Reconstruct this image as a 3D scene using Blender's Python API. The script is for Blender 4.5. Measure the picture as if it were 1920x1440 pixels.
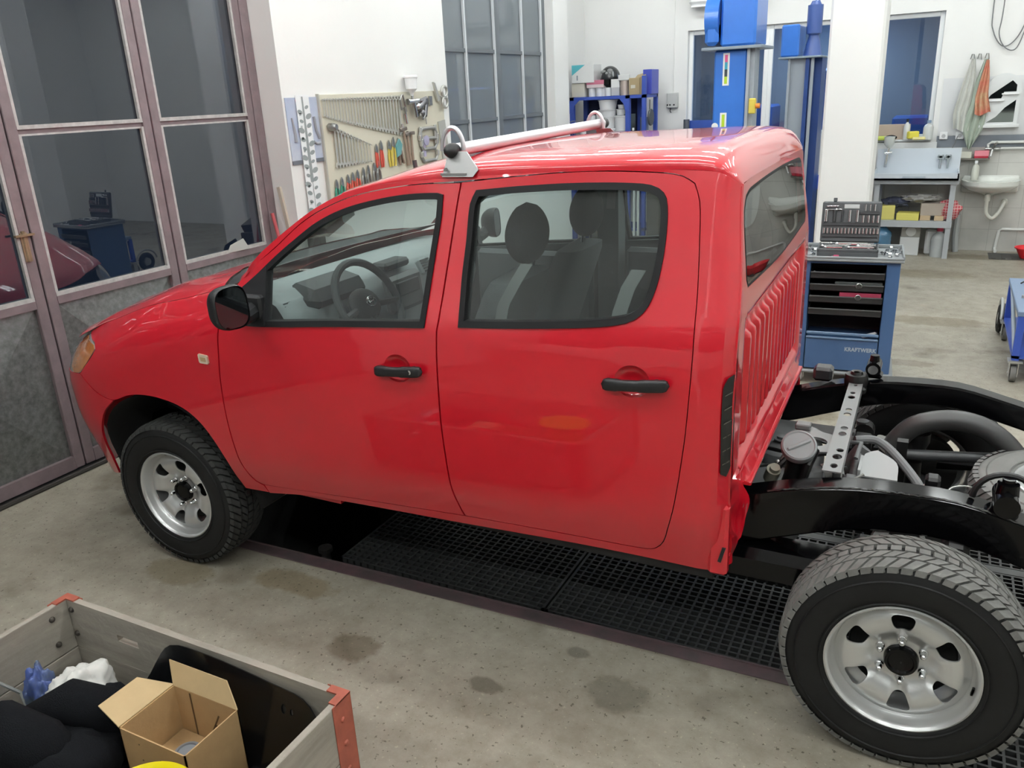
import bpy, bmesh, math, random
from mathutils import Vector, Matrix, Euler
from mathutils.geometry import delaunay_2d_cdt
for _o in list(bpy.data.objects): bpy.data.objects.remove(_o)
SC = bpy.context.scene
COL = SC.collection
R = math.radians
PI = math.pi

# ------------------------------------------------------------ camera
cam = bpy.data.objects.new('camera', bpy.data.cameras.new('camera'))
COL.objects.link(cam)
cam.data.lens = 1528.2 / 1920 * 36.0
cam.data.sensor_width = 36.0
cam.data.clip_start = 0.05
cam.data.clip_end = 80
_yaw, _pit, _rol = 0.487231, 0.340015, -0.049304
_F = Vector((-math.sin(_yaw) * math.cos(_pit), math.cos(_yaw) * math.cos(_pit), -math.sin(_pit)))
_Rt = _F.cross(Vector((0, 0, 1))).normalized()
_U = _Rt.cross(_F)
_R2 = math.cos(_rol) * _Rt + math.sin(_rol) * _U
_U2 = -math.sin(_rol) * _Rt + math.cos(_rol) * _U
_m = Matrix((( _R2.x, _U2.x, -_F.x), (_R2.y, _U2.y, -_F.y), (_R2.z, _U2.z, -_F.z))).to_4x4()
_m.translation = Vector((3.03103, -2.26337, 2.05184))
cam.matrix_world = _m
SC.camera = cam

# ------------------------------------------------------------ world, exposure
W = bpy.data.worlds.new('world'); SC.world = W; W.use_nodes = True
W.node_tree.nodes['Background'].inputs[0].default_value = (0.022, 0.030, 0.042, 1)
W.node_tree.nodes['Background'].inputs[1].default_value = 1.0
SC.view_settings.view_transform = 'Standard'
SC.view_settings.look = 'None'
SC.view_settings.exposure = 0.28
SC.view_settings.gamma = 1.0
SC.view_settings.use_curve_mapping = False
SC.cycles.max_bounces = 8
SC.cycles.transparent_max_bounces = 16
SC.cycles.use_denoising = True
SC.cycles.sample_clamp_indirect = 6
SC.cycles.caustics_reflective = False
SC.cycles.caustics_refractive = False
TUBE_STRENGTH = 58.0
# rectangular area light, used only for the fill added inside the office
def area(name, loc, sx, sy, power, col=(1.0, 0.99, 0.97)):
    L = bpy.data.lights.new(name, 'AREA'); L.shape = 'RECTANGLE'; L.size = sx; L.size_y = sy
    L.energy = power; L.color = col
    o = bpy.data.objects.new(name, L); COL.objects.link(o); o.location = loc
    return o

# ------------------------------------------------------------ materials
MATS = {}
def mat(name, col, rough=0.5, metal=0.0, spec=0.5, coat=0.0, var=0.0, vscale=8.0, bump=0.0, bscale=60.0, col2=None, emit=None, aniso=None):
    if name in MATS: return MATS[name]
    m = bpy.data.materials.new(name); m.use_nodes = True
    nt = m.node_tree; b = nt.nodes['Principled BSDF']
    b.inputs['Base Color'].default_value = (*col, 1)
    b.inputs['Roughness'].default_value = rough
    b.inputs['Metallic'].default_value = metal
    b.inputs['Specular IOR Level'].default_value = spec
    b.inputs['Coat Weight'].default_value = coat
    b.inputs['Coat Roughness'].default_value = 0.03
    tc = nt.nodes.new('ShaderNodeTexCoord')
    if var > 0 or col2:
        n = nt.nodes.new('ShaderNodeTexNoise'); n.inputs['Scale'].default_value = vscale; n.inputs['Detail'].default_value = 6
        n.inputs['Roughness'].default_value = 0.65
        nt.links.new(tc.outputs['Object'], n.inputs['Vector'])
        r = nt.nodes.new('ShaderNodeValToRGB'); r.color_ramp.elements[0].position = 0.32; r.color_ramp.elements[1].position = 0.68
        c2 = col2 if col2 else tuple(c * (1 - var) for c in col)
        r.color_ramp.elements[0].color = (*c2, 1); r.color_ramp.elements[1].color = (*col, 1)
        nt.links.new(n.outputs['Fac'], r.inputs['Fac']); nt.links.new(r.outputs['Color'], b.inputs['Base Color'])
    if bump > 0:
        n2 = nt.nodes.new('ShaderNodeTexNoise'); n2.inputs['Scale'].default_value = bscale; n2.inputs['Detail'].default_value = 4
        nt.links.new(tc.outputs['Object'], n2.inputs['Vector'])
        bp = nt.nodes.new('ShaderNodeBump'); bp.inputs['Strength'].default_value = bump; bp.inputs['Distance'].default_value = 0.01
        nt.links.new(n2.outputs['Fac'], bp.inputs['Height']); nt.links.new(bp.outputs['Normal'], b.inputs['Normal'])
    if emit:
        b.inputs['Emission Color'].default_value = (*emit[0], 1); b.inputs['Emission Strength'].default_value = emit[1]
    MATS[name] = m
    return m
def glass(name, tint, ior=1.5, haze=0.0, hazecol=(0.5, 0.55, 0.55)):
    if name in MATS: return MATS[name]
    m = bpy.data.materials.new(name); m.use_nodes = True; nt = m.node_tree; nt.nodes.clear()
    out = nt.nodes.new('ShaderNodeOutputMaterial')
    tr = nt.nodes.new('ShaderNodeBsdfTransparent'); tr.inputs[0].default_value = (*tint, 1)
    gl = nt.nodes.new('ShaderNodeBsdfGlossy'); gl.inputs['Roughness'].default_value = 0.0
    fr = nt.nodes.new('ShaderNodeFresnel'); ge = nt.nodes.new('ShaderNodeNewGeometry'); ma = nt.nodes.new('ShaderNodeMath'); ma.operation = 'MULTIPLY_ADD'
    ma.inputs[1].default_value = 1 / ior - ior; ma.inputs[2].default_value = ior; nt.links.new(ge.outputs['Backfacing'], ma.inputs[0]); nt.links.new(ma.outputs[0], fr.inputs[0])
    mx = nt.nodes.new('ShaderNodeMixShader')
    nt.links.new(fr.outputs[0], mx.inputs[0]); nt.links.new(tr.outputs[0], mx.inputs[1]); nt.links.new(gl.outputs[0], mx.inputs[2])
    last = mx
    if haze > 0:
        df = nt.nodes.new('ShaderNodeBsdfDiffuse'); df.inputs[0].default_value = (*hazecol, 1)
        m2 = nt.nodes.new('ShaderNodeMixShader'); m2.inputs[0].default_value = haze
        nt.links.new(mx.outputs[0], m2.inputs[1]); nt.links.new(df.outputs[0], m2.inputs[2]); last = m2
    nt.links.new(last.outputs[0], out.inputs[0])
    MATS[name] = m
    return m
def tilemat(name, col, grout, sx, sz, axis='XZ', rough=0.35, dirt=0.0):
    m = bpy.data.materials.new(name); m.use_nodes = True; nt = m.node_tree; b = nt.nodes['Principled BSDF']
    tc = nt.nodes.new('ShaderNodeTexCoord'); sp = nt.nodes.new('ShaderNodeSeparateXYZ'); cb = nt.nodes.new('ShaderNodeCombineXYZ')
    nt.links.new(tc.outputs['Object'], sp.inputs[0]); nt.links.new(sp.outputs[axis[0]], cb.inputs[0]); nt.links.new(sp.outputs[axis[1]], cb.inputs[1])
    br = nt.nodes.new('ShaderNodeTexBrick'); br.offset = 0.0; br.squash = 1.0
    br.inputs['Scale'].default_value = 1.0; br.inputs['Mortar Size'].default_value = 0.003
    br.inputs['Brick Width'].default_value = sx; br.inputs['Row Height'].default_value = sz
    br.inputs['Color1'].default_value = (*col, 1); br.inputs['Color2'].default_value = (*[c * 0.93 for c in col], 1); br.inputs['Mortar'].default_value = (*grout, 1)
    nt.links.new(cb.outputs[0], br.inputs['Vector'])
    n = nt.nodes.new('ShaderNodeTexNoise'); n.inputs['Scale'].default_value = 1.6; n.inputs['Detail'].default_value = 8
    nt.links.new(tc.outputs['Object'], n.inputs['Vector'])
    mp = nt.nodes.new('ShaderNodeMapRange'); mp.inputs[1].default_value = 0.35; mp.inputs[2].default_value = 0.7
    mp.inputs[3].default_value = 1.0; mp.inputs[4].default_value = 1.0 - dirt
    nt.links.new(n.outputs['Fac'], mp.inputs[0])
    mu = nt.nodes.new('ShaderNodeMix'); mu.data_type = 'RGBA'; mu.blend_type = 'MULTIPLY'; mu.inputs[0].default_value = 1.0
    nt.links.new(br.outputs['Color'], mu.inputs[6]); nt.links.new(mp.outputs[0], mu.inputs[7])
    nt.links.new(mu.outputs[2], b.inputs['Base Color']); b.inputs['Roughness'].default_value = rough
    MATS[name] = m
    return m

RED = mat('red_paint', (0.58, 0.0020, 0.015), rough=0.42, spec=0.5, coat=1.0)
BLKP = mat('black_plastic', (0.010, 0.0105, 0.012), rough=0.45, bump=0.15, bscale=900)
RUB = mat('black_rubber', (0.006, 0.006, 0.007), rough=0.6, spec=.3)
TYRE = mat('tyre_rubber', (0.010, 0.0102, 0.0105), spec=.28, rough=0.62, var=0.25, vscale=14)
TREAD = mat('dusty_tread_rubber', (0.17, 0.17, 0.16), rough=0.85, var=0.35, vscale=20)
TREADF = mat('dark_tread_rubber', (0.035, 0.036, 0.035), rough=0.8, var=0.3, vscale=20)
SILV = mat('silver_wheel_paint', (0.64, 0.65, 0.65), rough=0.32, metal=0.65, coat=0.3)
CHROME = mat('chrome', (0.72, 0.73, 0.74), rough=0.16, metal=1.0)
STEEL = mat('worn_steel', (0.42, 0.42, 0.41), rough=0.35, metal=1.0, var=0.25, vscale=30)
ZINC = mat('zinc_part', (0.55, 0.55, 0.53), rough=0.4, metal=0.8)
GLOSSBLK = mat('gloss_black_paint', (0.002, 0.002, 0.0025), rough=0.12, spec=0.22, coat=0.0)
SATBLK = mat('satin_black', (0.006, 0.006, 0.0065), rough=0.42)
DARKIN = mat('underbody_black', (0.010, 0.010, 0.011), rough=0.7)
GREYMET = mat('grey_bracket_paint', (0.20, 0.21, 0.21), rough=0.38, metal=0.2)
TANKG = mat('grey_tank', (0.14, 0.145, 0.15), rough=0.45, var=0.2)
WHITEP = mat('white_plastic', (0.82, 0.83, 0.84), rough=0.35)
CARGLASS = glass('tinted_car_glass', (0.76, 0.83, 0.81), 1.62, .045, (.75, .80, .80))
DASHG = mat('grey_dashboard_plastic', (0.42, 0.45, 0.46), rough=0.6, bump=0.1, bscale=500)
DASHD = mat('dark_dashboard_plastic', (0.05, 0.052, 0.056), rough=0.5)
FABD = mat('dark_seat_fabric', (0.045, 0.048, 0.055), rough=0.95, bump=0.3, bscale=400)
FABG = mat('grey_seat_fabric', (0.20, 0.215, 0.23), rough=0.95, bump=0.3, bscale=400)
BELT = mat('grey_webbing', (0.30, 0.31, 0.31), rough=0.8)

# ------------------------------------------------------------ mesh builder
def props(o, label=None, cat=None, group=None, kind=None):
    if label: o['label'] = label
    if cat: o['category'] = cat
    if group: o['group'] = group
    if kind: o['kind'] = kind
    return o
def origin_of(p):
    v = Vector((0, 0, 0)); q = p
    while q is not None:
        v += q.location; q = q.parent
    return v
def thing(name, label, cat, loc=(0, 0, 0), rz=0.0, group=None):
    o = bpy.data.objects.new(name, None); COL.objects.link(o)
    o.location = loc; o.rotation_euler = (0, 0, rz); o.empty_display_size = 0.1
    return props(o, label, cat, group)
def link_mesh(name, verts, faces, m, parent=None, loc=None, smooth=40, world=True, mats=None, fm=None):
    """verts are in world coordinates when world is True (parent must be unrotated), else local to the parent"""
    off = Vector((0, 0, 0))
    o_loc = Vector((0, 0, 0))
    if world:
        if parent is not None: off = origin_of(parent)
        elif loc is not None: off = Vector(loc); o_loc = Vector(loc)
    elif loc is not None: o_loc = Vector(loc)
    me = bpy.data.meshes.new(name)
    me.from_pydata([(v[0] - off[0], v[1] - off[1], v[2] - off[2]) for v in verts], [], faces)
    for mm in (mats or [m]): me.materials.append(mm)
    if fm: me.polygons.foreach_set('material_index', fm)
    me.validate(); me.update()
    if smooth:
        me.polygons.foreach_set('use_smooth', [True] * len(me.polygons))
        me.set_sharp_from_angle(angle=R(smooth))
    o = bpy.data.objects.new(name, me); COL.objects.link(o); o.location = o_loc
    if parent is not None: o.parent = parent
    return o
def rotm(rx=0, ry=0, rz=0): return Euler((rx, ry, rz)).to_matrix()
def sm3(pts, k=6):
    P = [Vector(p) for p in pts]; out = []
    for i in range(len(P) - 1):
        a = P[max(0, i - 1)]; b, c = P[i], P[i + 1]; d = P[min(len(P) - 1, i + 2)]
        for q in range(k):
            t = q / k; out.append(.5 * ((2 * b) + (c - a) * t + (2 * a - 5 * b + 4 * c - d) * t * t + (3 * b - a - 3 * c + d) * t ** 3))
    return out + [P[-1]]
class MB:
    def __init__(s): s.v = []; s.f = []; s.mi = []; s.cur = 0
    def _add(s, vs, fs):
        n = len(s.v); s.v += [tuple(p) for p in vs]; s.f += [tuple(i + n for i in f) for f in fs]; s.mi += [s.cur] * len(fs); return s
    def box(s, x0, x1, y0, y1, z0, z1, rot=None, piv=None, bev=0.0):
        if bev > 0:
            b = min(bev, abs(x1 - x0) * .49, abs(y1 - y0) * .49, abs(z1 - z0) * .49)
            vs = []; fs = []
            X = (x0, x1); Y = (y0, y1); Z = (z0, z1); idx = {}
            for i in (0, 1):
                for j in (0, 1):
                    for k in (0, 1):
                        sx, sy, sz = (1 - 2 * i), (1 - 2 * j), (1 - 2 * k)
                        c = (X[i], Y[j], Z[k])
                        for a in range(3):
                            q = [c[0] + b * sx, c[1] + b * sy, c[2] + b * sz]; q[a] = c[a]
                            idx[(i, j, k, a)] = len(vs); vs.append(tuple(q))
            for a in range(3):
                for e in (0, 1):
                    o1, o2 = [q for q in range(3) if q != a]
                    ring = []
                    for u, w in ((0, 0), (1, 0), (1, 1), (0, 1)):
                        key = [0, 0, 0]; key[a] = e; key[o1] = u; key[o2] = w; ring.append(idx[(key[0], key[1], key[2], a)])
                    fs.append(ring)
            for a in range(3):
                o1, o2 = [q for q in range(3) if q != a]
                for u in (0, 1):
                    for w in (0, 1):
                        k0 = [0, 0, 0]; k1 = [0, 0, 0]; k0[o1] = k1[o1] = u; k0[o2] = k1[o2] = w; k0[a] = 0; k1[a] = 1
                        fs.append([idx[(*k0, o1)], idx[(*k1, o1)], idx[(*k1, o2)], idx[(*k0, o2)]])
            for i in (0, 1):
                for j in (0, 1):
                    for k in (0, 1): fs.append([idx[(i, j, k, 0)], idx[(i, j, k, 1)], idx[(i, j, k, 2)]])
            cen = Vector(((x0 + x1) / 2, (y0 + y1) / 2, (z0 + z1) / 2))
            ff = []
            for f in fs:
                p = [Vector(vs[t]) for t in f]; nn = (p[1] - p[0]).cross(p[2] - p[0]); mid = sum(p, Vector()) / len(p)
                ff.append(f if nn.dot(mid - cen) > 0 else f[::-1])
            fs = ff
        else:
            vs = [(x0, y0, z0), (x1, y0, z0), (x1, y1, z0), (x0, y1, z0), (x0, y0, z1), (x1, y0, z1), (x1, y1, z1), (x0, y1, z1)]
            fs = [(0, 3, 2, 1), (4, 5, 6, 7), (0, 1, 5, 4), (1, 2, 6, 5), (2, 3, 7, 6), (3, 0, 4, 7)]
        if rot is not None:
            c = Vector(piv) if piv is not None else Vector(((x0 + x1) / 2, (y0 + y1) / 2, (z0 + z1) / 2))
            vs = [tuple(rot @ (Vector(p) - c) + c) for p in vs]
        return s._add(vs, fs)
    def cyl(s, p0, p1, r0, r1=None, n=16, caps=True):
        r1 = r0 if r1 is None else r1
        p0 = Vector(p0); p1 = Vector(p1); d = (p1 - p0).normalized()
        a = d.orthogonal().normalized(); b = d.cross(a)
        vs = []
        for p, r in ((p0, r0), (p1, r1)):
            for i in range(n):
                t = 2 * PI * i / n; vs.append(p + r * (math.cos(t) * a + math.sin(t) * b))
        fs = [(i, (i + 1) % n, n + (i + 1) % n, n + i) for i in range(n)]
        if caps: fs += [tuple(range(n))[::-1], tuple(range(n, 2 * n))]
        return s._add(vs, fs)
    def tube(s, pts, r, n=8, closed=False, radii=None, caps=True):
        P = [Vector(p) for p in pts]; m = len(P); vs = []; prev = None
        for i, p in enumerate(P):
            if closed: d = P[(i + 1) % m] - P[i - 1]
            else: d = P[min(i + 1, m - 1)] - P[max(i - 1, 0)]
            d.normalize()
            if prev is None: a = d.orthogonal().normalized()
            else:
                a = prev - d * prev.dot(d)
                a = a.normalized() if a.length > 1e-6 else d.orthogonal().normalized()
            prev = a; b = d.cross(a); rr = radii[i] if radii else r
            for k in range(n):
                t = 2 * PI * k / n; vs.append(p + rr * (math.cos(t) * a + math.sin(t) * b))
        fs = []
        for i in range(m if closed else m - 1):
            j = (i + 1) % m
            for k in range(n):
                k2 = (k + 1) % n; fs.append((i * n + k, i * n + k2, j * n + k2, j * n + k))
        if not closed and caps: fs += [tuple(range(n))[::-1], tuple(range((m - 1) * n, m * n))]
        return s._add(vs, fs)
    def lathe(s, prof, c=(0, 0, 0), axis='z', n=32, rot=None):
        """prof: list of (radius, height)"""
        vs = []; c = Vector(c)
        for r, h in prof:
            for i in range(n):
                t = 2 * PI * i / n; x, y = r * math.cos(t), r * math.sin(t)
                v = Vector((x, y, h)) if axis == 'z' else (Vector((x, h, y)) if axis == 'y' else Vector((h, x, y)))
                if rot is not None: v = rot @ v
                vs.append(c + v)
        fs = []
        for j in range(len(prof) - 1):
            for i in range(n):
                k = (i + 1) % n; f = (j * n + i, j * n + k, (j + 1) * n + k, (j + 1) * n + i)
                fs.append(f if axis != 'y' else f[::-1])
        return s._add(vs, fs)
    def prism(s, poly, a, b, axis='y'):
        """poly of 2D points in the plane square to axis; a..b along the axis"""
        n = len(poly)
        def P(u, w, t): return {'x': (t, u, w), 'y': (u, t, w), 'z': (u, w, t)}[axis]
        vs = [P(u, w, a) for u, w in poly] + [P(u, w, b) for u, w in poly]
        fs = [tuple(range(n)), tuple(range(n, 2 * n))[::-1]] + [(i, n + i, n + (i + 1) % n, (i + 1) % n) for i in range(n)]
        ar = sum(poly[i][0] * poly[(i + 1) % n][1] - poly[(i + 1) % n][0] * poly[i][1] for i in range(n))
        flip = (ar > 0) == (b > a)
        if axis == 'y': flip = not flip
        if flip: fs = [f[::-1] for f in fs]
        return s._add(vs, fs)
    def grid(s, fn, nu, nv, closeu=False):
        vs = [fn(i / (nu if closeu else nu - 1), j / (nv - 1)) for i in range(nu) for j in range(nv)]
        fs = []
        for i in range(nu if closeu else nu - 1):
            for j in range(nv - 1):
                i2 = (i + 1) % nu
                fs.append((i * nv + j, i2 * nv + j, i2 * nv + j + 1, i * nv + j + 1))
        return s._add(vs, fs)
    def sphere(s, c, r, n=16, m=10, sc=(1, 1, 1)):
        return s.grid(lambda u, v: (c[0] + sc[0] * r * math.sin(PI * v) * math.cos(2 * PI * u), c[1] + sc[1] * r * math.sin(PI * v) * math.sin(2 * PI * u), c[2] - sc[2] * r * math.cos(PI * v)), n, m, closeu=True)
    def split(s):
        p = list(range(len(s.v)))
        def fd(i):
            while p[i] != i: p[i] = p[p[i]]; i = p[i]
            return i
        for f in s.f:
            for k in f[1:]: p[fd(k)] = fd(f[0])
        gr = {}
        for f in s.f: gr.setdefault(fd(f[0]), []).append(f)
        out = []
        for fs in gr.values():
            ids = sorted({i for f in fs for i in f}); mp = {i: k for k, i in enumerate(ids)}
            m = MB(); m.v = [s.v[i] for i in ids]; m.f = [tuple(mp[i] for i in f) for f in fs]; m.mi = [0] * len(fs); out.append(m)
        return out
    def buildall(s, name, m, parent, smooth=35, world=True):
        return [q.build(name, m, parent, smooth=smooth, world=world) for q in s.split()]
    def build(s, name, m, parent=None, loc=None, smooth=35, world=True, mats=None):
        return link_mesh(name, s.v, s.f, m, parent, loc, smooth, world, mats, s.mi if mats else None)
def single(o, label, cat, group=None): return props(o, label, cat, group)
def struct(o): o['kind'] = 'structure'; return o
def dup(root, loc=None, rz=None, label=None, group=None):
    r = root.copy(); COL.objects.link(r)
    if loc is not None: r.location = loc
    if rz is not None: r.rotation_euler = (0, 0, rz)
    if label: r['label'] = label
    if group: r['group'] = group
    for ch in list(root.children):
        c = ch.copy(); COL.objects.link(c); c.parent = r
        for g_ in ch.children:
            d = g_.copy(); COL.objects.link(d); d.parent = c
    return r

# ------------------------------------------------------------ curved sheet panels
def crom(pts, step, closed=True, corner=38):
    """resample a polyline, smooth between corners sharper than `corner` degrees"""
    n = len(pts); out = []
    P = [Vector(p) for p in pts]
    def iscorner(i):
        if not closed and (i == 0 or i == n - 1): return True
        a = (P[i] - P[i - 1]); b = (P[(i + 1) % n] - P[i])
        if a.length < 1e-9 or b.length < 1e-9: return True
        return a.angle(b) > R(corner)
    cs = [iscorner(i) for i in range(n)]
    for i in range(n if closed else n - 1):
        j = (i + 1) % n
        p1, p2 = P[i], P[j]
        t1 = (p2 - p1) if cs[i] else (p2 - P[i - 1]) * 0.5
        t2 = (p2 - p1) if cs[j] else (P[(j + 1) % n] - p1) * 0.5
        L = (p2 - p1).length
        if not cs[i]: t1 = t1 * (L / max(1e-6, ((p2 - p1).length + (p1 - P[i - 1]).length) / 2)) 
        if not cs[j]: t2 = t2 * (L / max(1e-6, ((p2 - p1).length + (P[(j + 1) % n] - p2).length) / 2))
        k = max(1, int(math.ceil(L / step)))
        for q in range(k):
            u = q / k
            out.append((2*u**3 - 3*u*u + 1) * p1 + (u**3 - 2*u*u + u) * t1 + (-2*u**3 + 3*u*u) * p2 + (u**3 - u*u) * t2)
    if not closed: out.append(P[-1])
    return [(p.x, p.y) for p in out]
def parea(p): return 0.5 * sum(p[i][0] * p[(i + 1) % len(p)][1] - p[(i + 1) % len(p)][0] * p[i][1] for i in range(len(p)))
def offset(poly, d):
    """inward offset for d > 0"""
    s = 1 if parea(poly) > 0 else -1; n = len(poly); out = []
    for i in range(n):
        p0, p1, p2 = Vector(poly[i - 1]), Vector(poly[i]), Vector(poly[(i + 1) % n])
        a = (p1 - p0); b = (p2 - p1)
        if a.length < 1e-9: a = b
        if b.length < 1e-9: b = a
        a.normalize(); b.normalize()
        na = Vector((-a.y, a.x)) * s; nb = Vector((-b.y, b.x)) * s
        m = na + nb
        m = m.normalized() if m.length > 1e-6 else na
        k = d / max(0.5, m.dot(na))
        out.append((p1.x + m.x * k, p1.y + m.y * k))
    return out
def inpoly(p, poly):
    x, y = p; c = False; n = len(poly); j = n - 1
    for i in range(n):
        xi, yi = poly[i]; xj, yj = poly[j]
        if (yi > y) != (yj > y) and x < (xj - xi) * (y - yi) / (yj - yi) + xi: c = not c
        j = i
    return c
def tri2d(outline, holes, step):
    loops = [outline] + list(holes); pts = []; edges = []
    for L in loops:
        b = len(pts); pts += [Vector(p) for p in L]; edges += [(b + i, b + (i + 1) % len(L)) for i in range(len(L))]
    xs = [p[0] for p in outline]; ys = [p[1] for p in outline]
    cells = {}
    for p in pts: cells.setdefault((int(p.x / step), int(p.y / step)), []).append(p)
    def near(p):
        a, b = int(p[0] / step), int(p[1] / step)
        for i in (a - 1, a, a + 1):
            for j in (b - 1, b, b + 1):
                for q in cells.get((i, j), ()):
                    if (q.x - p[0]) ** 2 + (q.y - p[1]) ** 2 < (0.55 * step) ** 2: return True
        return False
    x = math.floor(min(xs) / step) * step
    while x < max(xs):
        y = math.floor(min(ys) / step) * step
        while y < max(ys):
            p = (x, y)
            if inpoly(p, outline) and not any(inpoly(p, h) for h in holes) and not near(p): pts.append(Vector(p))
            y += step
        x += step
    r = delaunay_2d_cdt(pts, edges, [], 0, 1e-6)
    V = [(v.x, v.y) for v in r[0]]; T = []
    for f in r[2]:
        c = (sum(V[i][0] for i in f) / 3, sum(V[i][1] for i in f) / 3)
        if inpoly(c, outline) and not any(inpoly(c, h) for h in holes):
            a = parea([V[i] for i in f])
            if abs(a) > 1e-10: T.append(tuple(f) if a > 0 else tuple(f)[::-1])
    return V, T
def sheet(outline, surf, thick=0.012, holes=(), step=0.04, mirror=None, mb=None, flip=False):
    """surf(u, v, t) -> 3D point, t = depth below the outer face"""
    V, T = tri2d(outline, holes, step); n = len(V)
    ec = {}
    for t in T:
        for a, b in ((t[0], t[1]), (t[1], t[2]), (t[2], t[0])):
            if (b, a) in ec: del ec[(b, a)]
            else: ec[(a, b)] = 1
    vs = [surf(u, w, 0) for u, w in V]; fs = list(T)
    if thick:
        vs += [surf(u, w, thick) for u, w in V]
        fs += [(a + n, c + n, b + n) for a, b, c in T]
        k = len(vs)
        # rim gets its own vertices so the outer face keeps clean normals
        for (a, b) in ec:
            vs += [vs[a], vs[b], vs[b + n], vs[a + n]]; fs.append((k + 1, k, k + 3, k + 2)); k += 4
    if mirror is not None:
        vs = [(p[0], 2 * mirror - p[1], p[2]) for p in vs]; fs = [f[::-1] for f in fs]
    if flip: fs = [f[::-1] for f in fs]
    mb = mb or MB()
    return mb._add(vs, fs)
# ============================================================ ROOM
WALLM = mat('white_wall_paint', (0.80, 0.80, 0.785), rough=0.7, var=0.03, vscale=1.2, bump=0.05, bscale=40)
def concrete():
    m = bpy.data.materials.new('stained_concrete'); m.use_nodes = True; nt = m.node_tree; b = nt.nodes['Principled BSDF']
    tc = nt.nodes.new('ShaderNodeTexCoord')
    def noise(sc, det, ro=0.6, off=0):
        mp = nt.nodes.new('ShaderNodeMapping'); mp.inputs['Location'].default_value = (off, off * .7, 0)
        nt.links.new(tc.outputs['Object'], mp.inputs[0])
        n = nt.nodes.new('ShaderNodeTexNoise'); n.inputs['Scale'].default_value = sc; n.inputs['Detail'].default_value = det; n.inputs['Roughness'].default_value = ro
        nt.links.new(mp.outputs[0], n.inputs['Vector']); return n.outputs['Fac']
    def ramp(f, a, b_, ca, cb):
        r = nt.nodes.new('ShaderNodeValToRGB'); r.color_ramp.elements[0].position = a; r.color_ramp.elements[1].position = b_
        r.color_ramp.elements[0].color = (*ca, 1); r.color_ramp.elements[1].color = (*cb, 1); nt.links.new(f, r.inputs[0]); return r.outputs[0]
    def mul(x, y, k=1.0):
        q = nt.nodes.new('ShaderNodeMix'); q.data_type = 'RGBA'; q.blend_type = 'MULTIPLY'; q.inputs[0].default_value = k
        nt.links.new(x, q.inputs[6]); nt.links.new(y, q.inputs[7]); return q.outputs[2]
    base = ramp(noise(1.1, 8, .7), .3, .7, (0.29, 0.262, 0.21), (0.40, 0.375, 0.31))
    mott = ramp(noise(9, 6, .75, 3), .35, .62, (0.78, 0.77, 0.74), (1.0, 1.0, 1.0))
    stain = ramp(noise(1.9, 3, .5, 11), .30, .40, (0.56, 0.53, 0.50), (1, 1, 1))
    fleck = ramp(noise(48, 3, .6, 5), .335, .36, (0.42, 0.40, 0.38), (1, 1, 1))
    lite = ramp(noise(70, 2, .5, 8), .66, .72, (1, 1, 1), (1.35, 1.33, 1.28))
    c = mul(mul(mul(mul(base, mott), stain), fleck), lite)
    # a few round oil stains lying where they lie on the floor
    def spot(px, py, r, e, k, col):
        sp = nt.nodes.new('ShaderNodeVectorMath'); sp.operation = 'SUBTRACT'; nt.links.new(tc.outputs['Object'], sp.inputs[0]); sp.inputs[1].default_value = (px, py, 0)
        sc = nt.nodes.new('ShaderNodeVectorMath'); sc.operation = 'MULTIPLY'; nt.links.new(sp.outputs[0], sc.inputs[0]); sc.inputs[1].default_value = (1 / r, 1 / (r * e), 0)
        ln = nt.nodes.new('ShaderNodeVectorMath'); ln.operation = 'LENGTH'; nt.links.new(sc.outputs[0], ln.inputs[0])
        ad = nt.nodes.new('ShaderNodeMath'); ad.operation = 'MULTIPLY_ADD'; nt.links.new(noise(14, 4, .6, px), ad.inputs[0]); ad.inputs[1].default_value = 0.9; nt.links.new(ln.outputs['Value'], ad.inputs[2])
        hf = nt.nodes.new('ShaderNodeMath'); hf.operation = 'MULTIPLY'; hf.inputs[1].default_value = .5; nt.links.new(ad.outputs[0], hf.inputs[0])
        return ramp(hf.outputs[0], .60, .74, tuple(1 - k * (1 - v) for v in col), (1, 1, 1))
    for a in SPOTS: c = mul(c, spot(*a))
    nt.links.new(c, b.inputs['Base Color'])
    rr = ramp(noise(2.5, 5, .6, 2), .35, .7, (0.42,) * 3, (0.62,) * 3); nt.links.new(rr, b.inputs['Roughness'])
    bp = nt.nodes.new('ShaderNodeBump'); bp.inputs['Strength'].default_value = 0.25; bp.inputs['Distance'].default_value = 0.004
    nt.links.new(noise(60, 5, .7, 1), bp.inputs['Height']); nt.links.new(bp.outputs[0], b.inputs['Normal'])
    return m
SPOTS = [(1.14, -0.17, .125, .7, 1, (0.62, .58, .53)), (1.74, -0.15, .075, .6, 1, (.55, .54, .52)), (2.2, 0.0, .13, .75, 1, (.66, .66, .64)),
         (1.98, .16, .05, .8, 1, (.6, .6, .6)), (0.02, -0.04, .22, .5, 1, (.72, .68, .6)), (-.5, .35, .16, .6, 1, (.7, .66, .6)),
         (2.2, 4.7, .35, .6, 1, (.66, .62, .56)), (3.1, 5.6, .5, .35, 1, (.72, .68, .62)), (3.0, 7.6, .5, .5, 1, (.75, .72, .66)),
         (3.5, 8.7, .5, .35, 1, (.6, .57, .52)), (2.35, 3.0, .3, .5, 1, (.7, .67, .6)), (2.9, 4.3, .3, .3, 1, (.75, .72, .68)), (0.6, .1, .25, .35, 1, (.72, .66, .56))]
CONC = concrete()
PX0, PX1, PY0, PY1 = -.35, 4.62, 0.30, 1.96
XL, XB, YB, YF, XR, ZC = -1.5, -1.6, 9.15, -7.0, 9.0, 4.7
f = MB()
f.box(-1.6, PX0, YF, 9.3, -.2, 0); f.box(PX1, XR, YF, 9.3, -.2, 0)
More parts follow.
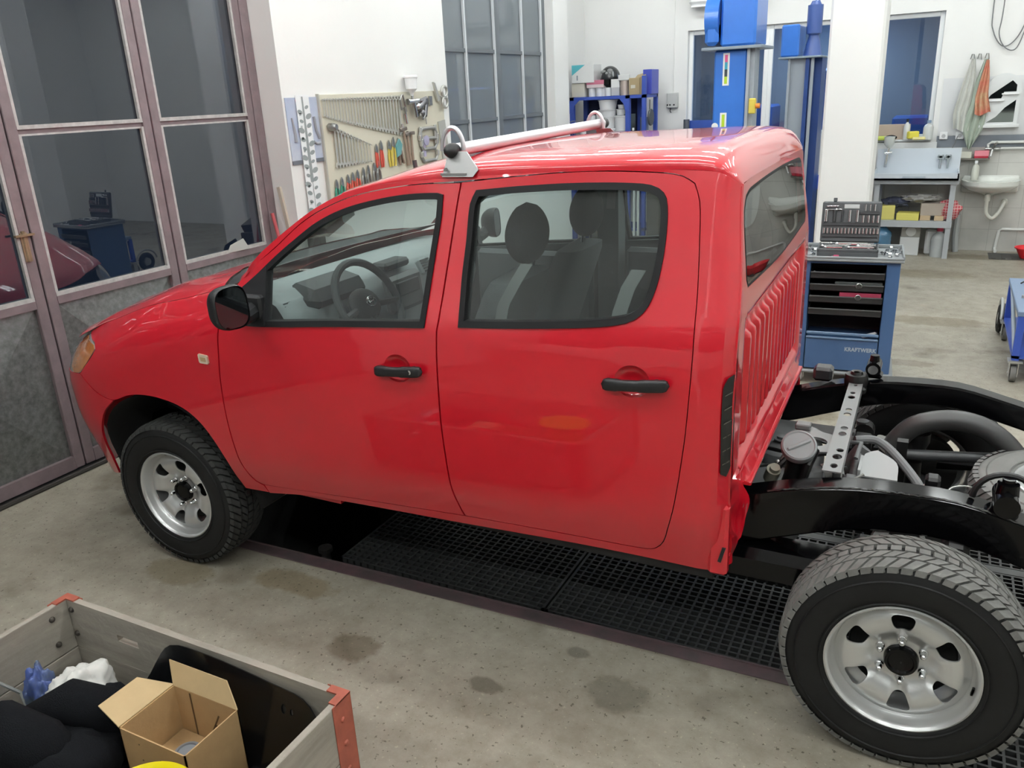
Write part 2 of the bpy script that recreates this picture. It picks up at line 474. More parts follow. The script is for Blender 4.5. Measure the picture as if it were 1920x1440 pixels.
f.box(PX0, PX1, PY1, 9.3, -.2, 0); f.box(PX0, 1.49, 1.44, PY1, -.2, 0); f.box(PX0, 3.22, YF, PY0, -.2, 0); f.box(3.22, PX1, YF, .12, -.2, 0)
struct(f.build('floor', CONC, smooth=0))
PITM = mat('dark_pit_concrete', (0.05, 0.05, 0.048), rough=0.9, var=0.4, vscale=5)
f = MB(); f.box(PX0 - .1, PX1 + .1, 0, PY1 + .1, -1.6, -1.5); f.box(PX0 - .1, PX0, 0, PY1, -1.5, -.2); f.box(PX1, PX1 + .1, 0, PY1, -1.5, -.2)
f.box(PX0 - .1, PX1 + .1, PY1, PY1 + .1, -1.5, -.2); f.box(PX0 - .1, PX1 + .1, 0, .12, -1.5, -.2); f.box(PX0 - .1, 3.2, .12, PY0 - .005, -1.5, -.2)
struct(f.build('wall_pit', PITM, smooth=0))
EDGE = mat('purple_primer_steel', (0.17, 0.105, 0.115), rough=0.45, var=0.45, vscale=9, col2=(0.10, .085, .085))
f = MB()
f.prism([(PX0 - .04, .226), (3.22, .302), (3.22, .362), (PX0 - .04, .288)], -.05, .004, 'z')
f.prism([(PX0 - .04, .288), (3.22, .362), (3.22, .368), (PX0 - .04, .294)], -.06, .010, 'z')
struct(f.build('trim_1', EDGE, smooth=0))
# galleries of the pit cover: moulded gratings
GRATE = mat('dark_grating', (0.040, 0.042, 0.042), rough=0.5, var=0.3, vscale=6)
def grating(x0, x1, y0, y1, label, nx=None):
    mb = MB(); t = .0045
    mb.box(x0, x1, y0, y0 + .009, -.03, 0); mb.box(x0, x1, y1 - .009, y1, -.03, 0)
    mb.box(x0, x0 + .012, y0, y1, -.03, 0); mb.box(x1 - .012, x1, y0, y1, -.03, 0)
    n = max(2, round((x1 - x0) / .0405)); m_ = max(2, round((y1 - y0) / .0335))
    for i in range(1, n):
        x = x0 + (x1 - x0) * i / n; mb.box(x - t, x + t, y0, y1, -.026, -.001)
    for j in range(1, m_):
        y = y0 + (y1 - y0) * j / m_; mb.box(x0, x1, y - t, y + t, -.03, -.0005)
    o = mb.build('floor_grating', GRATE, loc=(x0, y0, -.03), smooth=0)
    return single(o, label, 'grating', 'gratings over the inspection pit')
gy0 = .365
grating(.66, 1.735, gy0, 1.38, 'dark pit grating under the front door, bordering the open end of the pit')
grating(1.745, 2.82, gy0, 1.38, 'dark pit grating under the rear door, between front door grating and rear wheel')
grating(2.83, 3.24, gy0, 1.38, 'narrow dark grating beneath the chassis, just ahead of the rear tyre')
grating(3.25, 4.55, .13, 1.38, 'dark grating the near rear tyre stands on, showing at its lower edge')
grating(2.6, 4.55, 1.44, 1.95, 'dark grating beyond the steel beam, seen between chassis rail and tyre tread')
grating(1.5, 2.59, 1.44, 1.95, 'dark grating under the cab floor on the far side of the pit beam')
f = MB(); f.box(PX0, PX1, 1.385, 1.435, -.12, 0); f.box(3.235, 3.248, .12, 1.385, -.12, -.031); f.box(1.736, 1.744, .32, 1.385, -.12, -.03)
f.box(2.821, 2.829, .32, 1.385, -.12, -.031)
struct(f.build('trim_2', mat('pit_beam_steel', (0.05, .052, .052), rough=.5), smooth=0))
jk = thing('bottle_jack', 'small dark jack standing in the open end of the pit by its edge', 'jack', (.52, .42, -1.5))
f = MB(); f.cyl((.52, .42, -1.5), (.52, .42, -.16), .05); f.build('column', DARKIN, jk)
f = MB(); f.cyl((.52, .42, -.16), (.52, .42, -.02), .022); f.lathe([(0, .0), (.035, .0), (.035, .02), (0, .02)], (.52, .42, -.03), n=14); f.build('head', STEEL, jk)

# ---- outer walls
f = MB(); f.box(-1.7, XR + .1, YF - .1, YF, 0, ZC); struct(f.build('wall_front', WALLM, smooth=0))
nw = bpy.data.objects.new('window_5', None); COL.objects.link(nw); nw.location = (3, YF, 1); nw['kind'] = 'structure'
f = MB()
for i in range(8): f.box(-1.3 + i * 1.3 - .04, -1.3 + i * 1.3 + .04, YF + .001, YF + .06, 1.0, 3.9)
for z in (1.0, 2.4, 3.86): f.box(-1.34, 7.84, YF + .001, YF + .05, z, z + .06)
f.build('window_frame', mat('dark_frame_steel', (.10, .10, .11), rough=.5), nw)
f = MB(); f.box(-1.3, 7.8, YF + .02, YF + .03, 1.0, 3.9); f.build('pane', mat('black_night_glazing', (.006, .008, .011), rough=.08), nw, smooth=0)
f = MB(); f.box(XR, XR + .1, YF, 9.3, 0, ZC); struct(f.build('wall_right', WALLM, smooth=0))
f = MB(); f.box(-1.8, XR + .1, YF - .1, 9.4, ZC, ZC + .1); struct(f.build('ceiling', mat('white_ceiling_paint', (.78, .78, .77), rough=.8), smooth=0))
# wall of the doors (x = -1.26 inner face)
f = MB()
f.box(-1.56, -1.26, 2.52, 4.82, 0, ZC)                      # white pier with the tool board
f.box(-1.56, -1.26, 7.32, 7.75, 0, ZC)                      # pier after the steel window
f.box(-1.56, -1.26, 4.82, 7.32, 0, 1.0)                     # under the steel window
f.box(-1.56, -1.26, 4.82, 7.32, 3.6, ZC)
f.box(-1.56, -1.26, -3.5, 2.52, 3.6, ZC); f.box(-1.56, -1.26, YF, -3.5, 0, ZC)
f.box(-1.70, -1.60, 7.75, 9.3, 0, ZC); f.box(-1.62, -1.54, 7.3, 7.76, 0, ZC)
struct(f.build('wall_left', WALLM, smooth=0))
# back wall with the long recess of the office window
f = MB()
f.box(-1.6, -.15, YB, YB + .25, 0, ZC); f.box(2.86, XR, YB, YB + .25, 0, ZC)
f.box(-.15, .86, YB, YB + .25, 0, 1.32); f.box(.86, 2.86, YB, YB + .25, 0, 1.32); f.box(-.15, 2.86, YB, YB + .25, 2.74, ZC)
struct(f.build('wall_back', WALLM, smooth=0))
GREYW = mat('grey_oil_paint', (0.62, 0.63, 0.64), rough=0.35)
f = MB(); f.box(2.92, 5.2, YB - .004, YB, 1.36, 2.0); struct(f.build('trim_3', mat('pale_wall_tiles_upper', (.70, .71, .72), rough=.3), smooth=0))
TILE = tilemat('pale_wall_tiles', (0.60, 0.60, 0.565), (0.44, .44, .41), .30, .26, 'XZ', .3, .35)
f = MB(); f.box(1.5, 5.2, YB - .012, YB - .001, 0, 1.22); struct(f.build('trim_4', TILE, smooth=0))
f = MB(); f.box(2.92, 5.2, YB - .013, YB - .002, 1.22, 1.355); struct(f.build('trim_5', mat('slate_border_tiles', (.21, .235, .27), rough=.3, var=.2, vscale=4), smooth=0))
# column in the hall
CX0, CX1, CY0, CY1 = 2.03, 2.47, 5.75, 6.17
f = MB(); f.box(CX0, CX1, CY0, CY1, 0, ZC, bev=.02); struct(f.build('wall_column', WALLM, smooth=0))
f = MB(); f.box(2.2, 2.65, -4.4, -3.95, 0, ZC, bev=.02); f.box(6.2, 6.65, 5.75, 6.2, 0, ZC, bev=.02); f.box(6.2, 6.65, -.4, .05, 0, ZC, bev=.02)
struct(f.build('wall_columns', WALLM, smooth=0))

# ---- steel doors in the opening y -3.4 .. 2.5 at x = -1.5
DPUR = mat('mauve_steel_paint', (0.215, 0.165, 0.175), rough=0.45, var=0.25, vscale=10)
BEAD = mat('chalky_glazing_bead', (0.50, 0.49, 0.48), rough=0.6, var=0.3, vscale=25)
GALV = mat('galvanised_sheet', (0.26, 0.275, 0.27), rough=0.42, metal=0.55, var=0.5, vscale=26, bump=.12, bscale=30)
DGLASS = glass('night_glass', (0.55, 0.6, 0.68), 2.1)
X = -1.5
def leaf(n, y0, y1, ztop=3.58, handle=None):
    d = bpy.data.objects.new('door_%d' % n, None); COL.objects.link(d); d.location = (X, (y0 + y1) / 2, 0); d['kind'] = 'structure'
    s = .062
    f = MB(); f.box(X - .03, X + .03, y0, y0 + s, .03, ztop, bev=.004); f.box(X - .03, X + .03, y1 - s, y1, .03, ztop, bev=.004)
    f.box(X - .03, X + .03, y0 + s, y1 - s, .03, .11); f.box(X - .03, X + .03, y0 + s, y1 - s, 1.03, 1.075); f.box(X - .03, X + .03, y0 + s, y1 - s, ztop - .06, ztop)
    f.box(X - .025, X + .015, y0 + s, y1 - s, 1.975, 2.0); f.box(X - .025, X + .015, y0 + s, y1 - s, 2.86, 2.885)
    f.build('door_frame', DPUR, d)
    f = MB(); b = .016
    for a, c in ((1.075, 1.975), (2.0, 2.86), (2.885, ztop - .06)):
        f.box(X + .004, X + .026, y0 + s, y0 + s + b, a, c); f.box(X + .004, X + .026, y1 - s - b, y1 - s, a, c)
        f.box(X + .004, X + .028, y0 + s, y1 - s, a, a + .022); f.box(X + .004, X + .022, y0 + s, y1 - s, c - .010, c + .0)
    f.build('glazing_bead', BEAD, d)
    f = MB(); ym = (y0 + y1) / 2; a, c, zz = y0 + s, y1 - s, (.11, 1.03)
    ctr = (X + .055, ym, .57)
    q = [(X + .002, a, zz[0]), (X + .002, c, zz[0]), (X + .002, c, zz[1]), (X + .002, a, zz[1]), ctr]
    f._add(q, [(0, 1, 4), (1, 2, 4), (2, 3, 4), (3, 0, 4)])
    f.build('sheet_panel', GALV, d, smooth=0)
    f = MB(); f.box(X - .002, X + .002, a, c, 1.075, 1.975); f.box(X - .002, X + .002, a, c, 2.0, 2.86); f.box(X - .002, X + .002, a, c, 2.885, ztop - .06)
    f.build('pane', DGLASS, d, smooth=0)
    if handle:
        f = MB(); f.cyl((X + .03, handle, 1.30), (X + .03, handle, 1.47), .012, n=10); f.box(X + .028, X + .05, handle - .055, handle + .055, 1.440, 1.452); f.box(X + .026, X + .034, handle - .02, handle + .02, 1.30, 1.46)
        f.build('bolt', mat('rusty_brass', (.33, .24, .15), rough=.5, metal=.6, var=.4), d)
    return d
leaf(1, -2.4, -1.43); leaf(2, -1.42, -.43); leaf(3, -.42, .575, handle=.535); leaf(4, .585, 1.53); leaf(5, 1.54, 2.44)
f = MB(); f.box(X - .04, X + .04, 2.44, 2.52, 0, 3.6, bev=.005); f.box(X - .04, X + .04, -2.5, -2.4, 0, 3.6); f.box(X - .05, X + .05, -3.5, 2.52, 3.58, 3.62)
f.box(X - .02, X + .0, -3.4, -2.5, 0, 3.6)
struct(f.build('trim_6', DPUR))
f = MB(); f.box(X - .06, X + .055, -3.5, 2.52, 0, .018); f.tube([(X + .06, -3.4, .012), (X + .06, 2.5, .012)], .014, 8)
struct(f.build('trim_7', mat('dark_floor_track', (.06, .055, .05), rough=.4, metal=.5)))
# ---- steel grille window y 4.82 .. 7.32 at x = -1.4
GX = -1.40
SLATE = mat('slate_steel_paint', (0.13, 0.145, 0.16), rough=0.4)
wn = bpy.data.objects.new('window_1', None); COL.objects.link(wn); wn.location = (GX, 6.07, 1.0); wn['kind'] = 'structure'
f = MB()
for y, w in ((4.86, .05), (6.10, .05), (7.29, .05)): f.box(GX - .03, GX + .03, y - w, y + w, 1.0, 3.6)
for y in (5.45, 6.74): f.box(GX - .02, GX + .02, y - .02, y + .02, 1.0, 3.6)
for z in (1.02, 1.82, 2.5, 3.2): f.box(GX - .022, GX + .022, 4.82, 7.32, z - .018, z + .018)
f.build('window_frame', SLATE, wn)
f = MB()
for y in (4.925, 5.42, 6.045, 6.71, 7.225): f.box(GX + .005, GX + .03, y - .011, y + .011, 1.04, 3.58)
f.build('glazing_bead', mat('light_glazing_bead', (.62, .65, .68), rough=.4), wn)
f = MB(); f.box(GX - .003, GX + .001, 4.86, 7.29, 1.02, 3.58)
f.build('pane', glass('hazy_glass', (.45, .5, .55), 1.7, .30, (.50, .55, .58)), wn, smooth=0)
# ---- office window in the back wall
PVC = mat('white_window_frame', (.82, .84, .85), rough=.35)
def backwin(n, x0, x1, z0=1.32, z1=2.74):
    w = bpy.data.objects.new('window_%d' % n, None); COL.objects.link(w); w.location = ((x0 + x1) / 2, YB + .1, z0); w['kind'] = 'structure'
    f = MB(); t = .055; y0, y1 = YB + .07, YB + .13
    f.box(x0, x0 + t, y0, y1, z0, z1, bev=.006); f.box(x1 - t, x1, y0, y1, z0, z1, bev=.006); f.box(x0 + t, x1 - t, y0, y1, z0, z0 + t, bev=.006); f.box(x0 + t, x1 - t, y0, y1, z1 - t, z1, bev=.006)
    f.build('window_frame', PVC, w)
    f = MB(); f.box(x0 + t, x1 - t, YB + .10, YB + .106, z0 + t, z1 - t)
    f.build('pane', glass('office_glass', (.72, .78, .85), 1.55), w, smooth=0)
backwin(2, -.15, .88); backwin(3, .88, 1.98); backwin(4, 1.98, 2.86)
f = MB(); f.box(-.15, 2.86, YB - .04, YB + .07, 1.30, 1.322); struct(f.build('trim_8', PVC))
# dim office behind the glass
OFF = mat('office_wall_dark', (.20, .24, .29), rough=.8)
area('office_fill_light', (1.4, 10.4, 2.95), 1.2, .3, 60, (.75, .88, 1.0))  # unseen fill light, added to brighten the room behind the office panes
f = MB(); f.box(-.6, 3.4, 11.6, 11.7, 0, 3); f.box(-.7, -.6, 9.4, 11.7, 0, 3); f.box(3.4, 3.5, 9.4, 11.7, 0, 3); f.box(-.7, 3.5, 9.4, 11.7, 3, 3.1); f.box(-.7, 3.5, 9.4, 11.7, -.1, 0)
struct(f.build('wall_office', OFF, smooth=0))
BLUEC = mat('blue_machine_paint', (.035, .12, .42), rough=.4)
f = MB(); f.box(-.1, .75, 10.4, 11.1, 0, 1.75, bev=.03); f.box(1.0, 1.9, 10.2, 10.9, 0, 2.2, bev=.03)
single(f.build('storage_cabinet', BLUEC, loc=(.6, 10.6, 0)), 'blue cabinet standing inside the office behind the glass', 'cabinet')
f = MB(); f.box(2.35, 2.80, 10.2, 10.6, 0, 1.55, bev=.03)
single(f.build('drum', BLUEC, loc=(2.5, 10.4, 0)), 'blue container behind the narrow office window beside the white column', 'container')

# ---- ceiling lights: rows of twin tubes along the bays
LAMP = mat('lamp_housing', (.8, .8, .8), rough=.5)
TUBE = mat('lit_fluorescent_tube', (1, 1, 1), emit=((0.955, 1.0, 0.985), TUBE_STRENGTH))
first = None
LY = [-3.6, -1.3, .7, 2.6, 4.8, 7.1]
k = 0
for y in LY:
    for x in ((-.2, 1.9, 4.0, 6.6)):
        if first is None:
            t = thing('ceiling_light', 'twin tube fluorescent fitting under the ceiling of the hall', 'light', (x, y, 4.15), 0, 'fluorescent ceiling lights')
            f = MB(); f.box(-.66, .66, -.07, .07, .05, .10); f.tube([(-.5, 0, .1), (-.5, 0, .55)], .006, 6); f.tube([(.5, 0, .1), (.5, 0, .55)], .006, 6); f.build('housing', LAMP, t, world=False)
            for s_ in (-1, 1):
                f = MB(); f.cyl((-.62, s_ * .04, .025), (.62, s_ * .04, .025), .016, n=10); f.build('tube', TUBE, t, world=False)
            first = t
        else: dup(first, (x, y, 4.15))
# ============================================================ THE RED PICKUP
def interp(t, xs, ys):
    if t <= xs[0]: return ys[0] + (t - xs[0]) * (ys[1] - ys[0]) / (xs[1] - xs[0])
    if t >= xs[-1]: return ys[-1] + (t - xs[-1]) * (ys[-1] - ys[-2]) / (xs[-1] - xs[-2])
    n = len(xs)
    for i in range(n - 1):
        if t <= xs[i + 1]: break
    def m(j):
        if j == 0: return (ys[1] - ys[0]) / (xs[1] - xs[0])
        if j == n - 1: return (ys[-1] - ys[-2]) / (xs[-1] - xs[-2])
        a = (ys[j] - ys[j-1]) / (xs[j] - xs[j-1]); b = (ys[j+1] - ys[j]) / (xs[j+1] - xs[j])
        w1 = xs[j+1] - xs[j]; w0 = xs[j] - xs[j-1]
        return (a * w1 + b * w0) / (w0 + w1)
    h = xs[i+1] - xs[i]; u = (t - xs[i]) / h
    return (2*u**3 - 3*u*u + 1) * ys[i] + (u**3 - 2*u*u + u) * h * m(i) + (-2*u**3 + 3*u*u) * ys[i+1] + (u**3 - u*u) * h * m(i+1)
def sstep(a, b, t):
    t = max(0, min(1, (t - a) / (b - a))); return t * t * (3 - 2 * t)
GZ = [.30,.48,.56,.64,.70,.80,.95,1.10,1.20,1.27,1.31,1.36,1.45,1.60,1.72,1.80,1.86]
GI = [.11,.062,.036,.014,.006,.000,-.004,-.001,.006,.018,.032,.052,.082,.128,.165,.200,.25]
TX = [-.85,-.755,-.645,-.5,-.375,-.26,-.03,.2,.393,.6]
TZ = [.96,1.024,1.075,1.133,1.183,1.22,1.295,1.345,1.39,1.43]
def ztop(x): return interp(x, TX, TZ)
NX = [-.86,-.82,-.77,-.7,-.6,-.5,-.4,-.3,0,.1]
NY = [.42,.28,.188,.115,.058,.028,.012,.004,0,0]
def nose(x): return interp(x, NX, NY) if x < 0 else 0
def g(x, z):
    zz = z - .055 * (x - .6)
    v = interp(zz, GZ, GI)
    v -= .0055 * math.exp(-((zz - 1.742) / .016) ** 2) + .006 * math.exp(-((zz - 1.243) / .020) ** 2) * sstep(.5, .9, x) * (1 - sstep(2.2, 2.5, x))
    if x < .75:
        zt = ztop(x); t = (z - (zt - .24)) / .24; e = 0
        if t > 0: e = .30 * (1 - math.sqrt(max(0, 1 - min(t, .995)**2)))
        w = 1 - sstep(.30, .72, x)
        v = v * (1 - w) + (e + interp(min(z, 1.0), GZ, GI)) * w
    v += nose(x)
    if x > 2.45:
        d = (x - 2.45) / .10; v += .075 * (1 - math.sqrt(max(0, 1 - min(d, 1)**2)))
    return v
MID = .88
def skew(x, y): return .034 * max(0, y - .1) / 1.6 * sstep(2.2, 2.55, x)
def bl(x, z): return x - .035 * sstep(1.38, 1.80, z) * sstep(2.44, 2.55, x)
def sf(off=0.0): return lambda x, z, t: (bl(x, z), g(x, z) + off + t, z)

truck = thing('pickup_truck', 'bright red double cab pickup truck without its bed, bare black chassis behind the cab', 'truck', (1.3, MID, 0))
GAP = .0032
gapB = [(1.572,.60),(1.553,.70),(1.545,.83),(1.540,.95),(1.540,1.1),(1.541,1.246),(1.547,1.33),(1.555,1.451),(1.567,1.587),(1.580,1.72),(1.588,1.784)]
fd_top = [(.569,1.403),(.762,1.536),(.913,1.647),(1.08,1.72),(1.226,1.754),(1.405,1.777)]
fd_fr = [(.53,1.31),(.503,1.214),(.49,1.12),(.478,1.03),(.472,.92),(.472,.8),(.480,.70),(.488,.62),(.505,.565),(.53,.528)]
FD = [(.571,.515),(1.118,.548),(1.578,.572)] + gapB + fd_top[::-1] + fd_fr
rd_edge = [(2.281,.589),(2.318,.602),(2.348,.64),(2.365,.696),(2.385,.774),(2.40,.86),(2.412,.95),(2.423,1.047),(2.430,1.15),(2.435,1.25),(2.437,1.331),(2.432,1.478),(2.423,1.608),(2.410,1.735),(2.39,1.785),(2.35,1.806),(2.273,1.816),(2.045,1.82),(1.829,1.807)]
RD = [(1.580,.573),(1.968,.583)] + rd_edge + [(1.590,1.786)] + gapB[::-1]
FW = [(.608,1.381),(.698,1.442),(.786,1.511),(.88,1.577),(.981,1.640),(1.108,1.690),(1.261,1.724),(1.381,1.740),(1.496,1.745),(1.518,1.740),(1.518,1.676),(1.507,1.562),(1.497,1.448),(1.490,1.312),(1.10,1.284),(.731,1.253),(.636,1.250)]
RW = [(1.634,1.325),(1.628,1.476),(1.633,1.60),(1.636,1.715),(1.654,1.756),(1.834,1.771),(2.05,1.781),(2.229,1.779),(2.279,1.767),(2.305,1.74),(2.315,1.648),(2.309,1.537),(2.293,1.46),(2.269,1.415),(2.224,1.386),(2.098,1.363),(1.827,1.338)]
RLINE = [(.56,1.415),(.75,1.557),(.91,1.662),(1.015,1.715),(1.1,1.745),(1.22,1.770),(1.4,1.787),(1.54,1.797),(1.8,1.811),(2.1,1.82),(2.3,1.822),(2.44,1.817),(2.51,1.800),(2.55,1.775)]
CAB = [(.58,.472),(.823,.506),(1.12,.520),(1.492,.530),(2.026,.548),(2.261,.550),(2.48,.546),(2.55,.545)] + RLINE[::-1] + fd_top + [(1.589,1.788)] + rd_edge[::-1] + [(1.968,.583),(1.578,.572),(1.118,.548),(.571,.515)]
ARCH = [(.437,.465),(.413,.545),(.396,.63),(.353,.721),(.292,.793),(.214,.840),(.105,.866),(-.012,.871),(-.12,.857),(-.239,.818)]
ARCH2 = [(-.239,.818),(-.335,.746),(-.405,.651),(-.458,.546),(-.482,.46),(-.497,.385)]
SEAM = [(-.325,.829),(-.395,.864),(-.463,.919)]
LAMPB = [(-.463,.919),(-.352,1.011),(-.323,1.049),(-.345,1.072),(-.503,1.085)]
htop = [(x, ztop(x) - .044) for x in (-.60,-.5,-.375,-.26,-.03,.2,.40)]
FEN = [(.58,.472),(.565,.513)] + [(x - .0, z) for x, z in fd_fr[::-1]] + [(.545,1.37)] + htop[::-1] + LAMPB[::-1][:] + SEAM[::-1] + ARCH[::-1]
BUMP = [(-.463,.919),(-.395,.864),(-.325,.829)] + ARCH2 + [(-.505,.345),(-.62,.318),(-.77,.312),(-.80,.45),(-.80,.62),(-.79,.80),(-.77,.885)]
def handle_hole(cx, cz): return [(cx + .058 * math.cos(a), cz + .052 * math.sin(a)) for a in [2 * PI * i / 28 for i in range(28)]]
HF, HR = (1.372, 1.150), (2.250, 1.203)
for side, mir in (('near', None), ('far', MID)):
    def B(outl, m, name, parent=truck, holes=(), step=.045, thick=.012, off=0.0, gap=GAP, rs=.03, smooth=35):
        o = crom(outl, rs); 
        if gap: o = offset(o, gap)
        q = sheet(o, sf(off), thick, holes, step, mir)
        if mir is not None: q.v = [(p[0] - skew(p[0], 1.7), p[1], p[2]) for p in q.v]
        return q.build(name, m, parent, smooth=smooth)
    fwh = crom(FW, .03); rwh = crom(RW, .03)
    fdoor = B(FD, RED, 'front_door', holes=[fwh, handle_hole(*HF)])
    rdoor = B(RD, RED, 'rear_door', holes=[rwh, handle_hole(*HR)])
    B(CAB, RED, 'cab_side', gap=0.0, step=.035)
    B(FEN, RED, 'fender', gap=GAP)
    B(BUMP, RED, 'bumper_end', gap=.002)
    # dark liner behind the panel gaps, and inner trim of the doors
    INN = [(.50,.55),(.6,.52),(1.12,.56),(2.0,.585),(2.3,.60),(2.50,.60),(2.50,1.74)] + [(x, z - .02) for x, z in RLINE[::-1][3:-1]] + [(.60,1.40),(.55,1.30),(.51,1.1),(.50,.8)]
    B(INN, mat('door_trim_grey', (.10, .105, .11), rough=.7), 'door_liner', holes=[offset(fwh, .004), offset(rwh, .004)], off=.028, gap=0, thick=.03, step=.08, smooth=20)
    for par, hole, (cx, cz), nm in ((fdoor, fwh, HF, 'f'), (rdoor, rwh, HR, 'r')):
        sheet(offset(hole, -.004), sf(-.006), .034, [offset(hole, .017)], .04, mir).build('window_seal', RUB, par, smooth=50)
        gl = offset(hole, .012)
        sheet(gl, sf(.016), 0, (), .06, mir).build('window_glass', CARGLASS, par)
        if nm == 'f':
            sheet([(.606,1.383),(.698,1.445),(.740,1.475),(.762,1.256),(.731,1.250),(.634,1.247)], sf(-.008), .04, (), .05, mir).build('mirror_sail', BLKP, par)
        # belt moulding along the sill of the window
        # handle cup and pull
        mb = MB()
        def cup(u, v, cx=cx, cz=cz):
            x = cx + .058 * v * math.cos(2 * PI * u); z = cz + .052 * v * math.sin(2 * PI * u)
            y = g(x, z) + .022 * (1 - v ** 3) + .0015
            return (x, y if mir is None else 2 * MID - y, z)
        mb.grid(cup, 28, 8, closeu=True)
        if mir is None: mb.f = [f_[::-1] for f_ in mb.f]
        mb.build('handle_cup', RED, par)
        x0, x1 = (cx - .092, cx + .118) if nm == 'f' else (cx - .095, cx + .125)
        slope = .08
        mb = MB()
        def hd(u, v, x0=x0, x1=x1, cz=cz, cx=cx):
            x = x0 + (x1 - x0) * v; a = 2 * PI * u; e = min(v, 1 - v) * (x1 - x0)
            k = math.sqrt(max(0, 1 - max(0, 1 - e / .022) ** 2)); hz = .0175 * k * (1 if .25 < v < .6 else 1.12)
            oy = .010 * k
            s1 = math.copysign(abs(math.sin(a)) ** .6, math.sin(a)); c1 = math.copysign(abs(math.cos(a)) ** .6, math.cos(a))
            y = g(x, cz) - .018 - .010 * math.sin(PI * v) + oy * c1 * 1.3
            return (x, y if mir is None else 2 * MID - y, cz - .004 + slope * (x - cx) + hz * s1)
        mb.grid(hd, 16, 26, closeu=True)
        for xe in (x0 + .02, x1 - .045):
            mb.cyl((xe, g(xe, cz) + .003 if mir is None else 2 * MID - g(xe, cz) - .003, cz + slope * (xe - cx) - .004), (xe, g(xe, cz) - .022 if mir is None else 2 * MID - g(xe, cz) + .022, cz + slope * (xe - cx) - .004), .015)
        hn = mb.build('door_handle', BLKP, par)
        if nm == 'f':
            xl = x1 - .045; yl = g(xl, cz) - .034
            if mir is not None: yl = 2 * MID - yl
            d_ = -1 if mir is None else 1
            MB().cyl((xl, yl - d_ * .006, cz + .004), (xl, yl + d_ * .003, cz + .004), .0085, n=14).build('key_lock', CHROME, hn)
    # turn signal repeater
    if True:
        rp = [(.377,1.103),(.381,1.108),(.424,1.104),(.429,1.098),(.430,1.072),(.425,1.067),(.384,1.068),(.379,1.073)]
        sheet(rp, sf(-.008), .012, (), .02, mir).build('side_repeater', mat('repeater_lens', (.72, .60, .46), rough=.25, coat=.5), truck)
        sheet([(.390,1.096),(.418,1.094),(.420,1.078),(.392,1.078)], sf(-.0095), .004, (), .02, mir).build('repeater_lens_centre', mat('repeater_amber', (.50, .36, .20), rough=.3), truck)
    # headlight
    HL = [(-.463,.919),(-.352,1.011),(-.323,1.049),(-.345,1.070),(-.503,1.083),(-.60,1.035),(-.72,.985),(-.765,.93),(-.74,.90),(-.60,.895)]
    hl = sheet(offset(crom(HL, .03), .004), sf(.004), .03, (), .03, mir).build('headlight', mat('headlight_lens', (.36, .36, .35), rough=.12, coat=1), truck)
    HA = [(-.458,.925),(-.356,1.010),(-.330,1.048),(-.348,1.064),(-.50,1.075),(-.56,1.03),(-.575,.93),(-.54,.905)]
    sheet(offset(crom(HA, .03), .003), sf(.0015), .01, (), .03, mir).build('amber_indicator', mat('amber_lens', (.62, .20, .035), rough=.15, coat=1, var=.3, vscale=30), hl)
    # wheel housing
    mb = MB()
    def ar(u, v):
        a = PI * (-.05 + 1.1 * u); r = .455
        y = .045 + .40 * v
        x = -.02 + (r + .01) * math.cos(a); z = .40 + r * math.sin(a); y = g(x, z) + .03 + .40 * v
        return (x, y if mir is None else 2 * MID - y, z)
    mb.grid(ar, 24, 5)
    yy = .445 if mir is None else 2 * MID - .445
    mb.box(-.44, .42, yy - .01, yy + .01, .45, .84)
    mb.build('wheel_housing', mat('wheel_housing_black', (.015, .015, .016), rough=.8), truck)

# ---- roof shell
XC = [1.08, 1.2, 1.4, 1.55, 2.0, 2.31, 2.40]
ZC_ = [1.752, 1.785, 1.848, 1.872, 1.887, 1.892, 1.891]
def rl(x): 
    xs = [p[0] for p in RLINE]; zs = [p[1] for p in RLINE]; return interp(x, xs, zs)
def roofpt(u, v):
    # u along x, v across
    x0 = 1.08 + (2.55 - 1.08) * u if u < .8 else None
    if x0 is None:
        w = (u - .8) / .2; a = w * PI / 2
        xs_ = 1.08 + 1.47 * .8
        x0 = xs_ + (2.55 - xs_) * math.sin(a) 
    zR = rl(x0); yR = g(x0, zR)
    zc = interp(x0, XC, ZC_) if x0 < 2.40 else 1.892
    if x0 > 2.37:
        d = (x0 - 2.37) / .18; zc -= .112 * (1 - math.sqrt(max(0, 1 - min(1, d) ** 2)))
    H = max(.004, zc - zR); Wd = MID - yR
    a = PI * v; cx_ = math.cos(a); sx_ = math.sin(a)
    Y = MID - Wd * math.copysign(abs(cx_) ** .62, cx_); Z = zR + H * abs(sx_) ** .62
    t = 1 - abs(Y - MID) / Wd
    sh = .12 * (1 - (1 - t) ** 2) * max(0, 1 - (x0 - 1.08) / .6) ** 1.5
    return (bl(x0, Z) - sh - skew(x0, Y), Y, Z)
mb = MB(); mb.grid(roofpt, 44, 61); mb.f = [f_[::-1] for f_ in mb.f]
mb.build('roof', RED, truck, smooth=60)
# inside of the roof
mb = MB(); mb.grid(lambda u, v: (1.02 + 1.44 * u, .24 + 1.28 * v, interp(1.08 + 1.40 * u, XC, ZC_) - .05 - .035 * abs(2 * v - 1) ** 4), 14, 12); mb.build('headliner', mat('headliner_grey', (.5, .51, .51), rough=.9), truck)
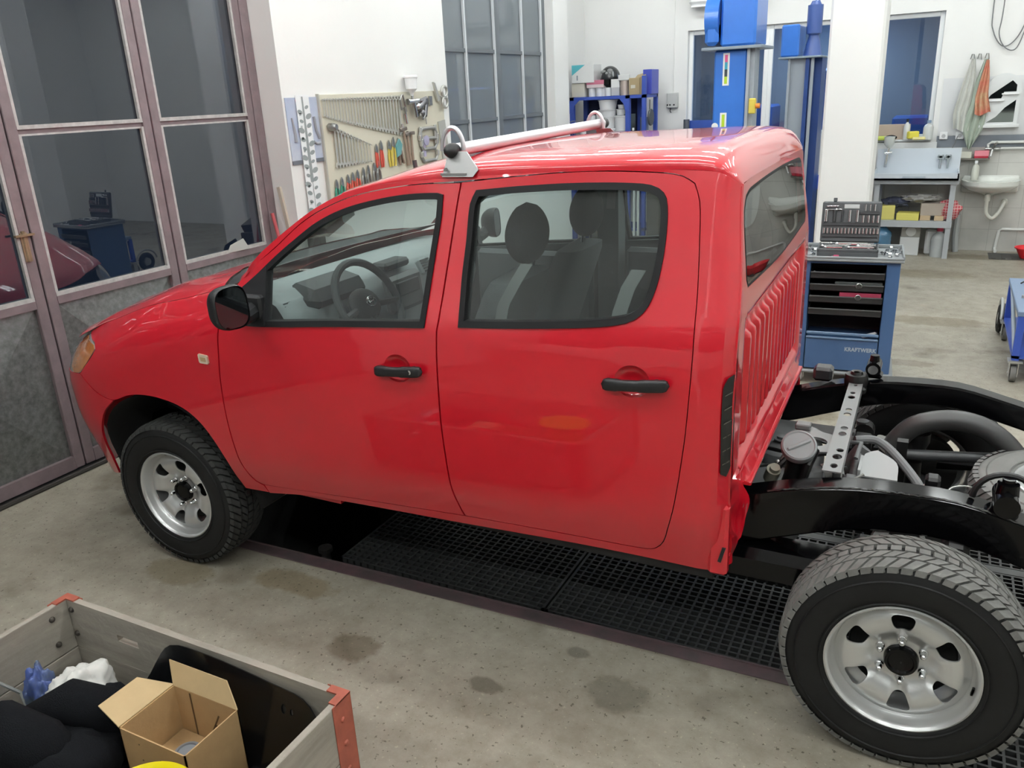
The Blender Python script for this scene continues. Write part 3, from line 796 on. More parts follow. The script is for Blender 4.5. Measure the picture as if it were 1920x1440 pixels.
# ---- windscreen, cowl, bonnet
PIL = [(.60,1.412),(.75,1.552),(.91,1.657),(1.015,1.712),(1.085,1.742)]
def ws(u, v):
    s_ = u * (len(PIL) - 1); i = min(int(s_), len(PIL) - 2); q = s_ - i
    ex = PIL[i][0] + (PIL[i+1][0] - PIL[i][0]) * q; ez = PIL[i][1] + (PIL[i+1][1] - PIL[i][1]) * q
    ey = g(ex, ez) + .002
    cx_ = .30 + (.965 - .30) * u; cz_ = 1.355 + (1.750 - 1.355) * (u ** .85)
    Y = ey + (2 * MID - 2 * ey) * v
    t = 1 - abs(Y - MID) / (MID - ey); k = 1 - (1 - t) ** 2.2
    return (ex + (cx_ - ex) * k, Y, ez + (cz_ - ez) * k)
mb = MB(); mb.grid(ws, 16, 31); mb.build('windscreen', CARGLASS, truck)
mb = MB(); mb.grid(lambda u, v: tuple(Vector(ws(u, .004 + .05 * v)) + Vector((0, -.003, .003))), 16, 4); mb.grid(lambda u, v: tuple(Vector(ws(u, .996 - .05 * v)) + Vector((0, .003, .003))), 16, 4)
mb.grid(lambda u, v: tuple(Vector(ws(.93 + .075 * u, v)) + Vector((0, 0, .003))), 3, 31)
mb.build('windscreen_surround', RED, truck)
def hoodz(x, y):
    yy = y if y <= MID else 2 * MID - y
    zt = ztop(x); 
    if yy < .30: z = zt - .24 + .24 * math.sqrt(max(0, 1 - ((.30 - yy) / .30) ** 2)) 
    else: z = zt + .028 * (1 - ((MID - yy) / .58) ** 2)
    # two shallow ridges of the bonnet
    z += .010 * math.exp(-((yy - .36) / .06) ** 2)
    return z
def hood(u, v):
    y = .124 + (2 * MID - .248) * v; t = 1 - abs(y - MID) / (MID - .12)
    xf = -.60 - .25 * (1 - (1 - t) ** 2.6); xr = .44 - .19 * (1 - (1 - t) ** 2)
    x = xf + (xr - xf) * u; 
    return (x, y, hoodz(x, y) - (.02 * (1 - min(1, u / .05))**2))
mb = MB(); mb.grid(hood, 34, 41); mb.f = [f_[::-1] for f_ in mb.f] if False else mb.f; mb.build('bonnet', RED, truck, smooth=60)
mb = MB()
def cowl(u, v):
    y = .14 + (2 * MID - .28) * v; t = 1 - abs(y - MID) / (MID - .14)
    a = Vector((.44 - .19 * (1 - (1 - t) ** 2), y, 0)); a.z = hoodz(a.x, y) - .006
    b = Vector(ws(0, (y - .12) / (2 * MID - .24))); b.z -= .004
    return tuple(a + (b - a) * u)
mb.grid(cowl, 4, 31); mb.build('cowl', BLKP, truck)
# ---- nose
NP = [(-.77,.188),(-.82,.28),(-.86,.42),(-.885,.62),(-.89,.88)]
NP2 = NP + [(x, 2 * MID - y) for x, y in NP[::-1][1:]]
def nosepanel(z0, z1, xo0, xo1, name, m, n=4, inset=0):
    mb = MB()
    for i in range(len(NP2) - 1):
        (xa, ya), (xb, yb) = NP2[i], NP2[i + 1]
        def fn(u, v):
            z = z0 + (z1 - z0) * v; ins = interp(min(z, 1.0) - .055 * -1.3, GZ, GI)
            return (xa + (xb - xa) * u + xo0 + (xo1 - xo0) * v + inset + ins * .3, MID + (ya + (yb - ya) * u - MID) * (1 - ins / .69), z)
        mb.grid(fn, 4, n)
    return mb.build(name, m, truck, smooth=60)
nosepanel(.312, .70, .0, .0, 'front_bumper', RED, 8); nosepanel(.70, .885, .0, .02, 'bumper_upper', RED)
nosepanel(.885, 1.00, .13, .15, 'grille', BLKP)
mb = MB(); mb.grid(lambda u, v: (-.68 - .10 * math.sin(PI * v) + .05 * u, .30 + 1.16 * v, .985 + .05 * u), 3, 20); mb.build('grille_lip', RED, truck)
mb = MB(); mb.box(-.70, .42, .42, 1.34, .45, .95, bev=.03); mb.box(-.50, .40, .30, 1.46, .96, 1.0); mb.build('engine_bay', DARKIN, truck)
# suspension seen through the arch
mb = MB(); mb.cyl((-.05, .40, .50), (-.10, .44, .85), .05); mb.cyl((-.15, .42, .52), (-.16, .42, .82), .035); mb.box(-.1, .12, .22, .45, .30, .36); mb.cyl((-.2, .25, .36), (-.45, .5, .40), .015)
mb.build('front_suspension', mat('dusty_suspension_grey', (.10, .10, .10), rough=.7, var=.4), truck)

# ---- rear wall of the cab
ZB = .805
back_out = []
for i in range(25):
    a = i / 24; y = .20 + a * (2 * MID - .40)
    t = abs(y - MID) / (MID - .20)
    back_out.append((y, 1.783 - .006 * t ** 4))
SIDEZ = [1.77, 1.72, 1.62, 1.5, 1.38, 1.25, 1.1, .95, .82, .70, .60]
BK = [(g(2.549, z), z) for z in SIDEZ] + [(.085, .555), (.14, .555), (.185, .585), (.235, .600), (.262, .66), (.262, .72), (.235, ZB)] + [(2 * MID - .235, ZB), (2 * MID - .262, .72), (2 * MID - .262, .66), (2 * MID - .235, .60), (2 * MID - .14, .555), (2 * MID - .085, .555)] + [(2 * MID - g(2.549, z), z) for z in SIDEZ[::-1]] + back_out[::-1][2:-2]
GLB = [(.215,1.468),(.88,1.448),(1.545,1.468),(1.565,1.495),(1.53,1.69),(1.49,1.738),(1.42,1.752),(.88,1.762),(.34,1.752),(.27,1.738),(.23,1.69),(.195,1.495)]
def backx(y, z, t):
    x = 2.55
    if y < .16 or y > 2 * MID - .16: pass
    # step below the window and upright corrugations under it
    yy = min(y, 2 * MID - y)
    k = sstep(1.385, 1.345, z) * sstep(.19, .23, yy) * sstep(.86, .89, z)
    x -= .028 * k
    if k > 0 and z < 1.32:
        ph = ((y - .26) / .088) % 1.0
        r_ = sstep(.30, .42, ph) * sstep(.80, .68, ph)
        x += .026 * r_ * sstep(1.32, 1.29, z) * sstep(.90, .93, z) * sstep(.24, .27, yy)
    # floor flange turned out at the foot
    x += .024 * sstep(.84, .81, z) * sstep(.22, .26, yy)
    # crumpled corner tab
    if z < ZB and yy < .30: x += .006 * math.sin(z * 38 + yy * 20)
    x -= .035 * sstep(1.38, 1.80, z) + skew(2.55, y)
    return (x - t, y, z)
o_ = crom(BK, .022, corner=25)
gb = crom(GLB, .03)
REC = [(.215, .845), (.215, 1.40), (1.545, 1.40), (1.545, .845)]
mb = sheet(o_, backx, .008, [gb, crom(REC, .02)], .022)
mb.grid(lambda u, v: backx(.215 + 1.33 * u, .845 + .555 * v, 0), 240, 44)
rw = mb.build('cab_rear_wall', RED, truck, smooth=50)
def bg(y, z, t): return (2.549 - .035 * sstep(1.38, 1.80, z) - skew(2.55, y) - t, y, z)
sheet(offset(gb, -.004), bg, .012, [offset(gb, .016)], .05).build('rear_window_seal', RUB, rw)
sheet(offset(gb, .01), lambda y, z, t: (2.551 - .035 * sstep(1.38, 1.80, z) - skew(2.55, y) - t, y, z), 0, (), .05).build('rear_window_glass', glass('dark_rear_glass', (.35, .38, .38), 4.2), rw)
# pressed flange under the wall
mb = MB(); mb.box(2.548, 2.585, .24, 2 * MID - .24, ZB - .012, ZB + .004, bev=.004); mb.v = [(p[0] - skew(p[0], p[1]), p[1], p[2]) for p in mb.v]; mb.build('floor_flange', RED, truck)
# corner post standing proud at the foot with drain slots
mb = MB(); mb.box(2.49, 2.552, .055, .10, .545, .80, bev=.01); mb.buildall('corner_bracket', RED, truck)
mb = MB(); mb.box(2.530, 2.541, .050, .058, .600, .655, rot=rotm(0, .25, 0)); mb.build('drain_slot', DARKIN, truck)
# cabin vent grille on the rear corner
vo = crom([(2.5265,.925),(2.525,1.205),(2.536,1.235),(2.5497,1.240),(2.5497,.945),(2.541,.912)], .02, corner=30)
v = sheet(vo, sf(-.002), .006, (), .02).build('cabin_vent', mat('dark_vent_rubber', (.010, .009, .007), rough=.5), truck)
mb = MB()
for i in range(6):
    z = .955 + i * .045
    q = sheet([(2.531, z), (2.547, z + .006), (2.547, z + .009), (2.531, z + .003)], sf(-.0045), .003, (), .02); mb._add(q.v, q.f)
mb.build('vent_rib', mat('vent_rib_rubber', (.10, .095, .075), rough=.5), v)
# ---- underside of the cab
mb = MB(); mb.box(.45, 2.50, .16, 1.60, .56, .60); mb.box(.5, 2.5, .10, .20, .50, .58); mb.box(.5, 2.5, 1.56, 1.66, .50, .58); mb.build('cab_floor', DARKIN, truck)
mb = MB(); mb.box(.64, .95, .09, .13, .478, .50); mb.build('sill_bracket', RED, truck)

# ---- door mirror
def mirror(mir):
    f_ = (lambda y: y) if mir is None else (lambda y: 2 * MID - y)
    mb = MB(); c = (.735, -.155, 1.366)
    def sh(u, v):
        # v from the front of the shell (0) to the open rim (1)
        a = 2 * PI * u; ca = math.copysign(abs(math.cos(a)) ** .62, math.cos(a)); sa = math.copysign(abs(math.sin(a)) ** .62, math.sin(a))
        k = math.sin(min(1, v / .8) * PI / 2) ** .55 if v < .8 else 1
        k *= (1 if v < .95 else .95)
        return (c[0] - .065 + .105 * v + v * v * (.22 * .068 * ca - .05 * .08 * sa), f_(c[1] + .068 * ca * k), c[2] + (.082 + .004 * ca) * sa * k)
    mb.grid(sh, 32, 14, closeu=True)
    if mir is None: mb.f = [q[::-1] for q in mb.f]
    h = mb.build('door_mirror', BLKP, truck, smooth=60)
    mb = MB(); n = 32; pts = []
    for i in range(n):
        a = 2 * PI * i / n; ca = math.copysign(abs(math.cos(a)) ** .66, math.cos(a)); sa = math.copysign(abs(math.sin(a)) ** .66, math.sin(a))
        pts.append((c[0] + .037 + (.22 * .062 * ca - .05 * .075 * sa), f_(c[1] + .062 * ca), c[2] + .075 * sa))
    mb._add(pts + [(c[0] + .037, f_(c[1]), c[2])], [(i, (i + 1) % n, n) if mir is None else ((i + 1) % n, i, n) for i in range(n)])
    mb.build('mirror_glass', mat('mirror_glass', (.11, .125, .135), rough=.02, metal=1.0), h, smooth=0)
    mb = MB(); mb.tube([(c[0] - .02, f_(c[1] + .03), c[2] - .045), (.715, f_(-.05), 1.30), (.685, f_(.04), 1.31)], .03, 10, radii=[.034, .030, .042]); mb.box(.64, .745, f_(.01) - .0, f_(.045), 1.262, 1.37, bev=.01)
    mb.build('mirror_arm', BLKP, h)
mirror(None); mirror(1)

# ---- cabin
DP = [(.34,1.30),(.46,1.325),(.58,1.335),(.66,1.33),(.72,1.30),(.76,1.24),(.77,1.15),(.74,1.02),(.70,.85)]
mb = MB(); n = len(DP) - 1
def dash(u, v):
    y = .12 + 1.52 * v; s_ = u * n; i = min(int(s_), n - 1); q = s_ - i
    x = DP[i][0] + (DP[i+1][0] - DP[i][0]) * q; z = DP[i][1] + (DP[i+1][1] - DP[i][1]) * q
    bulge = math.exp(-((y - .88) / .17) ** 4) * .045 * u + .03 * math.exp(-((y - .45) / .2) ** 4) * math.sin(PI * u)
    return (x + bulge, y, z + .02 * math.exp(-((y - .45) / .18) ** 4) * math.sin(PI * u))
mb.grid(dash, 33, 50); db = mb.build('dashboard', DASHG, truck, smooth=60)
mb = MB(); mb.box(.62, .80, .26, .64, 1.24, 1.345, bev=.04, rot=rotm(0, .25, 0)); mb.build('instrument_binnacle', DASHD, db)
mb = MB(); mb.box(.775, .835, .745, 1.015, 1.11, 1.285, bev=.02, rot=rotm(0, -.12, 0)); mb.build('centre_console_panel', mat('radio_grey', (.16, .165, .17), rough=.4), db)
mb = MB(); mb.box(.828, .842, .79, .97, 1.19, 1.255, bev=.004, rot=rotm(0, -.12, 0)); rd_ = mb.build('radio', DASHD, db)
mb = MB(); mb.box(.70, .79, .78, .98, 1.305, 1.345, bev=.012); mb.build('clock_pod', DASHD, db)
for (ya, yb, xx, zz) in ((.15, .25, .70, 1.265), (1.05, 1.14, .775, 1.275), (1.50, 1.60, .72, 1.265)):
    mb = MB(); mb.box(xx, xx + .03, ya, yb, zz - .04, zz + .04, bev=.01, rot=rotm(0, -.5, 0))
    vv = mb.build('air_vent', DASHG, db)
    mb = MB()
    for i in range(5): mb.box(xx + .012, xx + .038, ya + .01, yb - .01, zz - .032 + i * .014, zz - .026 + i * .014, rot=rotm(0, -.5, 0), piv=(xx + .015, 0, zz))
    mb.build('vent_slats', DASHD, vv)
# steering wheel
Cw = Vector((.93, .45, 1.255)); Nw = Vector((math.cos(R(28)), 0, math.sin(R(28)))); Uw = Vector((-Nw.z, 0, Nw.x)); Vw = Vector((0, 1, 0))
mb = MB(); mb.tube([Cw + .185 * (math.cos(2 * PI * i / 36) * Uw + math.sin(2 * PI * i / 36) * Vw) for i in range(36)], .0165, 10, closed=True)
sw = mb.build('steering_wheel', mat('steering_wheel_grey', (.085, .09, .095), rough=.6), truck)
mb = MB(); mb.sphere((0, 0, 0), 1, 20, 12); mb.v = [tuple(Cw - Nw * .03 + Uw * (v[0] * .075) + Vw * (v[1] * .095) + Nw * (v[2] * .035)) for v in mb.v]
for a in (100, 260, 165, 195):
    d = math.cos(R(a)) * Uw + math.sin(R(a)) * Vw; mb.tube([Cw - Nw * .03 + d * .05, Cw + d * .18], .016, 8)
mb.build('wheel_hub_pad', DASHD, sw)
mb = MB(); e = Cw + Nw * .012
for ra, rb in ((.030, .021), (.013, .021), (.022, .008)):
    mb.tube([e + Uw * rb * math.cos(t * PI / 10) + Vw * ra * math.sin(t * PI / 10) + (Uw * .006 if rb == .008 else Vector()) for t in range(20)], .0024, 5, closed=True)
mb.build('wheel_emblem', CHROME, sw)
mb = MB(); mb.cyl(tuple(Cw - Nw * .03), tuple(Cw - Nw * .25), .04); mb.build('steering_column', DASHD, sw)
def seat(cx, cy, hx, hz):
    s_ = bpy.data.objects.new('front_seat', None); COL.objects.link(s_); s_.parent = truck; s_.location = Vector((cx, cy, .75)) - truck.location
    def rb(u, v, a, b, wb, wt, th):
        ang = 2 * PI * u; ca = math.copysign(abs(math.cos(ang)) ** .5, math.cos(ang)); sa = math.copysign(abs(math.sin(ang)) ** .6, math.sin(ang))
        c = a + (b - a) * v; w = wb + (wt - wb) * v; k = 1 if .06 < v < .9 else (.85 if v < .5 else max(.0, 1 - ((v - .9) / .1) ** 2) ** .5 * 1)
        return (c.x + th * sa * max(k, .3), c.y + w * ca * k, c.z)
    mb = MB(); mb.grid(lambda u, v: rb(u, v, Vector((cx - .20, cy, .82)), Vector((hx - .02, cy, hz - .12)), .25, .20, .065), 28, 18, closeu=True)
    mb.build('backrest', FABG, s_)
    mb = MB(); mb.box(cx - .62, cx - .12, cy - .25, cy + .25, .72, .90, bev=.05); mb.build('cushion', FABG, s_)
    mb = MB(); mb.grid(lambda u, v: (hx + .058 * math.copysign(abs(math.sin(2*PI*u)) ** .7, math.sin(2*PI*u)) * math.sin(PI * v) ** .45, cy + .135 * math.copysign(abs(math.cos(2*PI*u)) ** .75, math.cos(2*PI*u)) * math.sin(PI * v) ** .5 * (1.0 - .12 * v), hz - .115 + .23 * v), 28, 16, closeu=True)
    mb.build('headrest', FABD, s_)
    mb = MB(); mb.cyl((hx - .01, cy - .05, hz - .16), (hx, cy - .05, hz - .09), .006); mb.cyl((hx - .01, cy + .05, hz - .16), (hx, cy + .05, hz - .09), .006); mb.build('headrest_post', CHROME, s_)
seat(1.60, .47, 1.68, 1.565); seat(1.56, 1.25, 1.60, 1.535)
mb = MB(); mb.box(2.22, 2.42, .20, 1.56, .80, 1.36, bev=.05, rot=rotm(0, .12, 0)); mb.box(1.9, 2.35, .20, 1.56, .74, .90, bev=.05)
for cy in (.50, 1.26): mb.box(2.34, 2.44, cy - .12, cy + .12, 1.36, 1.50, bev=.04)
mb.build('rear_bench', FABD, truck)
def strap(pts, w, name='seat_belt'):
    mb = MB(); P = crom(pts, .03, closed=False) if len(pts[0]) == 2 else pts
    mb.grid(lambda u, v: tuple(Vector(pts[min(int(v * (len(pts) - 1)), len(pts) - 2)]).lerp(Vector(pts[min(int(v * (len(pts) - 1)), len(pts) - 2) + 1]), v * (len(pts) - 1) - min(int(v * (len(pts) - 1)), len(pts) - 2)) + Vector((w * (u - .5), 0, 0))), 2, 24)
    return mb.build(name, BELT, truck)
strap([(1.61,.215,1.70), (1.60,.165,1.50), (1.575,.11,1.24), (1.57,.09,.9)], .028)
strap([(1.785,.24,1.50), (1.745,.235,1.44), (1.69,.23,1.35), (1.665,.22,1.22), (1.66,.2,1.0)], .046)
strap([(2.19,.24,1.50), (2.155,.235,1.44), (2.125,.23,1.35), (2.12,.22,1.22), (2.12,.2,1.0)], .05)
strap([(1.62,1.55,1.72), (1.60,1.56,1.5), (1.60,1.6,1.2)], .045)
mb = MB(); mb.box(1.53, 1.64, 1.56, 1.66, .8, 1.74); mb.box(1.56, 1.62, .10, .14, .8, 1.30); mb.build('centre_pillar_trim', FABG, truck)
for yy in (1.60,):
    mb = MB(); mb.box(.80, 1.48, yy, yy + .05, .75, 1.27, bev=.02); mb.box(1.66, 2.34, yy, yy + .05, .75, 1.31, bev=.02); mb.build('door_trim', mat('door_trim_panel', (.17, .18, .19), rough=.6), truck)
# interior mirror
mb = MB(); mb.box(.93, .96, .77, .99, 1.64, 1.70, bev=.012); mb.cyl((.94, .88, 1.70), (.93, .88, 1.80), .01); mb.build('interior_mirror', DASHD, truck)
# ============================================================ WHEELS
def tyre_parts(parent, treadmat, seed=0, flip=False):
    s_ = -1 if flip else 1
    prof = [(.208,-.080),(.214,-.094),(.226,-.104),(.262,-.1105),(.296,-.110),(.318,-.106),(.336,-.099),(.3465,-.088),(.3485,-.070),(.3495,0),(.3485,.070),(.3465,.088),(.336,.099),(.318,.106),(.296,.110),(.262,.1105),(.226,.104),(.214,.094),(.208,.080)]
    mb = MB(); mb.lathe([(r, s_ * y) for r, y in prof], axis='y', n=96)
    # rim protecting ribs on the sidewall
    for r in (.232, .306):
        mb.lathe([(r - .003, s_ * -.1085), (r, s_ * -.1125), (r + .003, s_ * -.1085)], axis='y', n=72)
    mb.build('tyre', TYRE, parent, world=False, smooth=50)
    mb = MB(); N = 58; dth = 2 * PI / N
    rows = [(-.101,-.062,.0,.80),(-.057,-.020,.5,.84),(-.015,.015,.0,.80),(.020,.057,.5,.84),(.062,.101,.0,.80)]
    for y0, y1, ph, wd in rows:
        for i in range(N):
            def P(y, e, r):
                th = (i + ph) * dth - 2.6 * abs(y) ** 1.0 + e * dth * wd / 2 + (.9 * (y - (y0 + y1) / 2) if False else 0)
                return (r * math.sin(th), s_ * y, r * math.cos(th))
            def rt(y): return .3615 - (.0105 * ((abs(y) - .07) / .031) ** 2 if abs(y) > .07 else 0)
            cs = [(y0, -1), (y1, -1), (y1, 1), (y0, 1)]
            vs = [P(y, e, .345) for y, e in cs] + [P(y + (.0015 if y == y0 else -.0015), e * .94, rt(y)) for y, e in cs]
            fs = [(4, 5, 6, 7), (0, 1, 5, 4), (1, 2, 6, 5), (2, 3, 7, 6), (3, 0, 4, 7)]
            mb._add(vs, fs)
            if abs(y0) > .09 or abs(y1) > .09:      # lug running over the shoulder
                yo = -.101 if y0 < 0 else .101; sg = -1 if y0 < 0 else 1
                q = [P(yo, -1, rt(yo)), P(yo, 1, rt(yo)), P(yo + sg * .0045, .9, .333), P(yo + sg * .0045, -.9, .333), P(yo, -1, .333), P(yo, 1, .333)]
                mb._add(q, [(0, 1, 2, 3), (0, 3, 4), (1, 5, 2)])
    mb.build('tyre_tread', treadmat, parent, world=False, smooth=0)
def dep(x, z):
    r = math.hypot(x, z); th = math.atan2(z, x)
    y = interp(r, [.04,.078,.088,.105,.130,.155,.172,.184,.194], [-.040,-.040,-.046,-.060,-.071,-.072,-.066,-.056,-.052])
    c = math.cos(6 * (th - R(90))); w = max(0, c) ** 1.5
    y += .017 * w * math.exp(-((r - .120) / .035) ** 2)
    y += .006 * max(0, math.cos(6 * (th - R(90)))) * math.exp(-((r - .078) / .012) ** 2) * -1
    return y
def rim_parts(parent, rot=0.0, flip=False):
    s_ = -1 if flip else 1
    circ = lambda r, n=72: [(r * math.cos(2 * PI * i / n), r * math.sin(2 * PI * i / n)) for i in range(n)]
    holes = [circ(.050, 32)]
    for k in range(6):
        a = R(90 + 60 * k)
        base = [(.1125, -.013), (.121, -.0215), (.149, -.0320), (.160, -.0325), (.1675, -.024), (.1695, 0), (.1675, .024), (.160, .0325), (.149, .0320), (.121, .0215), (.1125, .013)]
        base = crom(base, .006, corner=80)
        holes.append([(r * math.cos(a) - t * math.sin(a), r * math.sin(a) + t * math.cos(a)) for r, t in base])
    ca, sa = math.cos(rot), math.sin(rot)
    def surf(x, z, t):
        return (x * ca - z * sa, s_ * (dep(x, z) + t), x * sa + z * ca)
    mb = sheet(circ(.192), surf, .005, holes, .009)
    mb.lathe([(.190, s_ * -.050), (.196, s_ * -.056), (.2015, s_ * -.070), (.204, s_ * -.088), (.208, s_ * -.099), (.214, s_ * -.104), (.219, s_ * -.102), (.2195, s_ * -.096), (.214, s_ * -.090)], axis='y', n=96)
    mb.lathe([(.190, s_ * -.050), (.186, s_ * -.02), (.19, s_ * .06), (.205, s_ * .09), (.216, s_ * .10)], axis='y', n=64)
    rim = mb.build('wheel_rim', SILV, parent, world=False, smooth=60)
    mb = MB()
    for k in range(6):
        a = R(90 + 60 * k) + rot; x, z = .070 * math.cos(a), .070 * math.sin(a)
        mb.lathe([(.0145, s_ * -.041), (.0125, s_ * -.046), (.0105, s_ * -.047), (.0105, s_ * -.062), (.008, s_ * -.068), (.004, s_ * -.071), (0, s_ * -.072)], (x, 0, z), 'y', n=10)
    mb.buildall('wheel_nut', CHROME, parent, smooth=50, world=False)
    mb = MB(); mb.lathe([(.0495, s_ * -.030), (.0495, s_ * -.052), (.046, s_ * -.062), (.038, s_ * -.064), (.034, s_ * -.058), (.0, s_ * -.058)], axis='y', n=32)
    mb.build('hub', GLOSSBLK, parent, world=False, smooth=40)
    mb = MB(); mb.lathe([(.0, s_ * -.004), (.150, s_ * -.004), (.155, s_ * .0), (.155, s_ * .05), (0, s_ * .05)], axis='y', n=40)
    mb.build('brake_disc', mat('dark_brake_part', (.012, .012, .012), rough=.7), parent, world=False)
    mb = MB()
    for a, w in ((R(112), .085), (R(-12), .06)):
        for q in range(6):
            t = a + rot + w * (q / 5 - .5) * 1.6
            mb.box(.2005 * math.cos(t) - .0045, .2005 * math.cos(t) + .0045, min(s_ * -.072, s_ * -.078), max(s_ * -.072, s_ * -.078), .2005 * math.sin(t) - .0045, .2005 * math.sin(t) + .0045)
    mb.build('balance_weight', mat('dark_slot', (.02, .02, .02), rough=.6), parent, world=False)
def wheel(x, y, z, flip, rot, tm, rz=0.0, name='wheel'):
    w = bpy.data.objects.new(name, None); COL.objects.link(w); w.parent = truck; w.location = Vector((x, y, z)) - truck.location; w.rotation_euler = (0, 0, rz)
    tyre_parts(w, tm, flip=flip); rim_parts(w, rot, flip); return w
wheel(0.0, .135, .360, False, R(-14), TREADF, R(2))
wheel(3.085, .145, .3615, False, R(3), TREAD)
wheel(0.0, 1.625, .360, True, R(8), TREADF)
wheel(3.085, 1.62, .3615, True, R(0), TREADF)
sp = bpy.data.objects.new('spare_wheel', None); COL.objects.link(sp); sp.parent = truck; sp.location = Vector((3.605, .93, .555)) - truck.location; sp.rotation_euler = (R(-90), 0, 0)
tyre_parts(sp, mat('dusty_spare_rubber', (.16, .16, .155), rough=.8, var=.3, vscale=9)); rim_parts(sp, .3)
for c_ in sp.children:
    if c_.name.startswith('tyre') and not c_.name.startswith('tyre_tread'): c_.data.materials[0] = mat('dusty_spare_sidewall', (.20, .20, .19), rough=.7, var=.35, vscale=5)

# ============================================================ CHASSIS
RT = [(-.65,.62,.50),(.2,.57,.45),(1.0,.55,.42),(2.0,.58,.43),(2.40,.665,.485),(2.54,.714,.52),(2.72,.767,.585),(2.88,.798,.64),(3.04,.808,.665),(3.19,.806,.665),(3.37,.765,.62),(3.6,.705,.56),(4.0,.67,.54),(4.45,.66,.53)]
def rail(y0, y1, dz, name='chassis_rail', dzb=0.0):
    mb = MB(); xs = [p[0] for p in RT]; b = .008
    N = 90
    def fn(u, v):
        x = -.65 + 5.10 * v; zt = interp(x, xs, [p[1] for p in RT]) + dz; zb = interp(x, xs, [p[2] for p in RT]) + dz + dzb
        loop = [(y0 + b, zt), (y1 - b, zt), (y1, zt - b), (y1, zb + b), (y1 - b, zb), (y0 + b, zb), (y0, zb + b), (y0, zt - b)]
        y, z = loop[int(round(u * 8)) % 8]; return (x, y, z)
    mb.grid(fn, 8, N, closeu=True)
    # overlapping side plate joint with weld beads
    mb.box(2.56, 3.30, y0 - .0025, y0, .655 + dz, .668 + dz) if False else None
    o = mb.build(name, GLOSSBLK, truck, smooth=30)
    return o
rail(.335, .425, 0.0); rail(1.335, 1.425, .032, dzb=.05)
def rz_(x, k=1): return interp(x, [p[0] for p in RT], [p[k] for p in RT])
# weld seam and plate edges on the near rail
mb = MB()
mb.tube([(x, .338, rz_(x) - .002 + .0015 * math.sin(x * 210)) for x in [2.62 + i * .012 for i in range(110)]], .0035, 5)
mb.build('weld_seam', mat('weld_bead_black', (.02, .02, .02), rough=.15, coat=1), truck)
# drilled crossmember
CS = .034
cm = crom([(2.745 + CS,.425),(2.806 + CS,.425),(2.796 + CS,1.335),(2.742 + CS,1.335)], .05)
def ell(cx, cy, a, b, n=16): return [(cx + a * math.cos(2*PI*i/n), cy + b * math.sin(2*PI*i/n)) for i in range(n)]
hs = [ell(2.778, .47, .012, .018), ell(2.780, .545, .016, .022), ell(2.783, .60, .013, .015), ell(2.775, .745, .014, .02), ell(2.776, .80, .013, .016), ell(2.772, .935, .014, .018), ell(2.772, .985, .012, .014), ell(2.768, 1.12, .014, .018), ell(2.768, 1.17, .010, .012), ell(2.77, 1.26, .007, .010)]
hs = [[(x + CS, y) for x, y in h] for h in hs]
mb = sheet(cm, lambda x, y, t: (x, y, .806 + .03 * (y - .42) - t), .005, hs, .03, flip=False)
for xa, xb in ((2.806 + CS, 2.796 + CS), (2.745 + CS, 2.742 + CS)):
    mb._add([(xa, .425, .806), (xb, 1.335, .833), (xb, 1.335, .79), (xa, .425, .762)], [(0, 1, 2, 3)])
mb.build('crossmember', GREYMET, truck, smooth=20)
# oval bracket beside the filler neck
ob = crom([(2.66,.62),(2.70,.60),(2.785,.62),(2.785,.78),(2.735,.80),(2.69,.84),(2.64,.83),(2.635,.76)], .03, corner=60)
mb = sheet(ob, lambda x, y, t: (x, y, .790 - t), .006, [ell(2.722, .70, .042, .042, 20), ell(2.665, .81, .008, .008, 10)], .03)
mb.box(2.635, 2.69, .79, .835, .790, .812, bev=.004)
mb.build('filler_bracket', GREYMET, truck, smooth=20)
# fuel tank
mb = MB()
def tank(u, v):
    a = 2 * PI * u; ca = math.copysign(abs(math.cos(a)) ** .35, math.cos(a)); sa = math.copysign(abs(math.sin(a)) ** .35, math.sin(a))
    k = math.copysign(abs(math.sin(PI * v)) ** .28, 1)
    return (2.30 + .42 * ca * k, .90 + .44 * sa * k, .50 - .11 * math.copysign(abs(math.cos(PI * v)) ** .6, math.cos(PI * v)))
mb.grid(tank, 48, 16, closeu=True); tk = mb.build('fuel_tank', TANKG, truck, smooth=60)
mb = MB(); mb.lathe([(.10, .0), (.10, .02), (.085, .045), (.05, .06), (.03, .075), (.0, .078)], (2.57, .92, .60), n=28); mb.cyl((2.57, .92, .66), (2.57, .92, .70), .018); mb.cyl((2.57, .92, .685), (2.57, .92, .69), .03); mb.build('tank_sender', TANKG, tk)
mb = MB(); mb.cyl((2.585, .60, .66), (2.60, .575, .71), .026, n=14); mb.cyl((2.60, .575, .705), (2.606, .565, .725), .018, n=12); mb.build('breather_valve', mat('cream_plastic', (.42, .40, .31), rough=.5), truck)
mb = MB(); mb.tube(sm3([(2.45, .80, .70), (2.55, .78, .70), (2.64, .72, .72), (2.66, .66, .76)]), .008, 8); mb.tube([(2.60, .62, .69), (2.63, .66, .72), (2.66, .66, .74), (2.68, .62, .76)], .012, 8); mb.tube([(2.50, .56, .68), (2.52, .66, .67), (2.60, .70, .68)], .006, 6)
mb.build('breather_hose', SATBLK, truck)
mb = MB(); mb.box(2.38, 2.82, 1.16, 1.33, .598, .608, bev=.003); mb.build('tank_guard', mat('grey_guard_plate', (.16, .165, .17), rough=.45), truck)
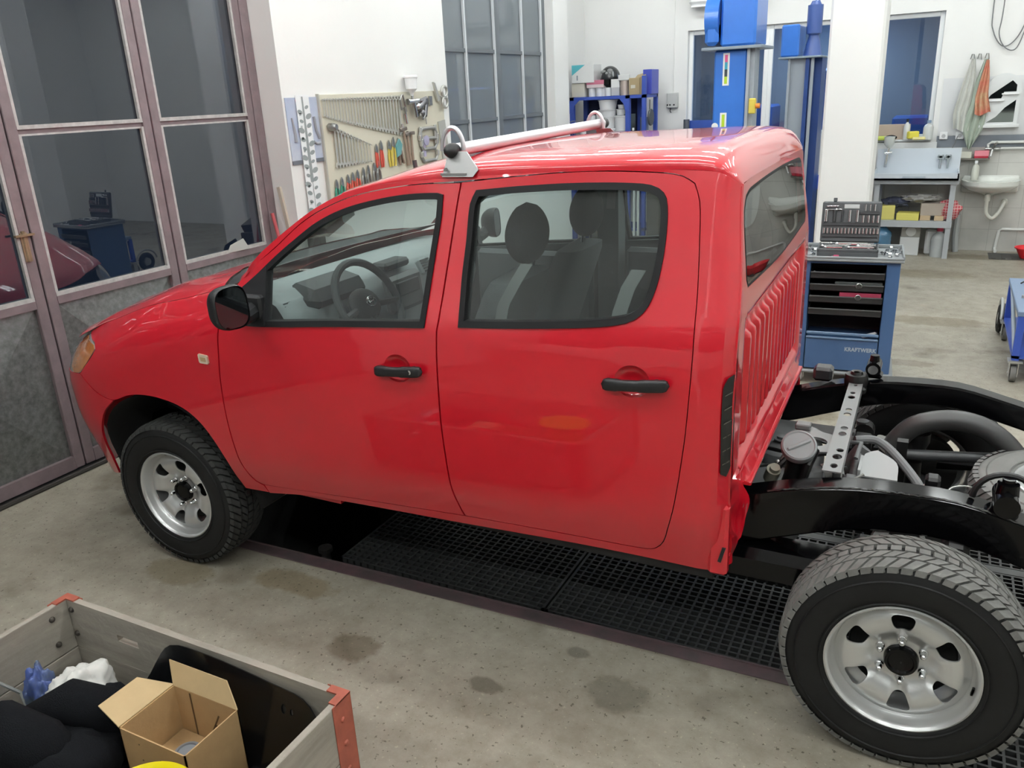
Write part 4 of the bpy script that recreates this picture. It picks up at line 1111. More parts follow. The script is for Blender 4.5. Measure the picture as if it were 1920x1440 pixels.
# filler neck, cap
Cc = Vector((2.685, .545, .828)); Nc = Vector((.12, -.62, .78)).normalized()
Q = Nc.to_track_quat('Z', 'Y').to_matrix()
mb = MB(); mb.lathe([(.048, -.02), (.060, -.018), (.062, .0), (.060, .010), (.054, .014), (.050, .011), (.0, .011)], Cc, n=40, rot=Q)
cap = mb.build('fuel_cap', mat('grey_fuel_cap', (.25, .265, .27), rough=.45), truck, smooth=30)
mb = MB(); mb.v = []; mb.box(-.044, .044, -.0065, .0065, .010, .017, bev=.003); mb.v = [tuple(Cc + Q @ (Matrix.Rotation(.5, 3, 'Z') @ Vector(v))) for v in mb.v]; mb.build('cap_grip', mat('grey_fuel_cap', (.25, .265, .27)), cap)
mb = MB(); mb.tube([Cc - Nc * .015, Cc - Nc * .06, (2.67, .57, .70), (2.65, .60, .62)], .034, 14, radii=[.046, .036, .034, .034]); mb.tube([(2.735, .60, .80), (2.72, .545, .76), (2.705, .535, .70), (2.70, .55, .62)], .016, 10)
mb.build('filler_neck', SATBLK, truck)
mb = MB(); mb.tube([(2.70, .58, .68), (2.745, .60, .70), (2.79, .62, .72)], .034, 12, radii=[.034, .034, .02]); mb.tube(sm3([(2.72, .74, .73), (2.77, .73, .745), (2.80, .69, .73), (2.82, .62, .70)]), .020, 10)
mb.build('filler_hose', mat('grey_rubber_hose', (.17, .175, .18), rough=.6), truck)
mb = MB(); mb.tube([(2.765, .61, .712 + .0), (2.785, .62, .718)], .030, 12); mb.cyl((2.62, .66, .70), (2.63, .70, .72), .02); mb.sphere((2.60, .66, .70), .012); mb.build('hose_clamp', ZINC, truck)
# brackets and bushes on the far rail
mb = MB(); mb.lathe([(.012, .034), (.022, .038), (.026, .026), (.044, .026), (.048, .012), (.048, -.01), (.04, -.05)], (2.80, 1.325, .835), n=28); mb.box(2.765, 2.845, 1.28, 1.34, .78, .815, bev=.01); mb.build('body_mount', SATBLK, truck)
mb = MB(); mb.box(2.62, 2.70, 1.35, 1.43, .80, .862, bev=.012); mb.build('rail_bracket', mat('semi_gloss_black', (.03, .031, .033), rough=.25), truck)
mb = MB(); mb.cyl((2.862, 1.38, .85), (2.862, 1.38, .935), .026, .018); mb.cyl((2.862, 1.33, .885), (2.862, 1.43, .885), .030, n=20); mb.box(2.825, 2.90, 1.34, 1.42, .84, .86, bev=.01); sh_ = mb.build('shackle_mount', GLOSSBLK, truck)
MB().cyl((2.862, 1.322, .885), (2.862, 1.332, .885), .020, n=16).build('mount_bolt', CHROME, sh_)
# near shackle mount with a looped hose
mb = MB(); mb.cyl((3.315, .38, .77), (3.315, .38, .875), .040, .030, n=20); mb.cyl((3.315, .38, .875), (3.315, .38, .89), .018); mb.cyl((3.315, .32, .82), (3.315, .44, .82), .036, n=18); mb.build('shackle_mount', GLOSSBLK, truck)
mb = MB(); mb.tube([(3.315 + .088 * math.cos(a), .40, .805 + .088 * math.sin(a)) for a in [PI * i / 14 for i in range(15)]], .0095, 8); mb.build('looped_hose', SATBLK, truck)
# axle, springs, bump stops
mb = MB(); mb.cyl((3.085, .20, .36), (3.085, 1.56, .36), .045); mb.sphere((3.085, .88, .37), .15, sc=(1, .8, 1)); mb.build('rear_axle', SATBLK, truck)
for y in (.30, 1.465):
    mb = MB()
    for k_, (L, z) in enumerate(((.62, .455), (.50, .443), (.36, .431))):
        mb.grid(lambda u, v: (3.085 + L * (2 * u - 1), y - .03 + .06 * v, z + .055 * (2 * u - 1) ** 2), 12, 2); mb.grid(lambda u, v: (3.085 + L * (2 * u - 1), y + .03 - .06 * v, z - .008 + .055 * (2 * u - 1) ** 2), 12, 2)
    mb.box(3.02, 3.15, y - .045, y + .045, .40, .47); mb.build('leaf_spring', SATBLK, truck)
mb = MB(); mb.lathe([(.0, .0), (.03, .0), (.045, .03), (.038, .06), (.05, .09), (.05, .13)], (3.06, 1.25, .53), n=18); mb.cyl((3.06, 1.25, .40), (3.06, 1.25, .53), .03); mb.build('bump_stop', SATBLK, truck); mb = MB(); mb.box(3.16, 3.24, .33, .43, .50, .67, bev=.02); mb.build('bump_stop', SATBLK, truck); mb = MB(); mb.box(2.46, 3.02, .27, .44, .40, .53, bev=.03); mb.box(2.9, 3.16, .27, .43, .50, .60, bev=.02); mb.build('spring_hanger', GLOSSBLK, truck)
mb = MB(); mb.cyl((2.95, 1.12, .60), (3.40, 1.22, .605), .022); mb.build('shock_absorber', mat('dark_shock', (.04, .042, .045), rough=.4), truck)
mb = MB(); P_ = crom([(2.955,.555),(2.985,.635),(3.05,.712),(3.16,.748),(3.27,.735),(3.36,.68),(3.43,.60),(3.50,.52),(3.62,.47)], .03, closed=False)
mb.tube([(x, 1.19 + .10 * max(0, x - 3.1), z) for x, z in P_], .041, 18); ex = mb.build('exhaust_pipe', mat('dark_exhaust_steel', (.075, .075, .075), rough=.42, metal=.5), truck, smooth=60)
mb = MB(); mb.lathe([(.030, -.008), (.066, -.008), (.066, .008), (.030, .008)], (2.962, 1.19, .60), n=22, rot=rotm(0, .55, 0)); mb.build('exhaust_flange', ZINC, ex)
mb = MB(); mb.tube([(1.2, 1.12, .40), (2.4, 1.14, .42), (2.90, 1.18, .47), (2.955, 1.19, .555)], .032, 12); mb.build('exhaust_front', SATBLK, truck)
# brake load valve under a pale cover, brake lines
pc = crom([(2.88,.70),(2.89,.83),(2.93,.86),(3.0,.80),(3.01,.70)], .03, corner=60)
mb = sheet(pc, lambda x, y, t: (x, y, .695 + .25 * (y - .76) - t), .006, (), .04); mb.box(2.875, 2.885, .70, .84, .64, .70); mb.build('valve_cover', mat('pale_cover_plate', (.36, .37, .37), rough=.5), truck)
mb = MB(); mb.box(2.82, 2.93, .62, .74, .60, .67, bev=.02); mb.cyl((2.86, .78, .60), (2.86, .88, .68), .02); mb.cyl((2.83, .9, .62), (2.88, .92, .70), .03); mb.build('brake_valve', mat('dusty_alloy', (.22, .225, .23), rough=.5, metal=.5, var=.4, vscale=25), truck)
mb = MB(); mb.tube(sm3([(2.84, .98, .70), (2.92, 1.0, .70), (3.0, .93, .67), (3.10, .80, .60), (3.14, .70, .52)]), .017, 10); mb.tube([(2.82, .88, .73), (2.87, .86, .74), (2.86, .80, .70)], .009, 8); mb.build('brake_hose', mat('grey_rubber_hose', (.17, .175, .18)), truck)
mb = MB(); mb.tube(sm3([(3.16, .72, .62), (3.19, .80, .64), (3.26, .84, .63), (3.24, .74, .61), (3.17, .66, .60)]), .0032, 6); mb.tube([(3.08, .70, .60), (3.10, .78, .64), (3.13, .80, .66)], .006, 6); mb.tube([(2.86, .70, .63), (2.87, .66, .68), (2.90, .67, .70)], .006, 6); mb.buildall('brake_pipe', ZINC, truck)
mb = MB(); mb.box(3.10, 3.15, .76, .82, .60, .68, bev=.01); mb.box(2.99, 3.03, 1.02, 1.06, .60, .70); mb.cyl((2.86, 1.16, .66), (2.86, 1.22, .66), .04); mb.box(2.83, 2.90, .98, 1.08, .64, .70, bev=.01); mb.buildall('axle_breather', SATBLK, truck)
mb = MB(); mb.cyl((2.85, 1.20, .63), (2.85, 1.20, .70), .025); mb.box(2.81, 2.835, 1.02, 1.06, .70, .715); mb.build('sensor_unit', mat('dark_grey_part', (.09, .092, .095), rough=.5), truck)
mb = MB(); mb.box(2.96, 3.0, .36, .40, .60, .655, rot=rotm(0, .3, 0)); mb.tube([(3.10, .36, .665), (3.115, .35, .63), (3.11, .33, .60), (3.135, .33, .585)], .008, 6); mb.box(3.095, 3.125, .325, .34, .585, .64, rot=rotm(0, .3, 0)); mb.tube([(3.13, .34, .60), (3.18, .34, .625), (3.22, .36, .64)], .004, 6); mb.buildall('rail_clip', mat('pale_clip', (.50, .50, .49), rough=.4), truck)
mb = MB(); mb.tube(sm3([(2.44, .28, .50), (2.50, .29, .445), (2.60, .30, .415), (2.74, .31, .43), (2.95, .32, .46)]), .0035, 6); mb.cyl((2.655, .304, .405), (2.657, .304, .435), .008); mb.build('parking_brake_cable', ZINC, truck)
mb = MB(); mb.box(2.2, 2.9, .95, 1.2, .36, .40, bev=.01); mb.cyl((.9, .95, .40), (2.95, .90, .38), .035); mb.build('propeller_shaft', SATBLK, truck)
mb = MB(); mb.cyl((0, .25, .36), (0, 1.5, .36), .03); mb.box(-.2, .25, .45, 1.3, .30, .42, bev=.03); mb.build('front_axle', DARKIN, truck)
# roof bar: tube on two feet with hoops
RBx, RBz = 1.545, 1.905
bar = bpy.data.objects.new('roof_rack', None); COL.objects.link(bar); bar.parent = truck; bar.location = Vector((RBx, .88, 1.85)) - truck.location
PALE = mat('pale_silver_aluminium', (.66, .65, .68), rough=.32, metal=.6)
mb = MB(); mb.cyl((RBx, .215, RBz - .02), (RBx, 1.60, RBz), .022, n=20); mb.build('cross_bar', PALE, bar)
mb = MB(); mb.sphere((RBx - .0, .195, RBz - .02), .025, sc=(1.0, 1.7, 1.0)); mb.sphere((RBx, 1.615, RBz), .026, sc=(1.0, 1.6, 1.0)); mb.buildall('end_cap', BLKP, bar)
for yf, sg in ((.19, 1), (1.57, -1)):
    mb = MB(); ft = crom([(RBx - .025,-.0),(RBx + .095,-.0),(RBx + .112,.022),(RBx + .055,.08),(RBx - .018,.08),(RBx - .018,.045)], .03, corner=30)
    yb = yf - sg * .035
    mb = sheet(ft, lambda x, z, t: (x, yb + sg * (t + .45 * z), 1.802 + z), .006, (), .04, flip=(sg < 0))
    mb.box(RBx - .03, RBx + .07, min(yb, yb + sg * .08), max(yb, yb + sg * .08), 1.806 + .0, 1.814 + .0); mb.cyl((RBx - .008, yb - sg * .004, 1.826), (RBx - .008, yb + sg * .004, 1.826), .006)
    mb.build('rack_foot', mat('satin_aluminium', (.34, .34, .34), rough=.4, metal=.7), bar)
    mb = MB(); mb.tube([(RBx - .012 - .042 * math.cos(a), yf + sg * .03, RBz - .022 + .075 * math.sin(a)) for a in [PI * i / 16 for i in range(17)]], .0085, 10)
    mb.build('rack_hoop', PALE, bar)
# ============================================================ CRATE IN FRONT
from mathutils import noise as mnoise
WOOD = mat('weathered_grey_wood', (0.40, 0.365, 0.31), rough=0.75, var=0.35, vscale=7, bump=.25, bscale=35)
def woodify():
    m = MATS['weathered_grey_wood']; nt = m.node_tree
    n = [x for x in nt.nodes if x.type == 'TEX_NOISE'][0]; tc = [x for x in nt.nodes if x.type == 'TEX_COORD'][0]
    mp = nt.nodes.new('ShaderNodeMapping'); mp.inputs['Scale'].default_value = (.35, .35, 3.0)
    nt.links.new(tc.outputs['Object'], mp.inputs[0]); nt.links.new(mp.outputs[0], n.inputs['Vector'])
woodify()
RUST = mat('red_oxide_steel', (0.42, 0.105, 0.065), rough=0.5, var=0.3, vscale=18)
K0, K1, J0, J1, KT = .505, 1.715, -1.655, -.845, .50
cr = thing('wooden_crate', 'weathered grey wooden pallet crate with red steel corners standing on the concrete', 'crate', (1.11, -1.25, 0))
T = .022
for z0, z1 in ((.125, .308), (.312, KT)):
    hole = z1 > .4
    f = MB()
    if hole:
        f.box(K0, .76, J1 - T, J1, z0, z1); f.box(.86, K1, J1 - T, J1, z0, z1); f.box(.76, .86, J1 - T, J1, z0, .40); f.box(.76, .86, J1 - T, J1, .425, z1)
    else: f.box(K0, K1, J1 - T, J1, z0, z1)
    f.build('plank', WOOD, cr, smooth=0)
    f = MB(); f.box(K0, K1, J0, J0 + T, z0, z1, bev=.002); f.build('plank', WOOD, cr, smooth=0)
    f = MB(); f.box(K0, K0 + T, J0 + T, J1 - T, z0, z1, bev=.002); f.build('plank', WOOD, cr, smooth=0)
    f = MB(); f.box(K1 - T, K1, J0 + T, J1 - T, z0, z1, bev=.002); f.build('plank', WOOD, cr, smooth=0)
f = MB(); f.box(K0, K1, J0, J1, .10, .124)
for y in (J0, (J0 + J1) / 2 - .05, J1 - .1): f.box(K0, K1, y, y + .1, 0, .022)
for y in (J0, (J0 + J1) / 2 - .05, J1 - .1):
    for x in (K0, (K0 + K1) / 2 - .07, K1 - .14): f.box(x, x + .14, y, y + .1, .022, .10)
f.build('pallet_base', WOOD, cr, smooth=0)
for cx, sx in ((K0, 1), (K1, -1)):
    for cy, sy in ((J0, 1), (J1, -1)):
        f = MB(); e = .003
        xa, xb = sorted((cx - sx * e, cx + sx * .075)); ya, yb = sorted((cy - sy * e, cy))
        f.box(xa, xb, ya, yb, .12, KT + .004, bev=.001)
        ya, yb = sorted((cy - sy * e, cy + sy * .075)); xa, xb = sorted((cx - sx * e, cx))
        f.box(xa, xb, ya, yb, .12, KT + .004, bev=.001)
        xa, xb = sorted((cx - sx * e, cx + sx * .06)); ya, yb = sorted((cy - sy * e, cy + sy * (T + .001)))
        f.box(xa, xb, ya, yb, KT, KT + .005)
        xa, xb = sorted((cx - sx * e, cx + sx * (T + .001))); ya, yb = sorted((cy + sy * (T + .0012), cy + sy * .06))
        f.box(xa, xb, ya, yb, KT, KT + .005)
        for z in (.18, .27, .36, .44):
            f.lathe([(.0, .006), (.006, .005), (.009, 0)], (cx - sx * .003, cy + sy * .04, z), 'x', n=10) if sx < 0 else f.lathe([(.009, 0), (.006, -.005), (.0, -.006)], (cx - .003, cy + sy * .04, z), 'x', n=10)
        f.build('corner_iron', RUST, cr, smooth=30)
f = MB()
for x, y, z in ((K0 + T, -.93, .46), (K0 + T, -.93, .36), (.545, J1 - T, .465), (.545, J1 - T, .37)):
    f.sphere((x, y, z), .011, 10, 6, sc=(1, 1, 1))
f.build('bolt_head', mat('dark_bolt', (.08, .07, .06), rough=.5, metal=.5), cr)
# black plastic panel leaning on the far side
gp = crom([(-.20,.0),(.62,.0),(.63,.28),(.60,.335),(.54,.362),(.11,.378),(.04,.368),(.0,.33),(-.12,.12)], .05, corner=50)
def lean(u, w, t):
    return (1.0 + u, -.955 + w * .20 + t * .95, .14 + w * .915 + .006 * math.sin(u * 9) - t * .5 + .006 * math.exp(-((w - .2) / .02) ** 2))
mb = sheet(gp, lean, .006, [ell(.505, .300, .009, .016, 14), ell(.535, .298, .006, .011, 12)], .04, flip=False)
o = mb.build('trim_sheet', mat('glossy_black_plastic', (.005, .0053, .006), rough=.22, coat=.1), loc=(1.28, -.95, .135), smooth=40)
single(o, 'large black plastic trim panel leaning inside the crate behind the cardboard box', 'panel')
mb = MB(); mb.box(1.36, 1.67, -1.45, -.96, .14, .168, bev=.01, rot=rotm(.0, -.08, .08)); mb.box(1.42, 1.68, -1.30, -.90, .17, .19, bev=.006, rot=rotm(.1, -.1, .2))
single(mb.build('plastic_sheet', MATS['glossy_black_plastic'], loc=(1.5, -1.2, .14)), 'flat black plastic sheet lying in the crate by its red near corner', 'panel')
# cloth heaps
def heap(c, rx, ry, rz, seed, fold=.25, fr=4.0, n=64, m=32, sharp=2.2):
    def fn(u, v):
        th = 2 * PI * u; ph = PI * v
        d = Vector((math.sin(ph) * math.cos(th), math.sin(ph) * math.sin(th), -math.cos(ph)))
        q = d * fr + Vector((seed * 7.1, seed * 3.3, seed))
        k = 1 + fold * mnoise.noise(q) + fold * .55 * (1 - abs(mnoise.noise(q * sharp)) * 2.2) * .5
        p = Vector((c[0] + rx * d.x * k, c[1] + ry * d.y * k, c[2] + rz * max(d.z, -.5) * k))
        p.z = max(p.z, .131); return tuple(p)
    return MB().grid(fn, n, m, closeu=True)
def clampbox(mb):
    mb.v = [(min(max(x, K0 + T + .004), K1 - T - .004), min(max(y, J0 + T + .004), J1 - T - .004), z) for x, y, z in mb.v]; return mb
CLOTH = mat('black_fleece', (.005, .0055, .007), spec=.15, rough=.95, bump=.4, bscale=300)
mb = clampbox(heap((.90, -1.30, .20), .34, .24, .20, 1.3, .30, 2.6)); mb2 = clampbox(heap((.98, -1.04, .22), .22, .14, .13, 2.1, .3, 2.6)); mb._add(mb2.v, mb2.f)
mb3 = MB(); mb3.tube([(.78,-1.20,.35),(.86,-1.12,.375),(.98,-1.08,.36),(1.06,-1.05,.31)], .07, 18, radii=[.05,.075,.07,.05]); mb3.tube([(.66,-1.26,.34),(.80,-1.30,.40),(.95,-1.28,.38),(1.04,-1.24,.28)], .07, 18, radii=[.05,.085,.08,.05])
mb3.v = [tuple(Vector(p) + Vector((0, 0, .018 * mnoise.noise(Vector(p) * 14)))) for p in mb3.v]; mb._add(mb3.v, mb3.f); mb.v = [(min(x, 1.132) if y < -.955 else x, y, z) for x, y, z in mb.v]
single(mb.build('jacket', CLOTH, loc=(.9, -1.2, .13), smooth=180), 'crumpled black fleece jacket heaped in the crate beside the open cardboard box', 'jacket')
mb = clampbox(heap((.775, -1.035, .315), .085, .10, .095, 4.2, .30, 1.9, sharp=2.6))
single(mb.build('rag', mat('white_cotton', (.66, .65, .62), rough=.9), loc=(.775, -1.035, .23), smooth=180), 'crumpled white cotton rag on the heap in the crate', 'rag')
mb = clampbox(heap((.66, -1.09, .30), .05, .045, .11, 5.2, .40, 2.6, sharp=3))
single(mb.build('work_glove', mat('blue_glove', (.04, .08, .36), rough=.6, col2=(.10, .13, .15), vscale=11), loc=(.66, -1.09, .2), smooth=180), 'blue and grey work glove standing up beside the white rag', 'glove')
mb = clampbox(heap((.60, -1.36, .25), .10, .13, .12, 6.2, .3, 2.2))
single(mb.build('cloth', mat('pale_blue_cloth', (.42, .50, .58), rough=.9), loc=(.6, -1.36, .13), smooth=180), 'pale blue cloth poking out under the black jacket at the crate side', 'cloth')
mb = MB(); mb.tube([(.60,-1.40,.40),(.56,-1.30,.43),(.56,-1.18,.42),(.60,-1.12,.33),(.66,-1.14,.28)], .006, 8)
single(mb.build('clear_hose', mat('clear_hose', (.22, .23, .22), rough=.2), loc=(.6, -1.2, .28)), 'thin grey hose curling against the end boards of the crate', 'hose')
# cardboard box with two raised flaps
CARD = mat('brown_cardboard', (.50, .325, .155), rough=.8, var=.14, vscale=9, bump=.08, bscale=90)
CARDO = mat('pale_cardboard_face', (.56, .41, .22), rough=.8, var=.12, vscale=9)
bx = thing('cardboard_box', 'open brown cardboard box with raised flaps and oily marks inside the crate', 'box', (1.27, -1.06, .19))
xa, xb, ya, yb, zt_, zb_ = 1.14, 1.40, -1.16, -.965, .425, .13
f = MB(); t = .004
f.box(xa, xb, ya, ya + t, zb_, zt_); f.box(xa, xb, yb - t, yb, zb_, zt_); f.box(xa, xa + t, ya, yb, zb_, zt_); f.box(xb - t, xb, ya, yb, zb_, zt_); f.box(xa, xb, ya, yb, zb_, zb_ + t)
f.build('box_body', CARD, bx, smooth=0)
def flap(p0, p1, out, up, L, taper=.02, name='flap'):
    p0, p1 = Vector(p0), Vector(p1); d = (Vector(out) * 1.0 + Vector((0, 0, up))).normalized() * L; e = (p1 - p0).normalized() * taper
    nn = (p1 - p0).cross(d).normalized() * .004
    q = [p0, p1, p1 + d - e, p0 + d + e]; mb = MB(); vs = q + [v + nn for v in q]
    mb._add(vs, [(0, 1, 2, 3), (7, 6, 5, 4), (0, 4, 5, 1), (1, 5, 6, 2), (2, 6, 7, 3), (3, 7, 4, 0)]); return mb.build(name, CARDO, bx, smooth=0)
flap((xa, yb, zt_), (xb, yb, zt_), (-.55, .35, 0), .70, .082, .012)
flap((xa, ya, zt_), (xa, yb, zt_), (-1, -.05, 0), .12, .115, .03)
f = MB()
for i in range(9):
    random.seed(i + 3); y = ya - .0008; x = xa + .03 + random.random() * .2; z = .27 + random.random() * .13; r = .002 + random.random() * .003
    f.cyl((x, ya - .0006, z), (x, ya + .001, z), r, n=9)
f.cyl((1.30, yb - .0045, .33), (1.30, yb - .0052, .33), .007, n=8); f.box(1.296, 1.301, yb - .0052, yb - .0042, .30, .38, rot=rotm(0, .5, 0)); f.box(1.206, 1.212, yb - .0052, yb - .0042, .22, .42)
f.build('oil_mark', mat('dark_oil_mark', (.10, .055, .02), rough=.6), bx)
f = MB(); f.lathe([(0, 0), (.036, 0), (.038, .004), (.038, .085), (.036, .092), (.028, .094), (.026, .090), (0, .090)], (1.33, -1.10, .274), n=28)
single(f.build('spray_can', mat('grey_can', (.19, .20, .22), rough=.35, metal=.3), loc=(1.33, -1.10, .274)), 'short grey can standing inside the open cardboard box', 'can')
yb_ = thing('yellow_tub', 'bright yellow plastic tub with a rounded rim at the near side of the cardboard box', 'tub', (1.46, -1.335, .2))
f = MB(); f.lathe([(.085, 0), (.105, .15), (.118, .235), (.130, .248), (.136, .240), (.132, .225)], (1.43, -1.325, .195), n=44); f.lathe([(0, .01), (.085, .01)], (1.43, -1.325, .195), n=24)
f.build('tub_shell', mat('yellow_plastic', (.85, .72, .01), rough=.3), yb_, smooth=50)
f = MB(); f.box(1.147, 1.393, -1.153, -.972, .135, .272, bev=.002)
single(f.build('parts_carton', mat('oily_carton', (.42, .26, .12), rough=.8, var=.3), loc=(1.27, -1.06, .135)), 'oily brown carton packed inside the open cardboard box under the grey can', 'carton')
# ============================================================ WHITE WALL WITH THE TOOL BOARD (x = -1.26)
WX = -1.26
cal = thing('calendar', 'silver blue wall calendar with a tool picture hanging beside the growth chart', 'calendar', (WX + .004, 2.71, 1.64))
f = MB(); f.box(WX + .002, WX + .008, 2.54, 2.89, 1.665, 2.11); f.build('poster_sheet', mat('calendar_print', (.55, .58, .64), rough=.35, col2=(.36, .42, .58), vscale=2.5), cal, smooth=0)
f = MB(); f.box(WX + .002, WX + .012, 2.54, 2.89, 1.64, 1.668); f.build('bottom_bar', mat('dark_bar', (.13, .14, .16), rough=.4), cal, smooth=0)
f = MB(); f.tube([(WX + .010, 2.585, 1.97), (WX + .010, 2.60, 1.86), (WX + .010, 2.60, 1.80)], .014, 8, radii=[.007, .012, .015]); f.tube([(WX + .010, 2.83, 1.97), (WX + .010, 2.84, 1.87), (WX + .010, 2.87, 1.81)], .012, 8); f.tube([(WX + .010, 2.80, 1.79), (WX + .010, 2.83, 1.775), (WX + .010, 2.87, 1.775)], .011, 8)
f.buildall('printed_wrench', mat('print_grey', (.30, .31, .34), rough=.4), cal)
ch = thing('growth_chart', 'tall white growth chart strip printed with a grey leafy stem, hanging over the calendar', 'wall chart', (WX + .01, 2.71, 1.25))
def sy(z): return 2.715 - .0 * (2.1 - z)
f = MB(); f.box(WX + .014, WX + .018, 2.645, 2.79, 1.255, 2.125); f.build('chart_strip', mat('white_chart', (.78, .80, .81), rough=.4), ch, smooth=0)
LG = mat('chart_grey_print', (.27, .30, .30), rough=.5)
f = MB(); f._add([(WX + .019, 2.705, 2.115), (WX + .019, 2.722, 2.115), (WX + .019, 2.735, 1.50), (WX + .019, 2.700, 1.50)], [(0, 1, 2, 3)]); f._add([(WX + .019, 2.715, 1.50), (WX + .019, 2.722, 1.50), (WX + .019, 2.722, 1.27), (WX + .019, 2.718, 1.27)], [(0, 1, 2, 3)])
f.build('printed_stem', LG, ch, smooth=0)
random.seed(4); f = MB(); x_ = WX + .0195
for i in range(24):
    z = 2.04 - i * .0325; s_ = -1 if i % 2 else 1; L = .022 + .012 * ((i * 7) % 3) / 2; yc = 2.715 + s_ * (.014 + L)
    f._add([(x_, yc + L * math.cos(2*PI*k/10), z + .6 * L * math.sin(2*PI*k/10) + .2 * L * s_ * math.cos(2*PI*k/10)) for k in range(10)], [tuple(range(10))])
f.build('printed_leaf', LG, ch, smooth=0)
f = MB()
for i, z in enumerate((1.99, 1.90, 1.82, 1.73, 1.60, 1.47, 1.345)):
    for k in range(3): f.box(x_ - .001, x_, 2.662 + .007 * k, 2.668 + .007 * k, z - .010 + .004 * ((i + k) % 2), z + .012)
f.build('printed_letter', mat('chart_pale_print', (.42, .45, .46), rough=.5), ch, smooth=0)
BOARD = mat('cream_tool_board', (.63, .60, .49), rough=.6, var=.04, vscale=3)
bd = thing('tool_board', 'cream painted tool board on the white pier, hung with rows of spanners', 'board', (WX + .02, 3.8, 1.35))
f = MB(); f.box(WX + .001, WX + .018, 2.90, 4.70, 1.30, 2.125, bev=.003); f.build('board_panel', BOARD, bd, smooth=0)
f = MB(); f.box(WX + .001, WX + .026, 2.89, 2.905, 1.30, 2.13); f.build('board_edge', mat('grey_board_edge', (.42, .41, .36), rough=.5), bd, smooth=0)
TX_ = WX + .030
# ---- combination spanner, unit length 1 hanging down from its ring
def spanner_mb():
    mb = MB(); w = .052
    def ring(c, r0, r1, th, n=18):
        for sgn in (0, 1): pass
        vs = []
        for i in range(n):
            a = 2 * PI * i / n
            for r, x in ((r0, -th), (r1, -th), (r1, th), (r0, th)): vs.append((x, c[0] + r * math.cos(a), c[1] + r * math.sin(a)))
        fs = [(4*i + k, 4*i + (k+1) % 4, 4*((i+1) % n) + (k+1) % 4, 4*((i+1) % n) + k) for i in range(n) for k in range(4)]
        mb._add(vs, fs)
    ring((0, -.055), .034, .062, .022)
    mb.prism([(-.024, -.11), (.024, -.11), (.030, -.86), (-.030, -.86)], -.012, .012, 'x')
    oe = [(-.030,-.85),(.030,-.85),(.075,-.90),(.082,-.95),(.062,-1.0),(.034,-.985),(.038,-.93),(-.030,-.925),(-.036,-.98),(-.060,-.99),(-.080,-.95),(-.072,-.90)]
    mb.prism(oe, -.02, .02, 'x')
    return mb
sp0 = spanner_mb().build('combination_spanner', mat('satin_spanner_steel', (.60, .59, .54), rough=.30, metal=.5), world=False, smooth=30)
def put(proto, y, z, s_, label, cat, group=None, first=[None], rot=0.0):
    o = proto if proto.get('used') is None else proto.copy()
    if proto.get('used') is None: proto['used'] = 1
    else: COL.objects.link(o)
    o.location = (TX_, y, z); o.scale = (s_, s_, s_); o.rotation_euler = (rot, 0, 0)
    props(o, label, cat, group); return o
made = []
ORD = 'first second third fourth fifth sixth seventh eighth ninth tenth eleventh twelfth thirteenth fourteenth fifteenth sixteenth seventeenth eighteenth nineteenth twentieth twenty-first twenty-second twenty-third twenty-fourth twenty-fifth twenty-sixth twenty-seventh'.split()
for i in range(27):
    q = i / 26; made.append(put(sp0, 2.935 + 1.01 * q ** 1.12, 2.095, .135 + .20 * q, ORD[i] + ' spanner from the growth chart in the long upper row of the tool board', 'spanner', 'spanners in the upper row'))
for i in range(12):
    q = i / 11; made.append(put(sp0, 3.03 + .44 * q, 1.885 - .155 * q, .315 - .165 * q, ORD[i] + ' spanner from the round tool head in the short second row', 'spanner', 'spanners in the second row'))
for o in made:
    if 'used' in o: del o['used']
# hooks rail
f = MB(); f.cyl((TX_, 2.915, 2.085), (TX_, 4.0, 2.085), .0025, n=6); f.cyl((TX_, 3.0, 1.885), (TX_, 3.50, 1.715), .0025, n=6); f.build('hook_rail', STEEL, bd)
f = MB(); f.lathe([(0, 0), (.03, 0), (.03, .05), (.02, .07), (0, .07)], (TX_ - .005, 2.985, 1.885), 'x', n=16)
single(f.build('round_tool', STEEL, loc=(TX_, 2.985, 1.86)), 'round dark steel tool head at the start of the second spanner row', 'tool')
# ---- pliers
def pliers(y, z, L, hm, label, tilt=0.0, spread=.035, group=None):
    t = thing('pliers', label, 'pliers', (TX_, y, z), 0, group)
    mb = MB()
    for s_ in (-1, 1): mb.prism([(0, 0), (s_ * .014 * L / .2, -.12 * L), (s_ * .020 * L / .2, -.32 * L), (0, -.34 * L)], -.005, .005, 'x')
    mb.cyl((-.007, 0, -.31 * L), (.008, 0, -.31 * L), .014, n=12)
    mb.v = [(p[0], p[1] * math.cos(tilt) - p[2] * math.sin(tilt), p[1] * math.sin(tilt) + p[2] * math.cos(tilt)) for p in mb.v]
    mb.build('jaws', STEEL, t, world=False)
    mb = MB()
    for s_ in (-1, 1):
        mb.tube([(0, s_ * .010, -.33 * L), (0, s_ * spread * .8, -.50 * L), (0, s_ * spread, -.72 * L), (0, s_ * spread * .75, -1.0 * L)], .0085, 8, radii=[.006, .009, .0095, .008])
    mb.v = [(p[0], p[1] * math.cos(tilt) - p[2] * math.sin(tilt), p[1] * math.sin(tilt) + p[2] * math.cos(tilt)) for p in mb.v]
    mb.build('handle_grips', hm, t, world=False)
    return t
RG = mat('red_grip', (.55, .085, .06), rough=.4); YG = mat('yellow_grip', (.62, .50, .10), rough=.4); GG = mat('green_grip', (.04, .25, .17), rough=.4); TG = mat('teal_grip', (.13, .33, .34), rough=.4); DG = mat('brown_grip', (.20, .14, .11), rough=.5)
pliers(3.555, 1.72, .19, RG, 'thin red handled pliers below the spanners, first of two reds', 0, .012)
pliers(3.625, 1.745, .22, RG, 'larger red handled pliers directly beside the yellow handled ones', 0, .016)
